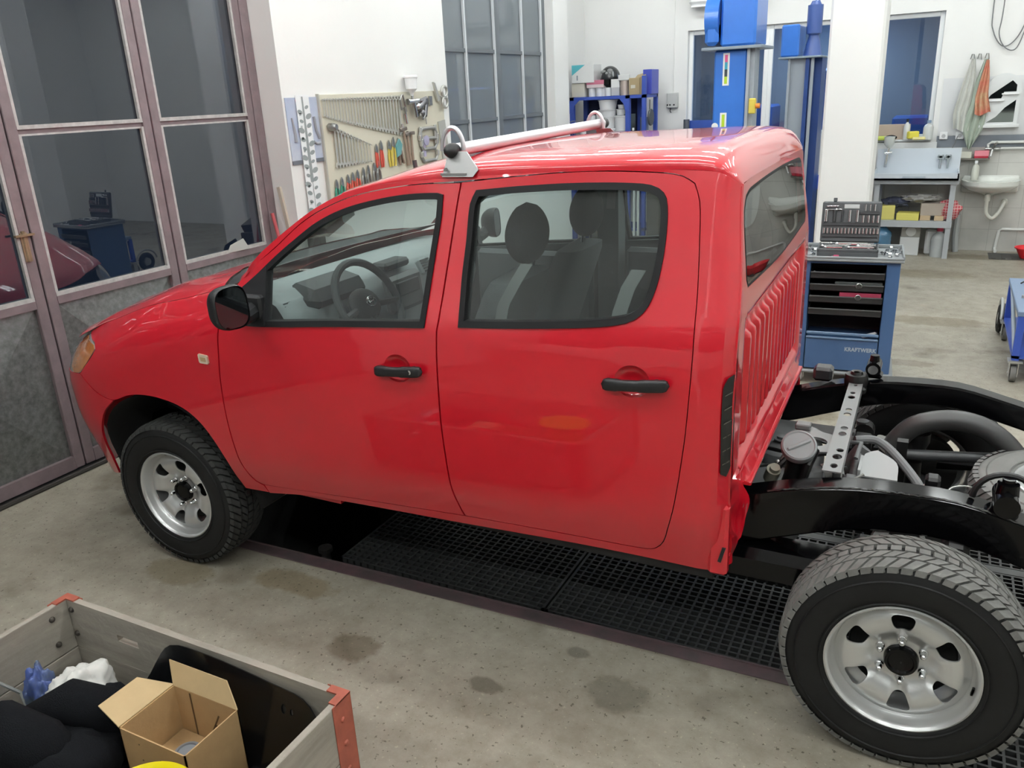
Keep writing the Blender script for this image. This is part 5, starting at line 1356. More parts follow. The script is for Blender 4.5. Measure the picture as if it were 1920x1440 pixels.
pliers(3.74, 1.74, .22, YG, 'yellow handled pliers hanging next to the red pliers', .05, .020)
pliers(3.81, 1.76, .24, YG, 'yellow handled pliers overlapping the teal snips on the board', -.05, .024)
pliers(3.88, 1.75, .22, DG, 'brown handled pliers hanging behind the teal snips', .12, .03)
f = MB(); f.prism([(-.045, -.06), (.01, .0), (.045, -.05), (.015, -.13), (-.045, -.15)], -.008, .008, 'x'); 
t = thing('tin_snips', 'teal bodied snips with dark handles in the middle of the tool board', 'snips', (TX_ + .012, 3.87, 1.74)); f.build('snip_body', TG, t, world=False)
f = MB(); f.tube([(0, .0, -.12), (0, .0, -.22)], .009, 8); f.tube([(0, .02, -.10), (0, .06, -.21)], .009, 8); f.build('handle_grips', DG, t, world=False)
bot = [(2.985, GG, 'green handled cutters at the very start of the bottom plier row'), (3.055, GG, 'green handled cutters second in the bottom plier row'), (3.135, RG, 'red handled pliers next to the green cutters in the bottom row'), (3.20, RG, 'red handled pliers with dark jaws in the middle of the bottom row'),
       (3.265, RG, 'long nosed red handled pliers in the bottom row'), (3.345, STEEL, 'bare steel tongs spreading open in the bottom plier row'), (3.415, STEEL, 'bare steel circlip pliers after the steel tongs in the bottom row'), (3.50, STEEL, 'small steel scriber pliers near the end of the bottom row'), (3.56, STEEL, 'last small steel pliers of the bottom row')]
for i, (y, m_, lb) in enumerate(bot): pliers(y, 1.49 + .012 * i, .19, m_, lb, 0, .022)
# ---- hammers
HW = mat('hammer_handle_wood', (.28, .21, .16), rough=.6)
def hammer(y, z, L, label, tilt, hs=1.0):
    t = thing('hammer', label, 'hammer', (TX_ + .01, y, z)); t.rotation_euler = (tilt, 0, 0)
    f = MB(); f.tube([(0, 0, 0), (0, 0, -L * .3), (0, 0, -L)], .012, 10, radii=[.011, .011, .015]); f.build('hammer_handle', HW, t, world=False)
    f = MB(); f.box(-.014, .014, -.05 * hs, .045 * hs, -.012, .018, bev=.005); f.cyl((0, -.06 * hs, .003), (0, -.045 * hs, .003), .017, n=12); f.build('hammer_head', mat('brown_steel', (.20, .17, .15), rough=.5, metal=.5), t, world=False)
hammer(3.965, 1.815, .31, 'wooden handled hammer hanging beside the teal snips', .12)
hammer(4.02, 1.77, .26, 'wooden handled hammer between two other hammers on the board', .06, .8)
hammer(4.08, 1.775, .27, 'wooden handled hammer next to the grey puller frames', -.02)
# ---- pullers: grey U-shaped frames
PUL = mat('grey_cast_puller', (.30, .30, .29), rough=.45, metal=.4)
def puller(y, z, w, h, label):
    t = thing('gear_puller', label, 'puller', (TX_ + .01, y, z)); f = MB()
    f.tube([(0, -w / 2, -h), (0, -w / 2 + .01, -h * .5), (0, -w * .36, -.004), (0, -w * .2, 0), (0, w * .2, 0), (0, w * .36, -.004), (0, w / 2 - .01, -h * .5), (0, w / 2, -h)], .015, 8, radii=[.010, .012, .016, .015, .015, .016, .012, .010]); f.build('puller_beam', PUL, t, world=False)
    f = MB(); f.box(-.014, .016, -w / 2 - .008, -w / 2 + .016, -h - .02, -h + .03, bev=.004); f.box(-.014, .016, w / 2 - .016, w / 2 + .008, -h - .02, -h + .03, bev=.004); f.build('puller_claw', ZINC, t, world=False)
puller(4.36, 1.805, .30, .085, 'grey puller frame at the top of the stack of four'); puller(4.37, 1.715, .27, .03, 'grey bar puller second from the top of the stack')
puller(4.36, 1.625, .27, -.045, 'grey puller frame third down, its claws turned up'); puller(4.36, 1.52, .27, -.055, 'lowest grey puller frame just above the truck roof')
f = MB(); f.box(TX_, TX_ + .016, 4.22, 4.255, 1.66, 1.82, bev=.004); f.box(TX_, TX_ + .016, 4.47, 4.505, 1.66, 1.83, bev=.004)
single(f.build('puller_legs', ZINC, loc=(TX_, 4.36, 1.66)), 'pair of pale steel puller legs hanging over the upper puller frames', 'puller')
f = MB(); f.lathe([(0, 0), (.04, 0), (.045, .015), (0, .02)], (TX_ + .012, 4.30, 1.70), 'x', n=16); f.box(TX_ + .005, TX_ + .02, 4.25, 4.29, 1.56, 1.70)
single(f.build('angle_gauge', mat('lilac_plastic', (.38, .36, .50), rough=.4), loc=(TX_, 4.28, 1.6)), 'small lilac plastic gauge hanging inside the puller frames', 'gauge')
# ---- spray guns and odd tools at the top corner
gn = thing('spray_gun', 'paint spray gun with a large white cup above the tool board', 'spray gun', (TX_ + .03, 4.09, 1.95))
f = MB(); f.lathe([(.012, -.075), (.018, -.05), (.050, -.02), (.055, .07), (.062, .072), (.062, .085), (.05, .092), (0, .094)], (TX_ + .04, 4.10, 2.165), n=26); f.build('paint_cup', WHITEP, gn)
f = MB(); f.cyl((TX_ + .04, 4.10, 2.04), (TX_ + .04, 4.10, 2.10), .012, n=12); f.cyl((TX_ + .04, 4.04, 2.04), (TX_ + .04, 4.19, 2.045), .020, n=14); f.box(TX_ + .025, TX_ + .055, 4.11, 4.15, 1.90, 2.05, bev=.01, rot=rotm(.25, 0, 0)); f.cyl((TX_ + .04, 4.02, 2.04), (TX_ + .04, 4.045, 2.04), .026, n=14); f.sphere((TX_ + .05, 4.17, 2.0), .028); f.build('gun_body', CHROME, gn)
g2 = thing('spray_gun', 'dark spray gun hanging without a cup, beside the white cupped gun', 'spray gun', (TX_ + .03, 4.30, 1.97))
f = MB(); f.box(TX_ + .01, TX_ + .05, 4.22, 4.36, 2.0, 2.07, bev=.015, rot=rotm(.2, 0, 0)); f.cyl((TX_ + .03, 4.20, 1.98), (TX_ + .03, 4.30, 2.04), .03, n=14); f.box(TX_ + .015, TX_ + .045, 4.30, 4.34, 1.90, 2.04, bev=.01, rot=rotm(-.3, 0, 0)); f.sphere((TX_ + .03, 4.25, 1.94), .032); f.build('gun_body', mat('dull_gun_metal', (.17, .17, .18), rough=.35, metal=.7), g2)
f = MB(); f.tube([(TX_ + .03, 4.24, 1.97), (TX_ + .03, 4.22, 1.92), (TX_ + .03, 4.26, 1.89), (TX_ + .03, 4.30, 1.92)], .012, 8); f.build('gun_trigger', STEEL, g2)
f = MB(); f.tube([(TX_, 4.35, 2.03), (TX_, 4.36, 1.84)], .004, 6); f.box(TX_ - .004, TX_ + .006, 4.43, 4.48, 2.0, 2.08); single(f.build('feeler_gauge', STEEL, loc=(TX_, 4.4, 1.84)), 'thin steel rod and gauge hanging beside the dark spray gun', 'gauge')
f = MB(); f.prism([(4.50, 2.20), (4.53, 2.19), (4.60, 2.04), (4.56, 2.03)], TX_, TX_ + .02, 'x'); f.tube([(TX_ + .03, 4.66 + .045 * math.cos(t * PI / 9), 2.115 + .045 * math.sin(t * PI / 9)) for t in range(18)], .014, 8, closed=True); f.tube([(TX_ + .03, 4.66 + .045 * math.cos(t * PI / 9), 2.02 + .045 * math.sin(t * PI / 9)) for t in range(18)], .014, 8, closed=True); f.tube([(TX_, 4.56, 2.09), (TX_ + .02, 4.62, 2.07), (TX_ + .03, 4.66, 2.07)], .01, 6)
single(f.build('grip_wrench', mat('pale_cast_tool', (.45, .45, .42), rough=.4, metal=.5), loc=(TX_, 4.6, 2.03)), 'figure of eight shaped steel tool at the top outer corner of the board', 'tool')
f = MB(); f.tube([(TX_ + .01, 3.985, 2.10), (TX_ + .01, 3.955, 2.06), (TX_ + .012, 3.965, 1.98), (TX_ + .01, 4.02, 2.0), (TX_ + .01, 4.03, 1.88)], .008, 8); f.tube([(TX_ + .01, 4.0, 2.10), (TX_ + .01, 4.04, 1.96)], .007, 8)
single(f.build('locking_pliers', STEEL, loc=(TX_, 4.0, 1.9)), 'steel locking pliers at the end of the upper spanner row', 'pliers')
f = MB(); f.cyl((TX_ + .01, 4.01, 1.945), (TX_ + .01, 4.03, 1.86), .013, n=12); f.cyl((TX_ + .01, 3.95, 1.86), (TX_ + .01, 3.95, 1.80), .012)
single(f.build('spark_plug_socket', CHROME, loc=(TX_, 4.02, 1.86)), 'short bright chrome socket hanging under the locking pliers', 'socket')
f = MB(); f.box(WX + .02, WX + .03, 4.60, 4.72, 1.30, 1.86, rot=rotm(.12, 0, 0)); single(f.build('hand_saw', mat('pale_blade', (.50, .50, .46), rough=.4, metal=.3), loc=(WX, 4.66, 1.3)), 'long pale blade hanging at the outer edge of the tool board', 'saw')
# sticks leaning in the door reveal
f = MB(); f.cyl((-1.18, 2.42, .02), (-1.43, 2.44, 1.30), .013, n=10); single(f.build('broom_stick', mat('red_painted_stick', (.50, .09, .10), rough=.4), loc=(-1.18, 2.42, 0)), 'red painted stick leaning into the corner of the steel door', 'stick')
f = MB(); f.box(-1.20, -1.17, 2.53 - .03, 2.53 - .01, 0, 1.50, rot=rotm(0, -.14, 0), piv=(-1.185, 2.5, 0)); single(f.build('wooden_lath', mat('beige_lath', (.55, .50, .42), rough=.6), loc=(-1.18, 2.5, 0)), 'pale wooden lath leaning in the door reveal behind the red stick', 'stick')
f = MB(); f.box(-1.24, -1.06, 2.60, 2.95, 1.17, 1.24, rot=rotm(.35, .1, 0)); f.box(-1.22, -1.10, 2.55, 2.62, 0, 1.12); single(f.build('wiper_linkage', mat('dark_brown_part', (.055, .045, .035), rough=.6, var=.4), loc=(-1.16, 2.6, 0)), 'dark brown metal part propped against the pier just above the windscreen pillar', 'part')
f = MB(); f._add([(-1.47, 1.98, 1.08), (-1.45, 2.18, 1.08), (-1.46, 2.14, 1.16), (-1.47, 2.02, 1.13)], [(0, 1, 2, 3)]); f.v += [(x - .004, y, z) for x, y, z in f.v]; f.f += [(7, 6, 5, 4), (0, 4, 5, 1), (1, 5, 6, 2), (2, 6, 7, 3), (3, 7, 4, 0)]; f.mi += [0] * 5
single(f.build('crumpled_paper', mat('grey_paper', (.40, .40, .38), rough=.8), loc=(-1.46, 2.1, 1.08), smooth=0), 'crumpled scrap of grey paper standing on the glazing bead of the steel door', 'paper')
# ============================================================ TWO POST LIFT
LB = mat('blue_lift_paint', (.035, .17, .60), rough=.30, coat=.3, var=.08)
LB2 = mat('dark_blue_lift_paint', (.02, .055, .20), rough=.35)
LG2 = mat('grey_lift_steel', (.33, .37, .41), rough=.4)
lf = thing('car_lift_post', 'tall blue car lift post with coloured decals and a big blue drive housing', 'car lift', (1.28, 5.7, 0))
f = MB(); f.box(1.11, 1.40, 5.50, 5.90, .02, 2.34, bev=.015); f.build('post_body', LB, lf)
f = MB(); f.box(1.40, 1.425, 5.48, 5.90, .02, 2.34); f.box(1.425, 1.46, 5.52, 5.60, .02, 2.34); f.build('post_side_plate', LG2, lf)
f = MB(); f.box(.9, 1.65, 5.35, 6.05, 0, .02); f.build('foot_plate', LG2, lf)
f = MB(); f.box(1.01, 1.53, 5.42, 6.0, 2.34, 2.365, bev=.004); f.build('top_plate', mat('grey_top_plate', (.22, .27, .32), rough=.4), lf)
f = MB(); f.box(1.165, 1.47, 5.46, 5.95, 2.365, 3.05, bev=.02); f.build('drive_housing', LB, lf)
f = MB(); f.cyl((1.03, 5.62, 2.60), (1.15, 5.62, 2.60), .20, n=28); f.box(1.03, 1.15, 5.44, 5.80, 2.38, 2.58, bev=.03); f.build('belt_cover', LB, lf)
f = MB(); f.cyl((1.10, 5.60, 2.80), (1.10, 5.60, 3.15), .105, n=24)
for i in range(12): a = 2 * PI * i / 12; f.box(1.10 + .10 * math.cos(a) - .006, 1.10 + .10 * math.cos(a) + .006, 5.60 + .10 * math.sin(a) - .006, 5.60 + .10 * math.sin(a) + .006, 2.84, 3.13)
f.build('electric_motor', LB, lf)
ST = {'w': mat('decal_white', (.78, .80, .80), rough=.4), 'r': mat('decal_pink', (.62, .09, .24), rough=.4), 't': mat('decal_teal', (.04, .36, .50), rough=.4), 'k': mat('decal_black', (.03, .04, .05), rough=.4), 'g': mat('decal_lime', (.42, .60, .04), rough=.4)}
def decal(y, x0, x1, z0, z1, cols, nm='decal'):
    f = MB(); f.box(x0, x1, y - .003, y, z0, z1); d = f.build(nm, ST['w'], lf, smooth=0); h = (z1 - z0 - .03) / len(cols)
    for i, c in enumerate(cols):
        f = MB(); a = z1 - .015 - h * (i + 1); f.box(x0 + .016, x1 - .016, y - .005, y - .003, a, a + h); f.build('decal_field', ST[c], d, smooth=0)
decal(5.50, 1.190, 1.247, 2.045, 2.315, 'rtkg'); decal(5.50, 1.180, 1.238, 1.56, 1.815, 'gk')
f = MB(); f.lathe([(0, -.002), (.028, -.002), (.03, 0)], (1.135, 5.499, 1.70), 'y', n=20); f.build('round_sticker', ST['w'], lf)
f = MB(); f.box(1.44, 1.50, 5.44, 5.48, 1.80, 1.93, bev=.008); sw_ = f.build('switch_box', mat('yellow_switch_box', (.62, .50, .08), rough=.4), lf)
f = MB(); f.cyl((1.50, 5.46, 1.865), (1.535, 5.46, 1.865), .022, n=14); f.build('switch_knob', mat('orange_knob', (.7, .22, .03), rough=.4), sw_)
l2 = thing('car_lift_post', 'second lift post with grey inner channel and upright blue motor, beside the white column', 'car lift', (1.58, 7.7, 0))
f = MB(); f.box(1.44, 1.60, 7.50, 7.56, .02, 2.28); f.box(1.42, 1.445, 7.46, 7.9, .02, 2.28); f.build('slide_channel', LG2, l2)
f = MB(); f.box(1.60, 1.64, 7.46, 7.9, .02, 2.28); f.box(1.64, 1.665, 7.50, 7.9, .02, 2.28); f.box(1.665, 1.75, 7.60, 7.95, .02, 2.28); f.build('post_body', LB2, l2)
f = MB(); f.box(1.655, 1.685, 7.47, 7.50, .02, 2.28); f.build('guide_rail', LG2, l2)
f = MB(); f.box(1.32, 1.76, 7.42, 8.0, 2.28, 2.30, bev=.004); f.build('top_plate', mat('grey_top_plate', (.22, .27, .32)), l2)
f = MB(); f.box(1.335, 1.52, 7.46, 7.9, 2.30, 2.62, bev=.015); f.build('drive_housing', LB, l2)
f = MB(); f.cyl((1.645, 7.6, 2.52), (1.645, 7.6, 2.80), .078, n=22); f.cyl((1.645, 7.6, 2.80), (1.645, 7.6, 2.84), .06, .04, n=22); f.cyl((1.645, 7.6, 2.84), (1.645, 7.6, 2.88), .006)
f.lathe([(.10, 0), (.085, .06), (.07, .14), (.05, .2), (.06, .22)], (1.645, 7.6, 2.30), n=22)
f.build('electric_motor', mat('navy_motor_paint', (.045, .09, .28), rough=.35), l2)
# ---- machine cabinet behind the second post, switch box, air conditioner, cables
mc = thing('machine_cabinet', 'white and blue machine cabinet between second lift post and the white column', 'cabinet', (1.75, 8.7, 0))
f = MB(); f.box(1.50, 2.05, 8.45, 8.95, .97, 1.44, bev=.01); f.build('cabinet_body', mat('off_white_enamel', (.66, .68, .70), rough=.35), mc)
f = MB(); f.box(1.50, 2.05, 8.44, 8.96, .80, .97, bev=.01); f.build('blue_band', mat('strong_blue_paint', (.02, .06, .45), rough=.35), mc)
f = MB(); f.box(1.52, 2.03, 8.46, 8.94, 0, .80); f.build('cabinet_base', mat('dark_grey_steel', (.06, .065, .07), rough=.5), mc)
f = MB(); f.box(1.62, 1.80, 8.55, 8.8, 1.44, 1.475, rot=rotm(0, .05, .2)); single(f.build('papers', mat('paper_white', (.62, .62, .60), rough=.8), loc=(1.7, 8.7, 1.44)), 'small stack of papers on top of the white machine cabinet', 'papers')
sbx = thing('switch_box', 'small grey electric switch box on the back wall beside the blue shelving', 'switch box', (-.33, YB, 1.79))
f = MB(); f.box(-.405, -.255, YB - .07, YB, 1.79, 1.985, bev=.01); f.build('box_body', mat('grey_switch_box', (.52, .53, .52), rough=.4), sbx)
f = MB()
for x in (-.39, -.355, -.30): f.cyl((x, YB - .075, 1.83), (x, YB - .07, 1.83), .011, n=12)
f.tube([(-.36, YB - .03, 1.79), (-.365, YB - .03, 1.75), (-.35, YB - .03, 1.73)], .006); f.build('switch_button', DARKIN, sbx)
f = MB(); f.box(-.335, -.325, YB - .012, YB, 1.985, 4.6); single(f.build('cable_conduit', WALLM, loc=(-.33, YB, 1.985)), 'thin white conduit rising up the wall from the grey switch box', 'conduit')
f = MB(); f.box(-.10, .85, YB - .22, YB, 3.02, 3.32, bev=.04); f.box(-.06, .81, YB - .20, YB - .12, 3.0, 3.02); single(f.build('air_conditioner', WHITEP, loc=(.4, YB, 3.02)), 'white wall air conditioner unit above the office window, just cut by the picture edge', 'air conditioner')
f = MB(); f.tube(sm3([(3.33, YB - .03, 4.0), (3.33, YB - .03, 2.75), (3.36, YB - .03, 2.48), (3.47, YB - .03, 2.32), (3.58, YB - .03, 2.37), (3.66, YB - .03, 2.55), (3.68, YB - .03, 2.8)]), .006, 8); f.tube(sm3([(3.42, YB - .05, 4.0), (3.43, YB - .05, 2.75), (3.42, YB - .05, 2.45), (3.50, YB - .05, 2.30), (3.60, YB - .05, 2.28), (3.66, YB - .05, 2.45), (3.70, YB - .05, 2.7)]), .006, 8)
single(f.build('hanging_cable', mat('grey_cable', (.16, .165, .17), rough=.5), loc=(3.5, YB, 2.3)), 'two grey cables hanging in a loop on the back wall above the towels', 'cable')
f = MB(); f.tube([(1.45, YB - .02, 4.2), (1.47, YB - .02, 2.95), (1.50, YB - .02, 2.72)], .007, 6); single(f.build('wall_cable', MATS['grey_cable'], loc=(1.5, YB, 2.7)), 'thin grey cable dropping to the office window above the second lift motor', 'cable')

# ============================================================ BLUE SHELVING WITH BUCKETS
SB = mat('blue_shelf_paint', (.035, .075, .36), rough=.45)
sh0 = thing('storage_shelf', 'blue painted metal shelving loaded with buckets and boxes at the back wall', 'shelving', (-.98, 8.6, 0))
for x in (-1.50, -.72):
    for y in (8.32, 8.80): f = MB(); f.box(x, x + .06, y, y + .05, 0, 1.985); f.build('post', SB, sh0, smooth=0)
for x in (-.50,): 
    for y in (8.32, 8.80): f = MB(); f.box(x, x + .05, y, y + .05, 0, 2.21); f.build('post', SB, sh0, smooth=0)
for z in (1.945, 1.30, .80, .25): f = MB(); f.box(-1.50, -.45, 8.32, 8.85, z, z + .04); f.build('shelf_board', SB, sh0, smooth=0)
f = MB(); f.prism([(-1.50, 1.945), (-1.36, 1.945), (-1.43, 1.88), (-1.45, 1.80), (-1.50, 1.78)], 8.31, 8.32, 'y'); f.prism([(-.80, 1.945), (-.66, 1.945), (-.66, 1.78), (-.72, 1.80), (-.74, 1.88)], 8.31, 8.32, 'y'); f.buildall('gusset_plate', SB, sh0, smooth=0)
f = MB(); f.box(-1.46, -.73, 8.86, 8.87, 1.34, 1.945); f.build('back_panel', mat('navy_back_panel', (.02, .03, .09), rough=.6), sh0, smooth=0)
SZ = 1.985; SZ2 = 1.34
def boxthing(name, x0, x1, y0, y1, z0, z1, m, label, cat, lid=None, bev=.004, rz=0):
    f = MB(); f.box(x0, x1, y0, y1, z0, z1, bev=bev, rot=rotm(0, 0, rz)); 
    if lid is None: return single(f.build(name, m, loc=((x0 + x1) / 2, (y0 + y1) / 2, z0)), label, cat)
    t = thing(name, label, cat, ((x0 + x1) / 2, (y0 + y1) / 2, z0)); f.build('box_body', m, t)
    f = MB(); zz = z0 + (z1 - z0) * lid[0]; f.box(x0 - .002, x1 + .002, y0 - .002, y0 + (y1 - y0) * (lid[2] if len(lid) > 2 else 1), zz, z1 + .002, rot=rotm(0, 0, rz), piv=((x0 + x1) / 2, (y0 + y1) / 2, 0)); f.build('printed_face', lid[1], t, smooth=0); return t
BEI = mat('beige_carton', (.55, .53, .46), rough=.7); PINKP = mat('pink_print', (.52, .16, .24), rough=.5); WCART = mat('white_carton', (.68, .69, .69), rough=.5); TEAL = mat('teal_print', (.10, .45, .52), rough=.4)
boxthing('carton', -1.485, -1.30, 8.36, 8.60, SZ, SZ + .175, BEI, 'plain beige carton under the white and teal box on the shelving', 'box')
t = thing('carton', 'white carton with a teal corner print on top of the beige carton', 'box', (-1.32, 8.5, SZ + .176))
f = MB(); f.box(-1.47, -1.16, 8.34, 8.62, SZ + .176, SZ + .40, bev=.003); f.build('box_body', WCART, t)
f = MB(); f._add([(-1.468, 8.3385, SZ + .398), (-1.468, 8.3385, SZ + .27), (-1.28, 8.3385, SZ + .398)], [(0, 1, 2)]); f.build('printed_face', TEAL, t, smooth=0)
f = MB(); f.box(-1.40, -1.385, 8.3375, 8.339, SZ + .21, SZ + .27); f.build('printed_mark', mat('grey_print', (.2, .25, .3)), t, smooth=0)
boxthing('carton', -1.27, -1.03, 8.36, 8.6, SZ + .108, SZ + .20, mat('pale_pink_carton', (.62, .52, .54), rough=.6), 'flat white carton with pink print resting on small tins', 'box', (.45, PINKP, 0.9))
tin = mat('white_tin', (.66, .67, .69), rough=.35)
def tub(name, x, y, z, r, h, label, cat='bucket', m=None, rim=True, label_band=None, group=None):
    t = thing(name, label, cat, (x, y, z), 0, group)
    f = MB(); f.lathe([(0, 0), (r * .86, 0), (r, h * .95), (r * 1.05, h * .96), (r * 1.05, h), (0, h)] if rim else [(0, 0), (r, 0), (r, h), (0, h)], n=24); f.build('bucket_body' if r > .1 else 'tin_body', m or tin, t, world=False)
    if rim: f = MB(); f.lathe([(r * 1.055, h * .90), (r * 1.075, h * .92), (r * 1.075, h * .995), (r * .9, h * 1.01), (0, h * 1.0)], n=24); f.build('rim_lid', m or tin, t, world=False)
    if label_band:
        f = MB(); z0, z1, a0, a1 = label_band[1:5]
        f.grid(lambda u, v: (r * (.87 + .13 * (z0 + (z1 - z0) * v)) * 1.006 * math.cos(R(a0 + (a1 - a0) * u)), r * (.87 + .13 * (z0 + (z1 - z0) * v)) * 1.006 * math.sin(R(a0 + (a1 - a0) * u)), h * (z0 + (z1 - z0) * v)), 10, 3); f.build('printed_label', label_band[0], t, world=False)
    return t
for x, lb in ((-1.215, 'small white tin under the pink carton on the shelving'), (-1.105, 'small white tin beneath the black helmet, before the fan of tins'), (-.985, 'small white tin in front of the black helmet')):
    tub('paint_tin', x, 8.42, SZ, .048, .105, lb, 'tin', rim=False)
boxthing('carton', -.925, -.82, 8.36, 8.5, SZ, SZ + .20, mat('grey_carton', (.45, .46, .48), rough=.6), 'small grey carton between the black helmet and the copper tin', 'box', (.5, WCART))
tub('paint_tin', -.765, 8.42, SZ, .055, .18, 'silver tin with a copper tone lid holding a small fan', 'tin', mat('coppery_tin', (.50, .42, .38), rough=.35, metal=.4), rim=False)
boxthing('carton', -.845, -.70, 8.36, 8.48, SZ + .182, SZ + .25, mat('grey_white_part', (.55, .56, .56), rough=.5), 'small pale box lying on the copper toned tin', 'box', rz=.3)
t = thing('cardboard_box', 'brown cardboard box with open flap on the blue shelving', 'box', (-.60, 8.5, SZ))
f = MB(); f.box(-.685, -.545, 8.36, 8.62, SZ, SZ + .205, bev=.003); f.box(-.545, -.50, 8.38, 8.62, SZ, SZ + .20); f.build('box_body', mat('shelf_cardboard', (.36, .28, .16), rough=.8), t); f = MB(); f.box(-.66, -.60, 8.357, 8.36, SZ + .08, SZ + .12); f.build('paper_label', BEI, t); f = MB(); f.box(-.64, -.50, 8.44, 8.6, SZ + .205, SZ + .235, rot=rotm(.3, -.2, 0)); f.build('flap', MATS['shelf_cardboard'], t)
boxthing('parts_bin', -.545, -.43, 8.50, 8.8, SZ + .0, SZ + .30, mat('violet_blue_bin', (.05, .07, .40), rough=.4), 'tall violet blue bin at the outer end of the shelving top', 'bin')
# helmet
hm = thing('welding_helmet', 'round black welding helmet with a grey pattern on the shelving top', 'helmet', (-1.0, 8.52, SZ + .12))
f = MB(); f.grid(lambda u, v: (-1.0 + .132 * math.sin(PI * v * .93) * math.cos(2*PI*u), 8.52 + .15 * math.sin(PI * v * .93) * math.sin(2*PI*u), SZ + .22 - .15 * -math.cos(PI * v * .93)), 28, 14, closeu=True); f.build('helmet_shell', mat('gloss_dark_helmet', (.018, .02, .022), rough=.25), hm)
f = MB(); f.box(-1.06, -.95, 8.365, 8.40, SZ + .13, SZ + .21, bev=.01); f.build('visor_window', GLOSSBLK, hm)
f = MB()
for (a, b, w, h) in ((-1.05, .30, .045, .02), (-.96, .31, .04, .025), (-1.08, .25, .02, .05), (-.925, .26, .018, .045), (-1.0, .27, .022, .028)): f.sphere((a, 8.39 + abs(a + 1) * .3, SZ + b), 1, 10, 6, sc=(w, .012, h))
f.build('helmet_pattern', mat('helmet_pattern_grey', (.25, .26, .26), rough=.5), hm)
f = MB(); f.cyl((-1.06, 8.45, SZ - .0 + 0), (-1.06, 8.45, SZ + .12), .05); f.cyl((-.96, 8.55, SZ), (-.96, 8.55, SZ + .12), .05); single(f.build('tin_pair', tin, loc=(-1, 8.5, SZ)), 'pair of tins hidden under the black welding helmet', 'tin')
# second level: buckets
z = SZ2
tub('bucket', -1.01, 8.46, z, .125, .24, 'lowest white bucket of the tall stack, with a purple printed label', m=None, label_band=(mat('purple_print', (.30, .12, .35)), .35, .8, 235, 290))
tub('bucket', -1.01, 8.46, z + .245, .118, .13, 'middle white bucket of the tall stack on the second shelf level')
tub('bucket', -1.01, 8.46, z + .38, .118, .095, 'white bucket second from the top of the tall stack')
tub('bucket', -1.01, 8.46, z + .478, .125, .12, 'topmost white bucket of the tall stack right under the shelf board')
tub('bucket', -.80, 8.46, z, .125, .20, 'lowest bucket with red tick marks printed round it, beside the tall stack', label_band=(mat('red_print', (.50, .10, .10)), .25, .42, 225, 315))
tub('bucket', -.80, 8.46, z + .205, .115, .19, 'plain white bucket standing on the red tick marked bucket')
tub('paint_tin', -.82, 8.46, z + .40, .07, .075, 'short white tub on top of the plain white bucket', 'tin')
tub('paint_tin', -.82, 8.46, z + .48, .05, .05, 'small pale cup crowning the bucket stack with red ticks', 'tin')
f = MB(); f.lathe([(0, 0), (.02, 0), (.02, .06), (.008, .09), (.012, .12), (0, .12)], (-.71, 8.40, z + .41), n=12); single(f.build('pump_bottle', mat('pale_blue_bottle', (.45, .52, .56), rough=.4), loc=(-.71, 8.4, z + .4)), 'small pale blue pump bottle beside the white tub', 'bottle')
f = MB(); f.box(-.76, -.66, 8.38, 8.55, z + .0, z + .41); single(f.build('carton', mat('dark_green_carton', (.06, .08, .08), rough=.6), loc=(-.71, 8.46, z)), 'dark narrow carton behind the lime green bottle', 'box')
tub('paint_tin', -1.235, 8.45, z + .27, .055, .14, 'white tin with a green label leaning high in the shelf', 'tin', rim=False, label_band=(mat('green_print', (.30, .42, .22)), .1, .55, 200, 340))
tub('paint_tin', -1.13, 8.45, z + .30, .04, .13, 'slim white tin beside the green labelled tin', 'tin', rim=False)
boxthing('carton', -1.31, -1.14, 8.38, 8.58, z, z + .268, mat('dark_carton', (.12, .10, .11), rough=.7), 'dark carton carrying the green labelled tin', 'box')
boxthing('carton', -1.14, -1.095, 8.38, 8.5, z, z + .298, mat('mauve_carton', (.30, .24, .27), rough=.7), 'narrow mauve carton under the slim white tin', 'box')
tub('paint_tin', -1.34, 8.40, z + .0, .05, .30, 'tall pale can at the pillar end of the shelf', 'can', rim=False)
def bottle(x, y, z, r, h, m, capm, label, cat='bottle', name='bottle'):
    t = thing(name, label, cat, (x, y, z)); f = MB(); f.lathe([(0, 0), (r, 0), (r, h * .62), (r * .8, h * .74), (r * .35, h * .82), (r * .35, h * .88), (0, h * .88)], n=18); f.build('bottle_body', m, t, world=False)
    f = MB(); f.lathe([(r * .42, h * .86), (r * .42, h), (0, h)], n=14); f.build('bottle_cap', capm, t, world=False); return t
LIME = mat('lime_liquid', (.45, .58, .12), rough=.4)
bottle(-.625, 8.30 + .06, z, .035, .24, LIME, WHITEP, 'lime green bottle with white cap standing at the shelf post')
bottle(-.665, 8.36, z, .028, .12, mat('pale_yellow_bottle', (.55, .56, .40), rough=.5), WHITEP, 'small pale bottle left low beside the lime green bottle'.replace('left ', ''))
tub('paint_tin', -.50 - .06, 8.45, z, .05, .13, 'grey tin with a reddish band near the outer shelf post', 'tin', mat('grey_tin', (.40, .40, .42), rough=.4), rim=False, label_band=(mat('brown_print', (.30, .12, .10)), .2, .7, 200, 340))
tub('paint_tin', -.555, 8.6, z, .055, .36, 'tall blue grey canister at the outer end of the shelf', 'canister', mat('blue_grey_can', (.22, .25, .33), rough=.4), rim=False)
f = MB(); f.lathe([(0, -.012), (.10, -.012), (.105, 0), (.10, .012), (0, .012)], (-.425, 8.47, 1.70), 'x', n=28); f.cyl((-.44, 8.47, 1.80), (-.44, 8.47, 1.92), .006); single(f.build('sanding_disc', mat('dark_disc', (.07, .075, .075), rough=.6), loc=(-.44, 8.47, 1.7)), 'dark round disc hanging on the outer side of the blue shelving', 'disc')
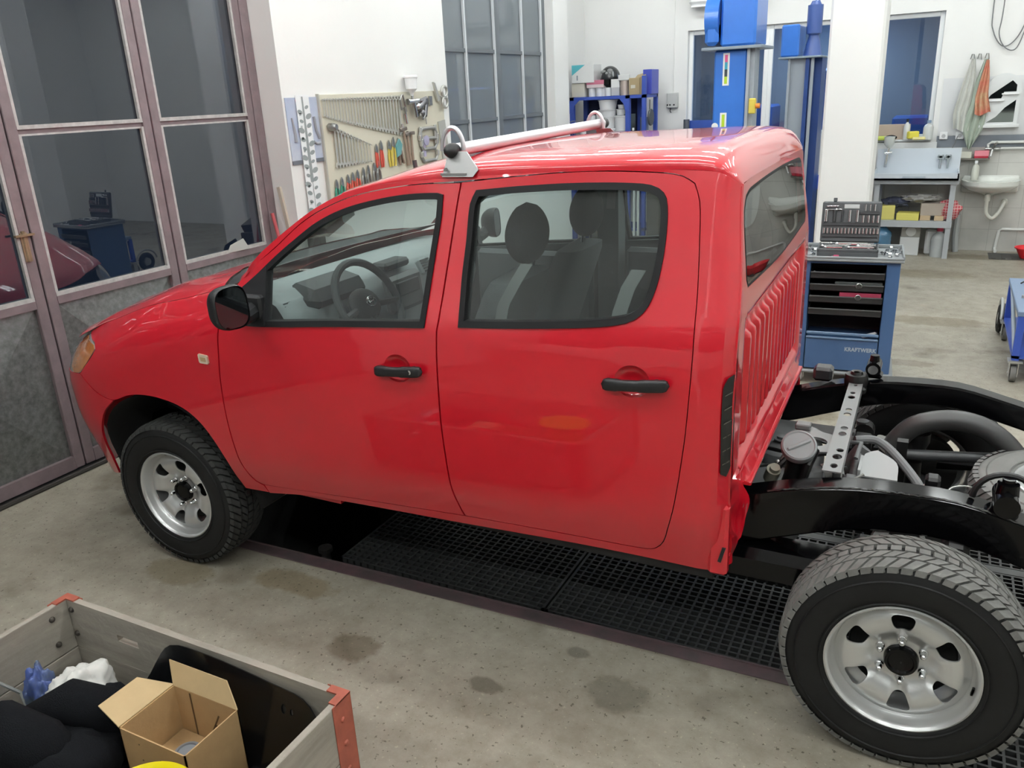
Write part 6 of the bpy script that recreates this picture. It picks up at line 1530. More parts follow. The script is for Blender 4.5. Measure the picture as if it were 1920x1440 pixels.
f = MB(); f.tube([(-1.43 + .10 * math.cos(t * PI / 12), 8.27, 1.56 + .13 * math.sin(t * PI / 12)) for t in range(24)], .006, 6, closed=True)
for k_ in range(6): f.tube([(-1.43, 8.27, 1.56), (-1.43 + .10 * math.cos(k_ * PI / 3), 8.27, 1.56 + .13 * math.sin(k_ * PI / 3))], .003, 4)
f.cyl((-1.43, 8.27, 1.56), (-1.43, 8.32, 1.56), .02); single(f.build('fan_guard', mat('grey_wire', (.2, .22, .25), rough=.5), loc=(-1.43, 8.3, 1.42)), 'round grey wire fan guard at the pillar end of the shelving', 'fan')
for (x, w, h, lb, m_) in ((-1.42, .10, .30, 'tall white canister on the low shelf near the pillar', tin), (-1.26, .11, .24, 'yellowish plastic canister on the low shelf', mat('yellowish_canister', (.55, .55, .35), rough=.5)), (-1.08, .10, .26, 'white canister in the middle of the low shelf', tin), (-.90, .10, .22, 'grey canister on the low shelf under the buckets', mat('grey_canister', (.4, .41, .42))), (-.66, .09, .30, 'lime labelled canister on the low shelf by the post', LIME)):
    boxthing('canister', x - w / 2, x + w / 2, 8.38, 8.55, .84, .84 + h, m_, lb, 'canister', bev=.015)
for (x, lb) in ((-.585, 'whitish profile leaning upright before the shelving, nearer the grey tin'), (-.53, 'whitish profile leaning upright before the shelving, outermost one')):
    f = MB(); f.box(x, x + .025, 8.24, 8.27, 0, 1.48); single(f.build('profile_strip', WCART, loc=(x, 8.25, 0)), lb, 'strip')
f = MB(); f.sphere((-.36, 8.5, 1.36), .07, sc=(1.1, 1, .7)); f.box(-.45, -.28, 8.4, 8.6, 0, 1.33); single(f.build('dark_bundle', mat('dark_bundle', (.10, .09, .08), rough=.9, bump=.4), loc=(-.36, 8.5, 0), smooth=60), 'dark bundle on a post beside the outer shelf end', 'bundle')

# ============================================================ OFFICE WINDOW SILL AND WASH CORNER
GB = mat('grey_bench_paint', (.40, .42, .44), rough=.45)
bn = thing('workbench', 'grey painted steel workbench with a lower shelf beside the wash basin', 'workbench', (2.75, 8.75, 0))
for x, y in ((2.33, 8.52), (3.13, 8.52), (2.33, 9.03), (3.13, 9.03)): f = MB(); f.box(x, x + .055, y, y + .055, 0, .90); f.build('leg', GB, bn, smooth=0)
f = MB(); f.box(2.31, 3.21, 8.50, 9.10, .86, .905); f.build('bench_top', GB, bn, smooth=0)
f = MB(); f.box(2.33, 3.19, 8.51, 9.09, .36, .435); f.build('lower_shelf', GB, bn, smooth=0)
wt = thing('wash_tray', 'white metal wash tray with a sloping backplate standing on the grey workbench', 'wash tray', (2.75, 8.8, .905))
WT = mat('pale_blue_white_enamel', (.58, .63, .68), rough=.3)
f = MB(); f.box(2.30, 3.20, 8.46, 8.92, .906, .93); f.box(2.30, 3.20, 8.46, 8.475, .906, .985); f.box(3.185, 3.20, 8.46, 8.92, .906, 1.0); f.box(2.30, 2.315, 8.46, 8.92, .906, 1.0); f.build('tray', WT, wt, smooth=0)
f = MB(); f.box(2.30, 3.20, 8.92, 8.935, .906, 1.23, rot=rotm(-.06, 0, 0), piv=(2.7, 8.92, .906)); f.build('backplate', WT, wt, smooth=0)
f = MB(); f.box(2.62, 2.86, 8.452, 8.46, .935, .955); f.build('tray_pull', mat('blueish_strip', (.42, .48, .53)), wt, smooth=0)
def airgun(x, lb):
    f = MB(); f.box(x - .012, x + .012, 8.885, 8.91, 1.0, 1.12, bev=.004); f.box(x - .035, x + .035, 8.885, 8.91, 1.12, 1.145, rot=rotm(0, .5, 0)); f.box(x - .035, x + .035, 8.885, 8.91, 1.12, 1.145, rot=rotm(0, -.5, 0)); single(f.build('air_gun', mat('grey_air_gun', (.26, .29, .30), rough=.4), loc=(x, 8.9, 1.0)), lb, 'air gun')
airgun(2.99, 'first of two small grey air nozzles hanging on the white wash tray'); airgun(3.07, 'grey air nozzle hanging nearest the end of the white wash tray')
sg = thing('spray_gun', 'spray gun with a translucent cup hanging at the column side of the wash tray', 'spray gun', (2.42, 8.86, 1.05))
f = MB(); f.lathe([(.015, 0), (.055, .05), (.06, .13), (.065, .135), (0, .14)], (2.42, 8.86, 1.24), n=22); f.build('paint_cup', mat('translucent_cup', (.60, .62, .58), rough=.3), sg)
f = MB(); f.tube([(2.42, 8.86, 1.25), (2.41, 8.86, 1.18), (2.40, 8.86, 1.02)], .018, 8); f.cyl((2.38, 8.86, 1.18), (2.46, 8.86, 1.19), .02); f.build('gun_body', CHROME, sg)
boxthing('splash_board', 2.20, 2.93, 9.08, 9.11, .93, 1.29, WCART, 'plain whitish board standing behind the wash tray under the window', 'board')
# sill things
bottle(2.585, 9.10, 1.322, .035, .24, mat('white_bottle', (.62, .63, .62), rough=.4), BLKP, 'slim white bottle with a dark cap on the window sill')
t = bottle(2.82, 9.08, 1.322, .055, .22, mat('milky_jug', (.55, .57, .56), rough=.4), mat('grey_blue_cap', (.2, .28, .4)), 'milky white jug at the outer end of the window sill', 'jug', 'jug')
YEL = mat('yellow_sponge', (.70, .62, .08), rough=.8)
boxthing('sponge', 2.60, 2.72, 9.02, 9.10, 1.335, 1.42, YEL, 'upright yellow sponge between the bottle and the jug', 'sponge', bev=.01, rz=.4)
boxthing('sponge', 2.66, 2.80, 9.0, 9.08, 1.322, 1.355, mat('pale_yellow_sponge', (.72, .65, .30), rough=.8), 'flat pale yellow sponge lying on the window sill', 'sponge', bev=.008)
boxthing('cloth_packet', 2.20, 2.37, 9.03, 9.12, 1.322, 1.37, mat('lime_packet', (.50, .58, .10), rough=.5), 'lime green packet on the sill next to the white column', 'packet', bev=.01)
f = MB(); f.sphere((2.42, 9.06, 1.352), .03, sc=(2.3, 1.2, 1)); single(f.build('glove', CLOTH, loc=(2.42, 9.06, 1.33), smooth=60), 'black glove lying on the window sill beside the lime packet', 'glove')
boxthing('wooden_box', 2.1, 2.62, 9.17, 9.21, 1.322, 1.50, mat('pale_brown_wood', (.45, .36, .29), rough=.7), 'light brown wooden panel standing on the sill against the glass', 'panel')
boxthing('storage_box', -.10, .28, 9.05, 9.14, 1.322, 1.62, mat('mid_blue_box', (.03, .08, .38), rough=.4), 'blue box on the window sill behind the first lift post', 'box')
f = MB(); f.lathe([(0, 0), (.04, 0), (.04, .12), (0, .12)], (-.10, 9.0, 1.52), n=16); f.box(-.16, -.04, 8.94, 9.06, 0, 1.52); single(f.build('pillar_tap', mat('dark_stand', (.08, .09, .11), rough=.5), loc=(-.1, 9, 0)), 'dark stand with a round top at the start of the office window', 'stand')
# towels
def towel(pts, w, m, name, label, seed, y=9.08):
    def fn(u, v):
        s_ = v * (len(pts) - 1); i = min(int(s_), len(pts) - 2); q = s_ - i; c = Vector(pts[i]).lerp(Vector(pts[i+1]), q); ww = w[i] + (w[i+1] - w[i]) * q
        return (c.x + ww * (u - .5), y - .02 - .03 * abs(math.sin(u * 9 + seed + v * 1.2)) * (.4 + v), c.y + .02 * math.sin(u * 5 + seed) * v)
    mb = MB(); mb.grid(fn, 26, 26); return single(mb.build(name, m, loc=(pts[0][0], y, pts[-1][1]), smooth=80), label, 'towel')
towel([(3.20, 2.20), (3.19, 1.95), (3.15, 1.60), (3.16, 1.42)], [.04, .14, .18, .16], mat('off_white_towel', (.56, .57, .53), rough=.95, var=.15), 'towel', 'off white towel hanging from the first hook beside the mirror cabinet', 1.0)
towel([(3.33, 2.19), (3.31, 1.95), (3.32, 1.70), (3.28, 1.42), (3.27, 1.22)], [.04, .12, .19, .22, .05], mat('green_grey_towel', (.42, .48, .40), rough=.95, var=.3, vscale=4), 'towel', 'pale green towel hanging under the red patterned cloth', 2.2, 9.065)
towel([(3.345, 2.18), (3.34, 1.98), (3.33, 1.78), (3.36, 1.60)], [.03, .09, .13, .16], mat('red_orange_cloth', (.55, .13, .10), rough=.95, col2=(.55, .38, .22), vscale=7), 'towel', 'red and orange patterned towel hanging foremost on the hook', 3.1, 9.04)
f = MB()
for x in (3.19, 3.26, 3.335): f.tube([(x - .02, YB - .01, 2.20), (x - .01, YB - .04, 2.25), (x + .01, YB - .04, 2.25), (x + .02, YB - .01, 2.19)], .006, 6)
single(f.build('towel_hook', CHROME, loc=(3.26, YB, 2.2)), 'row of chrome hooks holding the towels on the back wall', 'hooks')
# mirror cabinet
mcab = thing('mirror_cabinet', 'white mirror cabinet with arched top and slanting mirror panels above the basin', 'cabinet', (3.56, 9.1, 1.46))
arc = [(3.72,1.47),(3.72,1.86)] + [(3.545 + .175 * math.cos(a), 1.86 + .17 * math.sin(a)) for a in [PI * i / 12 for i in range(1, 12)]] + [(3.37,1.86),(3.37,1.47)]
f = MB(); f.prism(arc, 9.06, 9.14, 'y'); f.box(3.34, 3.75, 9.02, 9.14, 1.44, 1.475, bev=.006); f.build('cabinet_body', mat('white_cabinet', (.70, .72, .72), rough=.3), mcab)
MIR = mat('mirror_silver', (.30, .34, .33), rough=.03, metal=1.0)
f = MB(); f._add([(3.42, 9.057, 1.80), (3.62, 9.057, 1.95), (3.67, 9.057, 1.90), (3.67, 9.057, 1.83), (3.55, 9.057, 1.83), (3.53, 9.057, 1.76), (3.40, 9.057, 1.76)], [(0, 1, 2, 3, 4, 5, 6)]); f._add([(3.41, 9.057, 1.50), (3.50, 9.057, 1.56), (3.58, 9.057, 1.66), (3.68, 9.057, 1.74), (3.68, 9.057, 1.50)], [(0, 1, 2, 3, 4)])
f.build('mirror_panel', MIR, mcab, smooth=0)
f = MB(); f.box(3.53, 3.70, 9.03, 9.06, 1.80, 1.815); f.box(3.40, 3.56, 9.03, 9.06, 1.73, 1.745); f.build('small_shelf', WHITEP, mcab, smooth=0)
# sockets, soap shelf, red tray
for x, lb in ((2.99, 'white wall socket nearer the office window'), (3.16, 'white wall socket with a plug, nearer the towels')):
    t = thing('wall_socket', lb, 'socket', (x, YB, 1.36)); f = MB(); f.box(x - .045, x + .045, YB - .035, YB - .013, 1.315, 1.40, bev=.006); f.build('socket_plate', WHITEP, t); f = MB(); f.cyl((x, YB - .038, 1.355), (x, YB - .034, 1.355), .022); f.build('socket_face', mat('socket_grey', (.45, .46, .47)), t)
f = MB(); f.tube([(3.14, YB - .04, 1.35), (3.12, YB - .04, 1.28), (3.08, YB - .03, 1.15)], .005, 6); single(f.build('power_cord', MATS['grey_cable'], loc=(3.1, YB, 1.15)), 'thin cord drooping from the wall socket near the towels', 'cord')
f = MB(); f.box(3.16, 3.50, YB - .12, YB - .013, 1.085, 1.10); single(f.build('soap_shelf', mat('dark_soap_shelf', (.16, .15, .13), rough=.5), loc=(3.3, YB, 1.085)), 'narrow dark shelf on the tiles above the basin', 'shelf')
boxthing('soap_tray', 3.34, 3.485, 9.05, 9.13, 1.10, 1.185, mat('red_tray', (.52, .03, .06), rough=.35), 'small red soap tray on the narrow wall shelf', 'tray', (.3, mat('pink_label', (.75, .25, .3)), .01))
boxthing('soap_box', 3.18, 3.31, 9.05, 9.12, 1.10, 1.175, mat('cream_box', (.60, .60, .52), rough=.6), 'cream coloured box next to the red soap tray', 'box')
# basin
WBM = mat('white_ceramic', (.68, .70, .66), rough=.18, coat=.5)
wb = thing('wash_basin', 'white ceramic wash basin with a curved waste pipe on the tiled back wall', 'basin', (3.545, 9.1, .6))
f = MB()
def bas(u, v):
    a = PI * u; k = [1.0, 1.0, .93, .80, .58, .30, .12][min(6, int(v * 6))] + ([1.0, 1.0, .93, .80, .58, .30, .12][min(6, int(v * 6) + 1)] - [1.0, 1.0, .93, .80, .58, .30, .12][min(6, int(v * 6))]) * (v * 6 - int(v * 6))
    return (3.545 + .305 * math.cos(a) * k, YB - .013 - .40 * math.sin(a) ** .8 * k, .85 - .03 * (v > 0) - .16 * v ** 1.1)
f.grid(bas, 28, 13); f.grid(lambda u, v: (3.545 + .305 * math.cos(PI * u) * (1 - v * .12), YB - .013 - .40 * math.sin(PI * u) ** .8 * (1 - v * .12), .85 - .0 * v), 28, 2)
f.grid(lambda u, v: (3.545 + .27 * math.cos(PI * u) * (1 - v), YB - .04 - .34 * math.sin(PI * u) ** .8 * (1 - v), .848 - .10 * math.sin(v * PI / 2)), 28, 8); f.box(3.25, 3.84, YB - .06, YB - .013, .70, .90, bev=.02)
f.build('bowl', WBM, wb, smooth=60)
f = MB(); P2 = [(p.x, p.y) for p in sm3([(3.53,.70,0),(3.53,.60,0),(3.54,.48,0),(3.60,.42,0),(3.66,.47,0),(3.70,.56,0),(3.72,.60,0)])]; f.tube([(x, 8.95 + .10 * max(0, (x - 3.6) / .12), z) for x, z in P2], .022, 12); f.cyl((3.53, 8.95, .62), (3.53, 8.95, .69), .032); f.cyl((3.72, 9.05, .59), (3.72, 9.135, .60), .033); f.build('waste_pipe', mat('cream_pipe', (.62, .62, .56), rough=.4), wb)
f = MB(); f.cyl((3.54, YB - .013, .84), (3.54, YB - .013, .86), .01); f.build('overflow', DARKIN, wb)
bottle(3.37, 9.02, .885 - .03, .04, .22, mat('soap_bottle', (.55, .56, .50), rough=.4), WHITEP, 'white soap pump bottle on the basin rim')
f = MB(); f.tube([(5.2, YB - .04, 1.275), (3.50, YB - .04, 1.275), (3.47, YB - .04, 1.25), (3.47, YB - .04, 1.20)], .016, 10); f.tube([(5.2, YB - .04, 1.205), (3.60, YB - .04, 1.205)], .012, 10)
single(f.build('water_pipe', mat('white_water_pipe', (.66, .67, .65), rough=.4), loc=(3.6, YB, 1.2)), 'white water pipes running along the tiles above the basin', 'pipe')
tp = thing('water_tap', 'chrome wall mixer tap on the tiles above the basin', 'tap', (3.52, 9.1, 1.2)); f = MB(); f.cyl((3.44, 9.10, 1.20), (3.60, 9.10, 1.20), .020); f.tube([(3.52, 9.10, 1.20), (3.53, 9.05, 1.24), (3.51, 8.95, 1.20), (3.50, 8.92, 1.13)], .014, 10); f.build('tap_body', STEEL, tp); f = MB(); f.cyl((3.52, 9.08, 1.22), (3.55, 9.0, 1.28), .012); f.build('tap_lever', STEEL, tp)
f = MB(); f.tube([(5.2, YB - .03, .27), (3.74, YB - .03, .27), (3.71, YB - .03, .25), (3.69, YB - .03, .04), (3.69, YB - .2, .03)], .017, 10); single(f.build('drain_pipe', MATS['white_water_pipe'], loc=(4.0, YB, .03)), 'white waste pipe bending down to the floor drain', 'pipe')
f = MB(); f.box(3.62, 4.2, 8.60, 9.0, .0, .004)
for i in range(5): f.box(3.65 + i * .10, 3.69 + i * .10, 8.64, 8.96, .004, .008)
single(f.build('floor_drain', mat('dark_drain', (.05, .05, .045), rough=.6), loc=(3.9, 8.8, 0)), 'dark slotted drain in the floor under the wash basin', 'drain')
f = MB(); f.lathe([(0, .005), (.11, .005), (.165, .12), (.175, .125), (.175, .115), (.155, .11), (.10, .02), (0, .02)], (4.04, 8.72, .008), n=30); single(f.build('washing_bowl', mat('bright_red_plastic', (.68, .02, .03), rough=.35), loc=(4.04, 8.72, .008)), 'bright red plastic washing bowl on the floor by the drain', 'bowl')
# things on and under the bench
mb = MB(); boxthing('carton', 2.38, 2.56, 8.56, 8.80, .435, .60, mat('yellow_carton', (.62, .56, .16), rough=.6), 'square yellow carton tilted on the lower bench shelf', 'box', rz=.12)
boxthing('carton', 2.60, 2.84, 8.54, 8.75, .435, .515, mat('yellow_carton2', (.66, .60, .14), rough=.6), 'low yellow carton with an open lid on the lower bench shelf', 'box', rz=-.05)
boxthing('wood_block', 2.85, 2.96, 8.56, 8.70, .435, .49, mat('light_wood_block', (.50, .38, .24), rough=.7), 'small light wood block beside the low yellow carton', 'block')
boxthing('wood_block', 3.0, 3.10, 8.56, 8.70, .435, .49, mat('light_wood_block', (.50, .38, .24)), 'small wood block next to the red mesh bag', 'block')
boxthing('cardboard_box', 2.84, 3.10, 8.58, 8.85, .49, .63, mat('grey_brown_card', (.38, .33, .28), rough=.8), 'torn grey brown cardboard box heaped with papers under the bench top', 'box', rz=.06)
def crumple(c, rx, ry, rz_2, seed, m, name, label, cat, fr=3.0):
    def fn(u, v):
        th = 2*PI*u; ph = PI*v; d = Vector((math.sin(ph)*math.cos(th), math.sin(ph)*math.sin(th), -math.cos(ph))); k = 1 + .45 * mnoise.noise(d * fr + Vector((seed, seed * 2, 0)))
        return (c[0] + rx * d.x * k, c[1] + ry * d.y * k, c[2] + rz_2 * d.z * k)
    return single(MB().grid(fn, 26, 14, closeu=True).build(name, m, loc=c, smooth=30), label, cat)
crumple((2.84, 8.72, .68), .20, .12, .045, 3.3, mat('newspaper', (.45, .44, .42), rough=.9, var=.4, vscale=18), 'crumpled_papers', 'heap of crumpled grey papers on the lower bench shelf', 'papers')
crumple((2.56, 8.74, .62), .15, .1, .06, 5.3, mat('dark_blue_rag', (.07, .08, .13), rough=.9, var=.5), 'rag', 'dark blue rag behind the yellow cartons under the bench', 'rag')
def redbag():
    m = tilemat('red_white_check', (.50, .07, .09), (.62, .45, .42), .03, .03, 'XZ', .7, .1); return crumple((3.14, 8.66, .545), .13, .11, .12, 7.7, m, 'mesh_bag', 'red and white checked bag at the end of the lower bench shelf', 'bag', 1.6)
redbag()
f = MB(); f.lathe([(0, 0), (.11, 0), (.12, .02)] + [(.12 - .006 * (i % 2), .04 + i * .025) for i in range(9)] + [(.11, .28), (.05, .34), (.03, .36), (0, .36)], (2.45, 8.62, 0), n=26); single(f.build('water_bottle', mat('blue_water_bottle', (.06, .16, .27), rough=.15, coat=.5), loc=(2.45, 8.62, 0)), 'big blue water bottle standing under the bench', 'bottle')
t = thing('filter_box', 'white and grey box with a round printed seal standing on the floor under the bench', 'box', (2.75, 8.75, 0))
f = MB(); f.box(2.66, 2.87, 8.66, 8.9, 0, .22, bev=.004); f.build('box_body', WCART, t); f = MB(); f.box(2.665, 2.875, 8.67, 8.9, .22, .34, bev=.004); f.build('box_lid', mat('grey_brown_lid', (.34, .33, .30), rough=.6), t)
f = MB(); f.lathe([(0, -.003), (.055, -.003), (.058, 0)], (2.77, 8.669, .285), 'y', n=24); f.build('round_seal', mat('pale_seal', (.60, .60, .58), rough=.5), t)
boxthing('canister', 2.93, 3.07, 8.74, 8.88, 0, .30, WCART, 'white plastic canister behind the clear bottle under the bench', 'canister', bev=.02)
bottle(3.08, 8.66, 0, .085, .35, mat('clear_jug', (.42, .44, .44), rough=.15), mat('crimson_cap', (.50, .03, .08), rough=.4), 'clear plastic jug with a crimson cap on the floor under the bench', 'jug', 'jug')
f = MB(); f.tube([(3.25, 9.0, .45), (3.25, 9.02, .20), (3.27, 9.0, .0)], .035, 8); single(f.build('plastic_bag', mat('grey_film', (.36, .38, .38), rough=.3), loc=(3.25, 9, 0)), 'grey plastic film hanging behind the bench leg by the basin', 'bag')

# ============================================================ TOOL TROLLEY
TB = mat('trolley_blue', (.055, .12, .26), rough=.38, coat=.2)
TGREY = mat('trolley_grey_plastic', (.26, .28, .29), rough=.5)
TR = Vector((2.255, 3.625, 0)); TRZ = R(4)
tr = thing('tool_trolley', 'blue wheeled tool trolley with four open black drawers and KRAFTWERK lettering', 'tool trolley', tuple(TR), TRZ)
Wt, Dt, Ht = .60, .42, .885
def tb(name, m, *bs, par=tr, bev=.004, smooth=35):
    f = MB()
    for b in bs: f.box(*b, bev=bev)
    return f.build(name, m, par, world=False, smooth=smooth)
tb('side_frame', TB, (0, .035, 0, Dt, .10, Ht)); tb('side_frame', TB, (Wt - .085, Wt, 0, Dt, .10, Ht)); tb('cabinet_back', TB, (.03, Wt - .03, Dt - .02, Dt, .10, Ht)); tb('top_rail', TB, (.03, Wt - .08, 0, .03, Ht - .02, Ht))
tb('cabinet_inside', DARKIN, (.036, Wt - .086, .30, Dt - .02, .12, Ht - .02), bev=0)
tb('base_plate', TGREY, (-.025, Wt + .025, -.025, Dt + .02, .075, .10), bev=.01)
tb('top_tray', TGREY, (-.025, Wt + .02, -.03, Dt + .02, Ht, Ht + .018), (-.025, -.013, -.03, Dt + .02, Ht + .018, Ht + .045), (Wt + .008, Wt + .02, -.03, Dt + .02, Ht + .018, Ht + .045), (-.025, Wt + .02, -.03, -.018, Ht + .018, Ht + .036), (-.025, Wt + .02, Dt + .008, Dt + .02, Ht + .018, Ht + .045), bev=.005)
DRB = mat('black_drawer', (.018, .019, .020), rough=.45)
for z, y in ((.80, -.02), (.715, -.015), (.63, -.01), (.54, -.005)):
    d = tb('drawer', DRB, (.04, Wt - .09, y, y + .012, z - .035, z + .012), (.04, Wt - .09, y, .30, z - .035, z - .03), (.04, .046, y, .3, z - .035, z + .008), (Wt - .096, Wt - .09, y, .3, z - .035, z + .008), bev=.002)
    tb('drawer_handle', mat('drawer_edge', (.07, .072, .075), rough=.35), (.04, Wt - .09, y - .008, y, z + .004, z + .012), par=d, bev=.001)
d = tb('large_drawer', TB, (.04, Wt - .09, -.012, .30, .11, .335)); tb('drawer_handle', mat('trolley_light_blue', (.12, .20, .33), rough=.3), (.04, Wt - .09, -.022, -.008, .335, .350), (.04, Wt - .09, -.018, -.004, .365, .385), par=d)
# lettering
cu = bpy.data.curves.new('lettering', 'FONT'); cu.body = 'KRAFTWERK'; cu.size = .0375; cu.extrude = .0006; cu.align_x = 'LEFT'; cu.space_character = 1.08; cu.offset = .0016
to = bpy.data.objects.new('tmp_text', cu); COL.objects.link(to); bpy.context.view_layer.update()
me = bpy.data.meshes.new_from_object(to.evaluated_get(bpy.context.evaluated_depsgraph_get())); bpy.data.objects.remove(to)
xs_ = [v.co.x for v in me.vertices]; k_ = .205 / (max(xs_) - min(xs_))
for v in me.vertices: v.co = Vector((.300 + v.co.x * k_, -.0135 - v.co.z, .255 + v.co.y * 1.0))
me.materials.append(mat('pale_lettering', (.38, .45, .52), rough=.4)); lt = bpy.data.objects.new('brand_lettering', me); COL.objects.link(lt); lt.parent = d
for (x, y) in ((.02, .02), (Wt - .03, .02), (.02, Dt - .03), (Wt - .03, Dt - .03)):
    f = MB(); f.cyl((x - .014, y, .04), (x + .014, y, .04), .039, n=20); wv = f.build('caster_wheel', mat('caster_grey', (.30, .30, .29), rough=.6), tr, world=False)
    f = MB(); f.box(x - .022, x - .017, y - .02, y + .02, .03, .075); f.box(x + .017, x + .022, y - .02, y + .02, .03, .075); f.cyl((x - .024, y, .04), (x + .024, y, .04), .008); f.build('caster_fork', ZINC, tr, world=False)
def tw(x, y, z): 
    v = Matrix.Rotation(TRZ, 3, 'Z') @ Vector((x, y, z)); return TR + v
# drawer contents
random.seed(12)
sk = MB(); sk.lathe([(.0, 0), (1, 0), (1, 1.6), (.72, 1.6), (.72, 1.1), (0, 1.1)], n=12)
sock = sk.build('socket_bit', CHROME, world=False, smooth=30)
first_sock = True
def place_sock(x, y, z, r, label, grp, rx=0.0, rz2=0.0):
    global first_sock
    o = sock if first_sock else sock.copy()
    if not first_sock: COL.objects.link(o)
    first_sock = False
    o.location = tw(x, y, z); o.scale = (r, r, r); o.rotation_euler = (rx, 0, rz2 + TRZ)
    props(o, label, 'socket', grp); return o
for i in range(20): place_sock(.06 + .44 * i / 20 + random.uniform(-.005, .005), .02 + random.uniform(0, .05), .771, random.uniform(.008, .013), 'small shiny socket lying in the top drawer of the blue trolley', 'sockets in the top drawer')
for i in range(7): place_sock(.06 + .10 * i / 7, .02 + random.uniform(0, .04), .686, random.uniform(.010, .014), 'shiny socket in the second drawer of the blue trolley', 'sockets in the second drawer')
for i in range(9): place_sock(.07 + .16 * i / 9, .02 + random.uniform(0, .04), .511, random.uniform(.009, .013), 'shiny socket in the fourth drawer of the blue trolley', 'sockets in the fourth drawer')
for i in range(26): 
    x, y = random.uniform(-.005, .045), random.uniform(-.01, Dt - .03)
    if i > 8: x, y = random.uniform(.475, .60), random.uniform(-.01, Dt - .03)
    place_sock(x, y, Ht + .0185 + (.012 if i % 2 else 0), random.uniform(.009, .014), 'shiny socket loose on the top tray of the blue trolley', 'sockets on the trolley top', rx=1.57 if i % 2 else 0, rz2=random.uniform(0, 3))
def tthing(name, m, label, cat, *bs, bev=.003, rot=None):
    f = MB()
    for b in bs: f.box(*b, bev=bev, rot=rot)
    o = f.build(name, m, world=False); o.location = TR; o.rotation_euler = (0, 0, TRZ); return single(o, label, cat)
tthing('tool_roll', mat('crimson_tool_case', (.30, .03, .07), rough=.5), 'long crimson tool case lying in the third trolley drawer', 'case', (.235, .50, -.008, .12, .601, .668))
tthing('tool_case', mat('dark_green_grey_case', (.06, .07, .07), rough=.5), 'flat dark tool case lying in the second trolley drawer', 'case', (.20, .50, -.008, .12, .686, .742))
for z, lb in ((.745, 'round silver badge on the dark case in the second drawer'), (.665, 'round silver badge on the crimson case in the third drawer')):
    f = MB(); f.lathe([(0, -.002), (.018, -.002), (.02, 0)], (.355, -.022, z - .025), 'y', n=18); o = f.build('case_latch', CHROME, world=False); o.location = TR; o.rotation_euler = (0, 0, TRZ); single(o, lb, 'latch')
tthing('torch', mat('white_torch', (.55, .60, .62), rough=.3), 'pale tube shaped lamp lying on the big bottom drawer', 'lamp', (.40, .50, .03, .055, .352, .376), bev=.01, rot=rotm(0, -.35, 0))
tthing('chisel', mat('white_torch', (.55, .60, .62)), 'pale wedge shaped tool at the start of the top drawer', 'tool', (.05, .10, .02, .04, .775, .800), bev=.006, rot=rotm(0, .4, 0))
# socket case
cs = thing('socket_case', 'open black socket set case with its lid upright on the blue trolley', 'tool case', tuple(tw(.065, .06, Ht + .019)), TRZ)
cm_ = mat('dark_grey_case_plastic', (.065, .07, .075), rough=.5)
def cb(name, m, *bs, par=cs, bev=.003, rot=None, piv=None):
    f = MB()
    for b in bs: f.box(*b, bev=bev, rot=rot, piv=piv)
    return f.build(name, m, par, world=False)
cb('case_tray', cm_, (0, .39, 0, .27, 0, .03), (0, .39, 0, .012, .03, .05), (0, .012, 0, .27, .03, .05), (.378, .39, 0, .27, .03, .05))
LR = rotm(R(-9), 0, 0); LP = (.2, .275, .05)
ld = cb('case_lid', cm_, (0, .39, .272, .30, .05, .335), rot=LR, piv=LP, bev=.01)
cb('lid_divider', mat('case_divider', (.035, .037, .04), rough=.6), *[(.012, .378, .262, .274, z, z + .022) for z in (.085, .165)], (.25, .378, .262, .274, .245, .265), par=ld, rot=LR, piv=LP)
cb('lid_label', mat('pale_label', (.50, .52, .52), rough=.4), (.145, .245, .268, .272, .285, .315), par=ld, rot=LR, piv=LP, bev=.008)
cb('case_latch', cm_, (.07, .095, .275, .285, .335, .36), par=ld, rot=LR, piv=LP)
def rod(x, z0, z1, r, label, grp, dark=False):
    f = MB(); f.cyl((x, .262, z0), (x, .262, z1), r, n=12); f.cyl((x, .262, z0 + (z1 - z0) * .45), (x, .262, z0 + (z1 - z0) * .5), r * .85, n=12)
    f.v = [tuple(LR @ (Vector(p) - Vector(LP)) + Vector(LP)) for p in f.v]
    o = f.build('long_socket', mat('dark_socket', (.1, .105, .11), rough=.3, metal=.8) if dark else CHROME, world=False); o.location = cs.location; o.rotation_euler = (0, 0, TRZ); props(o, label, 'socket', grp)
G2 = 'long sockets in the lid'; G3 = 'small sockets in the lid'
for x in (.03, .185, .235): rod(x, .195, .275, .011, 'long chrome socket clipped in the middle row of the case lid', G2)
for x in (.275, .31, .34, .37): rod(x, .19, .24, .008, 'medium chrome socket at the outer end of the middle lid row', 'medium sockets in the lid')
rod(.085, .195, .275, .011, 'dark long socket in the middle row of the case lid', None, True); rod(.137, .195, .275, .007, 'slim dark extension bar in the middle row of the case lid', None, True)
for x in (.285, .315, .345): rod(x, .27, .315, .006, 'small chrome bit in the top corner of the case lid', 'bits in the lid corner')
for i in range(16): rod(.022 + .0235 * i, .112, .150, .0075, 'small chrome socket in the lower row of the case lid', G3)
f = MB(); f.tube([(.03, .26, .300), (.11, .26, .302)], .004, 6); f.tube([(.02, .26, .275), (.13, .26, .278)], .005, 6); f.sphere((.095, .26, .278), .010); f.v = [tuple(LR @ (Vector(p) - Vector(LP)) + Vector(LP)) for p in f.v]
o = f.build('sliding_bar', CHROME, world=False); o.location = cs.location; o.rotation_euler = (0, 0, TRZ); props(o, 'chrome sliding bar and handle in the upper corner of the case lid', 'tool')
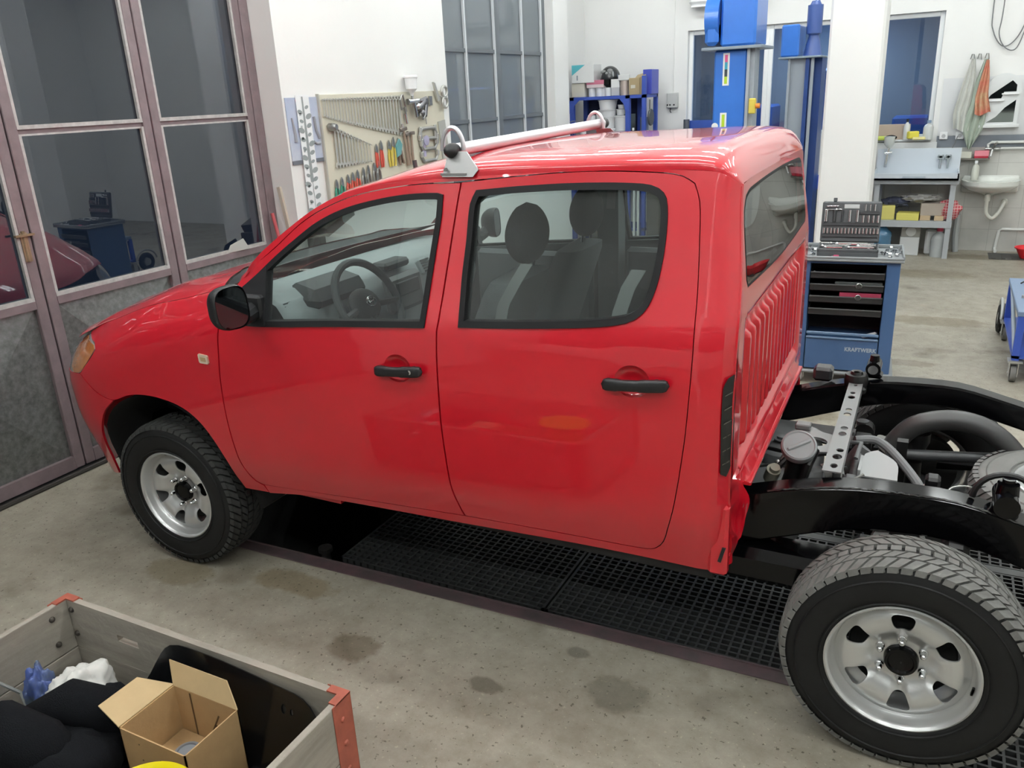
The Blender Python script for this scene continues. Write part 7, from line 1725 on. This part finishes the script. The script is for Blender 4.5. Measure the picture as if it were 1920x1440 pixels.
for i, (x0, y0, x1, y1, r) in enumerate(((.03, .10, .20, .14, .008), (.12, .20, .34, .17, .009), (.20, .07, .36, .06, .008), (.05, .05, .16, .045, .007), (.26, .12, .37, .13, .010), (.08, .22, .22, .235, .007))):
    f = MB(); f.cyl((x0, y0, .052), (x1, y1, .054), r, n=10); f.sphere((x0, y0, .052), r * 1.7, 10, 6); o = f.build('ratchet', CHROME, world=False); o.location = cs.location; o.rotation_euler = (0, 0, TRZ); props(o, ('chrome bar slanting across the hinge corner of the case tray', 'longest chrome ratchet lying across the back of the case tray', 'chrome bar along the outer front edge of the case tray', 'short slim chrome bar at the front of the case tray nearest the truck', 'thick short chrome bar at the outer end of the case tray', 'slim chrome bar at the back of the case tray nearest the truck')[i], 'ratchet')
random.seed(8)
for i in range(40):
    x, y = .02 + .35 * random.random(), .02 + .24 * random.random(); place_sock(x + .065, y + .06, Ht + .05, random.uniform(.006, .009), 'small shiny socket in the tray of the socket case', 'sockets in the case tray')
place_sock(.17 + .0, .045, Ht + .019, .006, 'small socket standing before the socket case', None)
tthing('bit_holder', mat('magenta_bit_holder', (.45, .04, .12), rough=.4), 'small magenta bit holder in front of the socket case', 'holder', (.175, .21, .01, .04, Ht + .019, Ht + .035))

# ============================================================ BLUE CART AT THE PICTURE EDGE
CB = mat('cart_blue', (.04, .09, .42), rough=.4)
ct = thing('workshop_cart', 'blue steel cart on casters with cardboard on top at the picture edge', 'cart', (3.95, 4.65, 0))
C0, C1, D0, D1 = 3.60, 4.25, 4.08, 5.18
for x, y in ((C0, D0), (C1 - .04, D0), (C0, D1 - .04), (C1 - .04, D1 - .04)):
    f = MB(); f.box(x, x + .045, y, y + .045, .155, .47); f.build('leg', CB, ct, smooth=0)
    f = MB(); f.cyl((x + .005, y + .02, .06), (x + .04, y + .02, .06), .06, n=24); f.build('caster_wheel', mat('dusty_caster', (.16, .16, .15), rough=.7), ct)
    f = MB(); f.box(x - .006, x, y - .01, y + .05, .04, .15); f.box(x + .045, x + .051, y - .01, y + .05, .04, .15); f.box(x - .02, x + .07, y - .03, y + .07, .145, .157); f.cyl((x - .012, y + .02, .06), (x + .055, y + .02, .06), .008); f.build('caster_fork', ZINC, ct)
f = MB(); f.box(C0 - .005, C1, D0 - .005, D1, .47, .505, bev=.004); f.build('cart_top', mat('blue_grey_top', (.17, .24, .36), rough=.45), ct)
f = MB(); f.box(C0, C1, D0, D1, .17, .19); f.build('cart_shelf', CB, ct, smooth=0)
f = MB(); f.cyl((C0 + .02, D0 + .045, .18), (C0 + .02, D1 - .045, .46), .014); f.build('cart_brace', mat('pale_blue_brace', (.36, .42, .48), rough=.4), ct)
f = MB(); f.prism([(3.68, 4.22), (4.2, 4.15), (4.22, 5.0), (3.70, 5.12)], .505, .512, 'z'); single(f.build('cardboard_sheet', mat('dusty_cream_card', (.55, .50, .38), rough=.8, var=.15), loc=(3.95, 4.6, .505), smooth=0), 'cream cardboard sheet covering the top of the blue cart', 'cardboard')
f = MB(); f.lathe([(0, 0), (.10, 0), (.12, .03), (.09, .09), (.04, .11), (0, .11)], (3.86, 4.62, .512), n=24); single(f.build('headlamp_part', mat('beige_part', (.50, .42, .28), rough=.5), loc=(3.86, 4.62, .512)), 'round beige part lying on the cardboard of the blue cart', 'part')
f = MB(); f.tube([(3.66, 4.95, .515), (3.72, 5.02, .54), (3.82, 4.98, .55), (3.95, 4.9, .53)], .006, 6); single(f.build('black_wire', SATBLK, loc=(3.8, 4.95, .512)), 'black wire curling over the cardboard on the blue cart', 'wire')
for i, (x, y) in enumerate(((3.65, 4.5), (3.68, 4.62), (3.66, 4.38))):
    f = MB(); f.cyl((x, y, .505), (x, y, .525), .012, n=10); single(f.build('bolt', ZINC, loc=(x, y, .505)), 'small zinc bolt on the edge of the blue cart top', 'bolt', 'bolts on the cart')
wj = thing('loose_wheel', 'small black wheel with a pale wing standing behind the blue cart', 'wheel', (3.60, 5.35, .0))
f = MB(); f.tube([(3.60, 5.35 + .09 * math.cos(t * PI / 14), .13 + .09 * math.sin(t * PI / 14)) for t in range(28)], .035, 12, closed=True); f.build('tyre', RUB, wj)
f = MB(); f.tube([(3.585, 5.35 + .17 * math.cos(a), .14 + .15 * math.sin(a)) for a in [PI * (.05 + i * .09) for i in range(11)]], .012, 8); f.cyl((3.57, 5.35, .13), (3.63, 5.35, .13), .05); f.build('wheel_guard', mat('pale_guard', (.40, .41, .40), rough=.4, metal=.4), wj)
boxthing('storage_box', 3.72, 4.1, 4.3, 4.9, .19, .40, mat('navy_crate', (.02, .04, .13), rough=.5), 'dark navy box on the lower shelf of the blue cart', 'box', bev=.01)
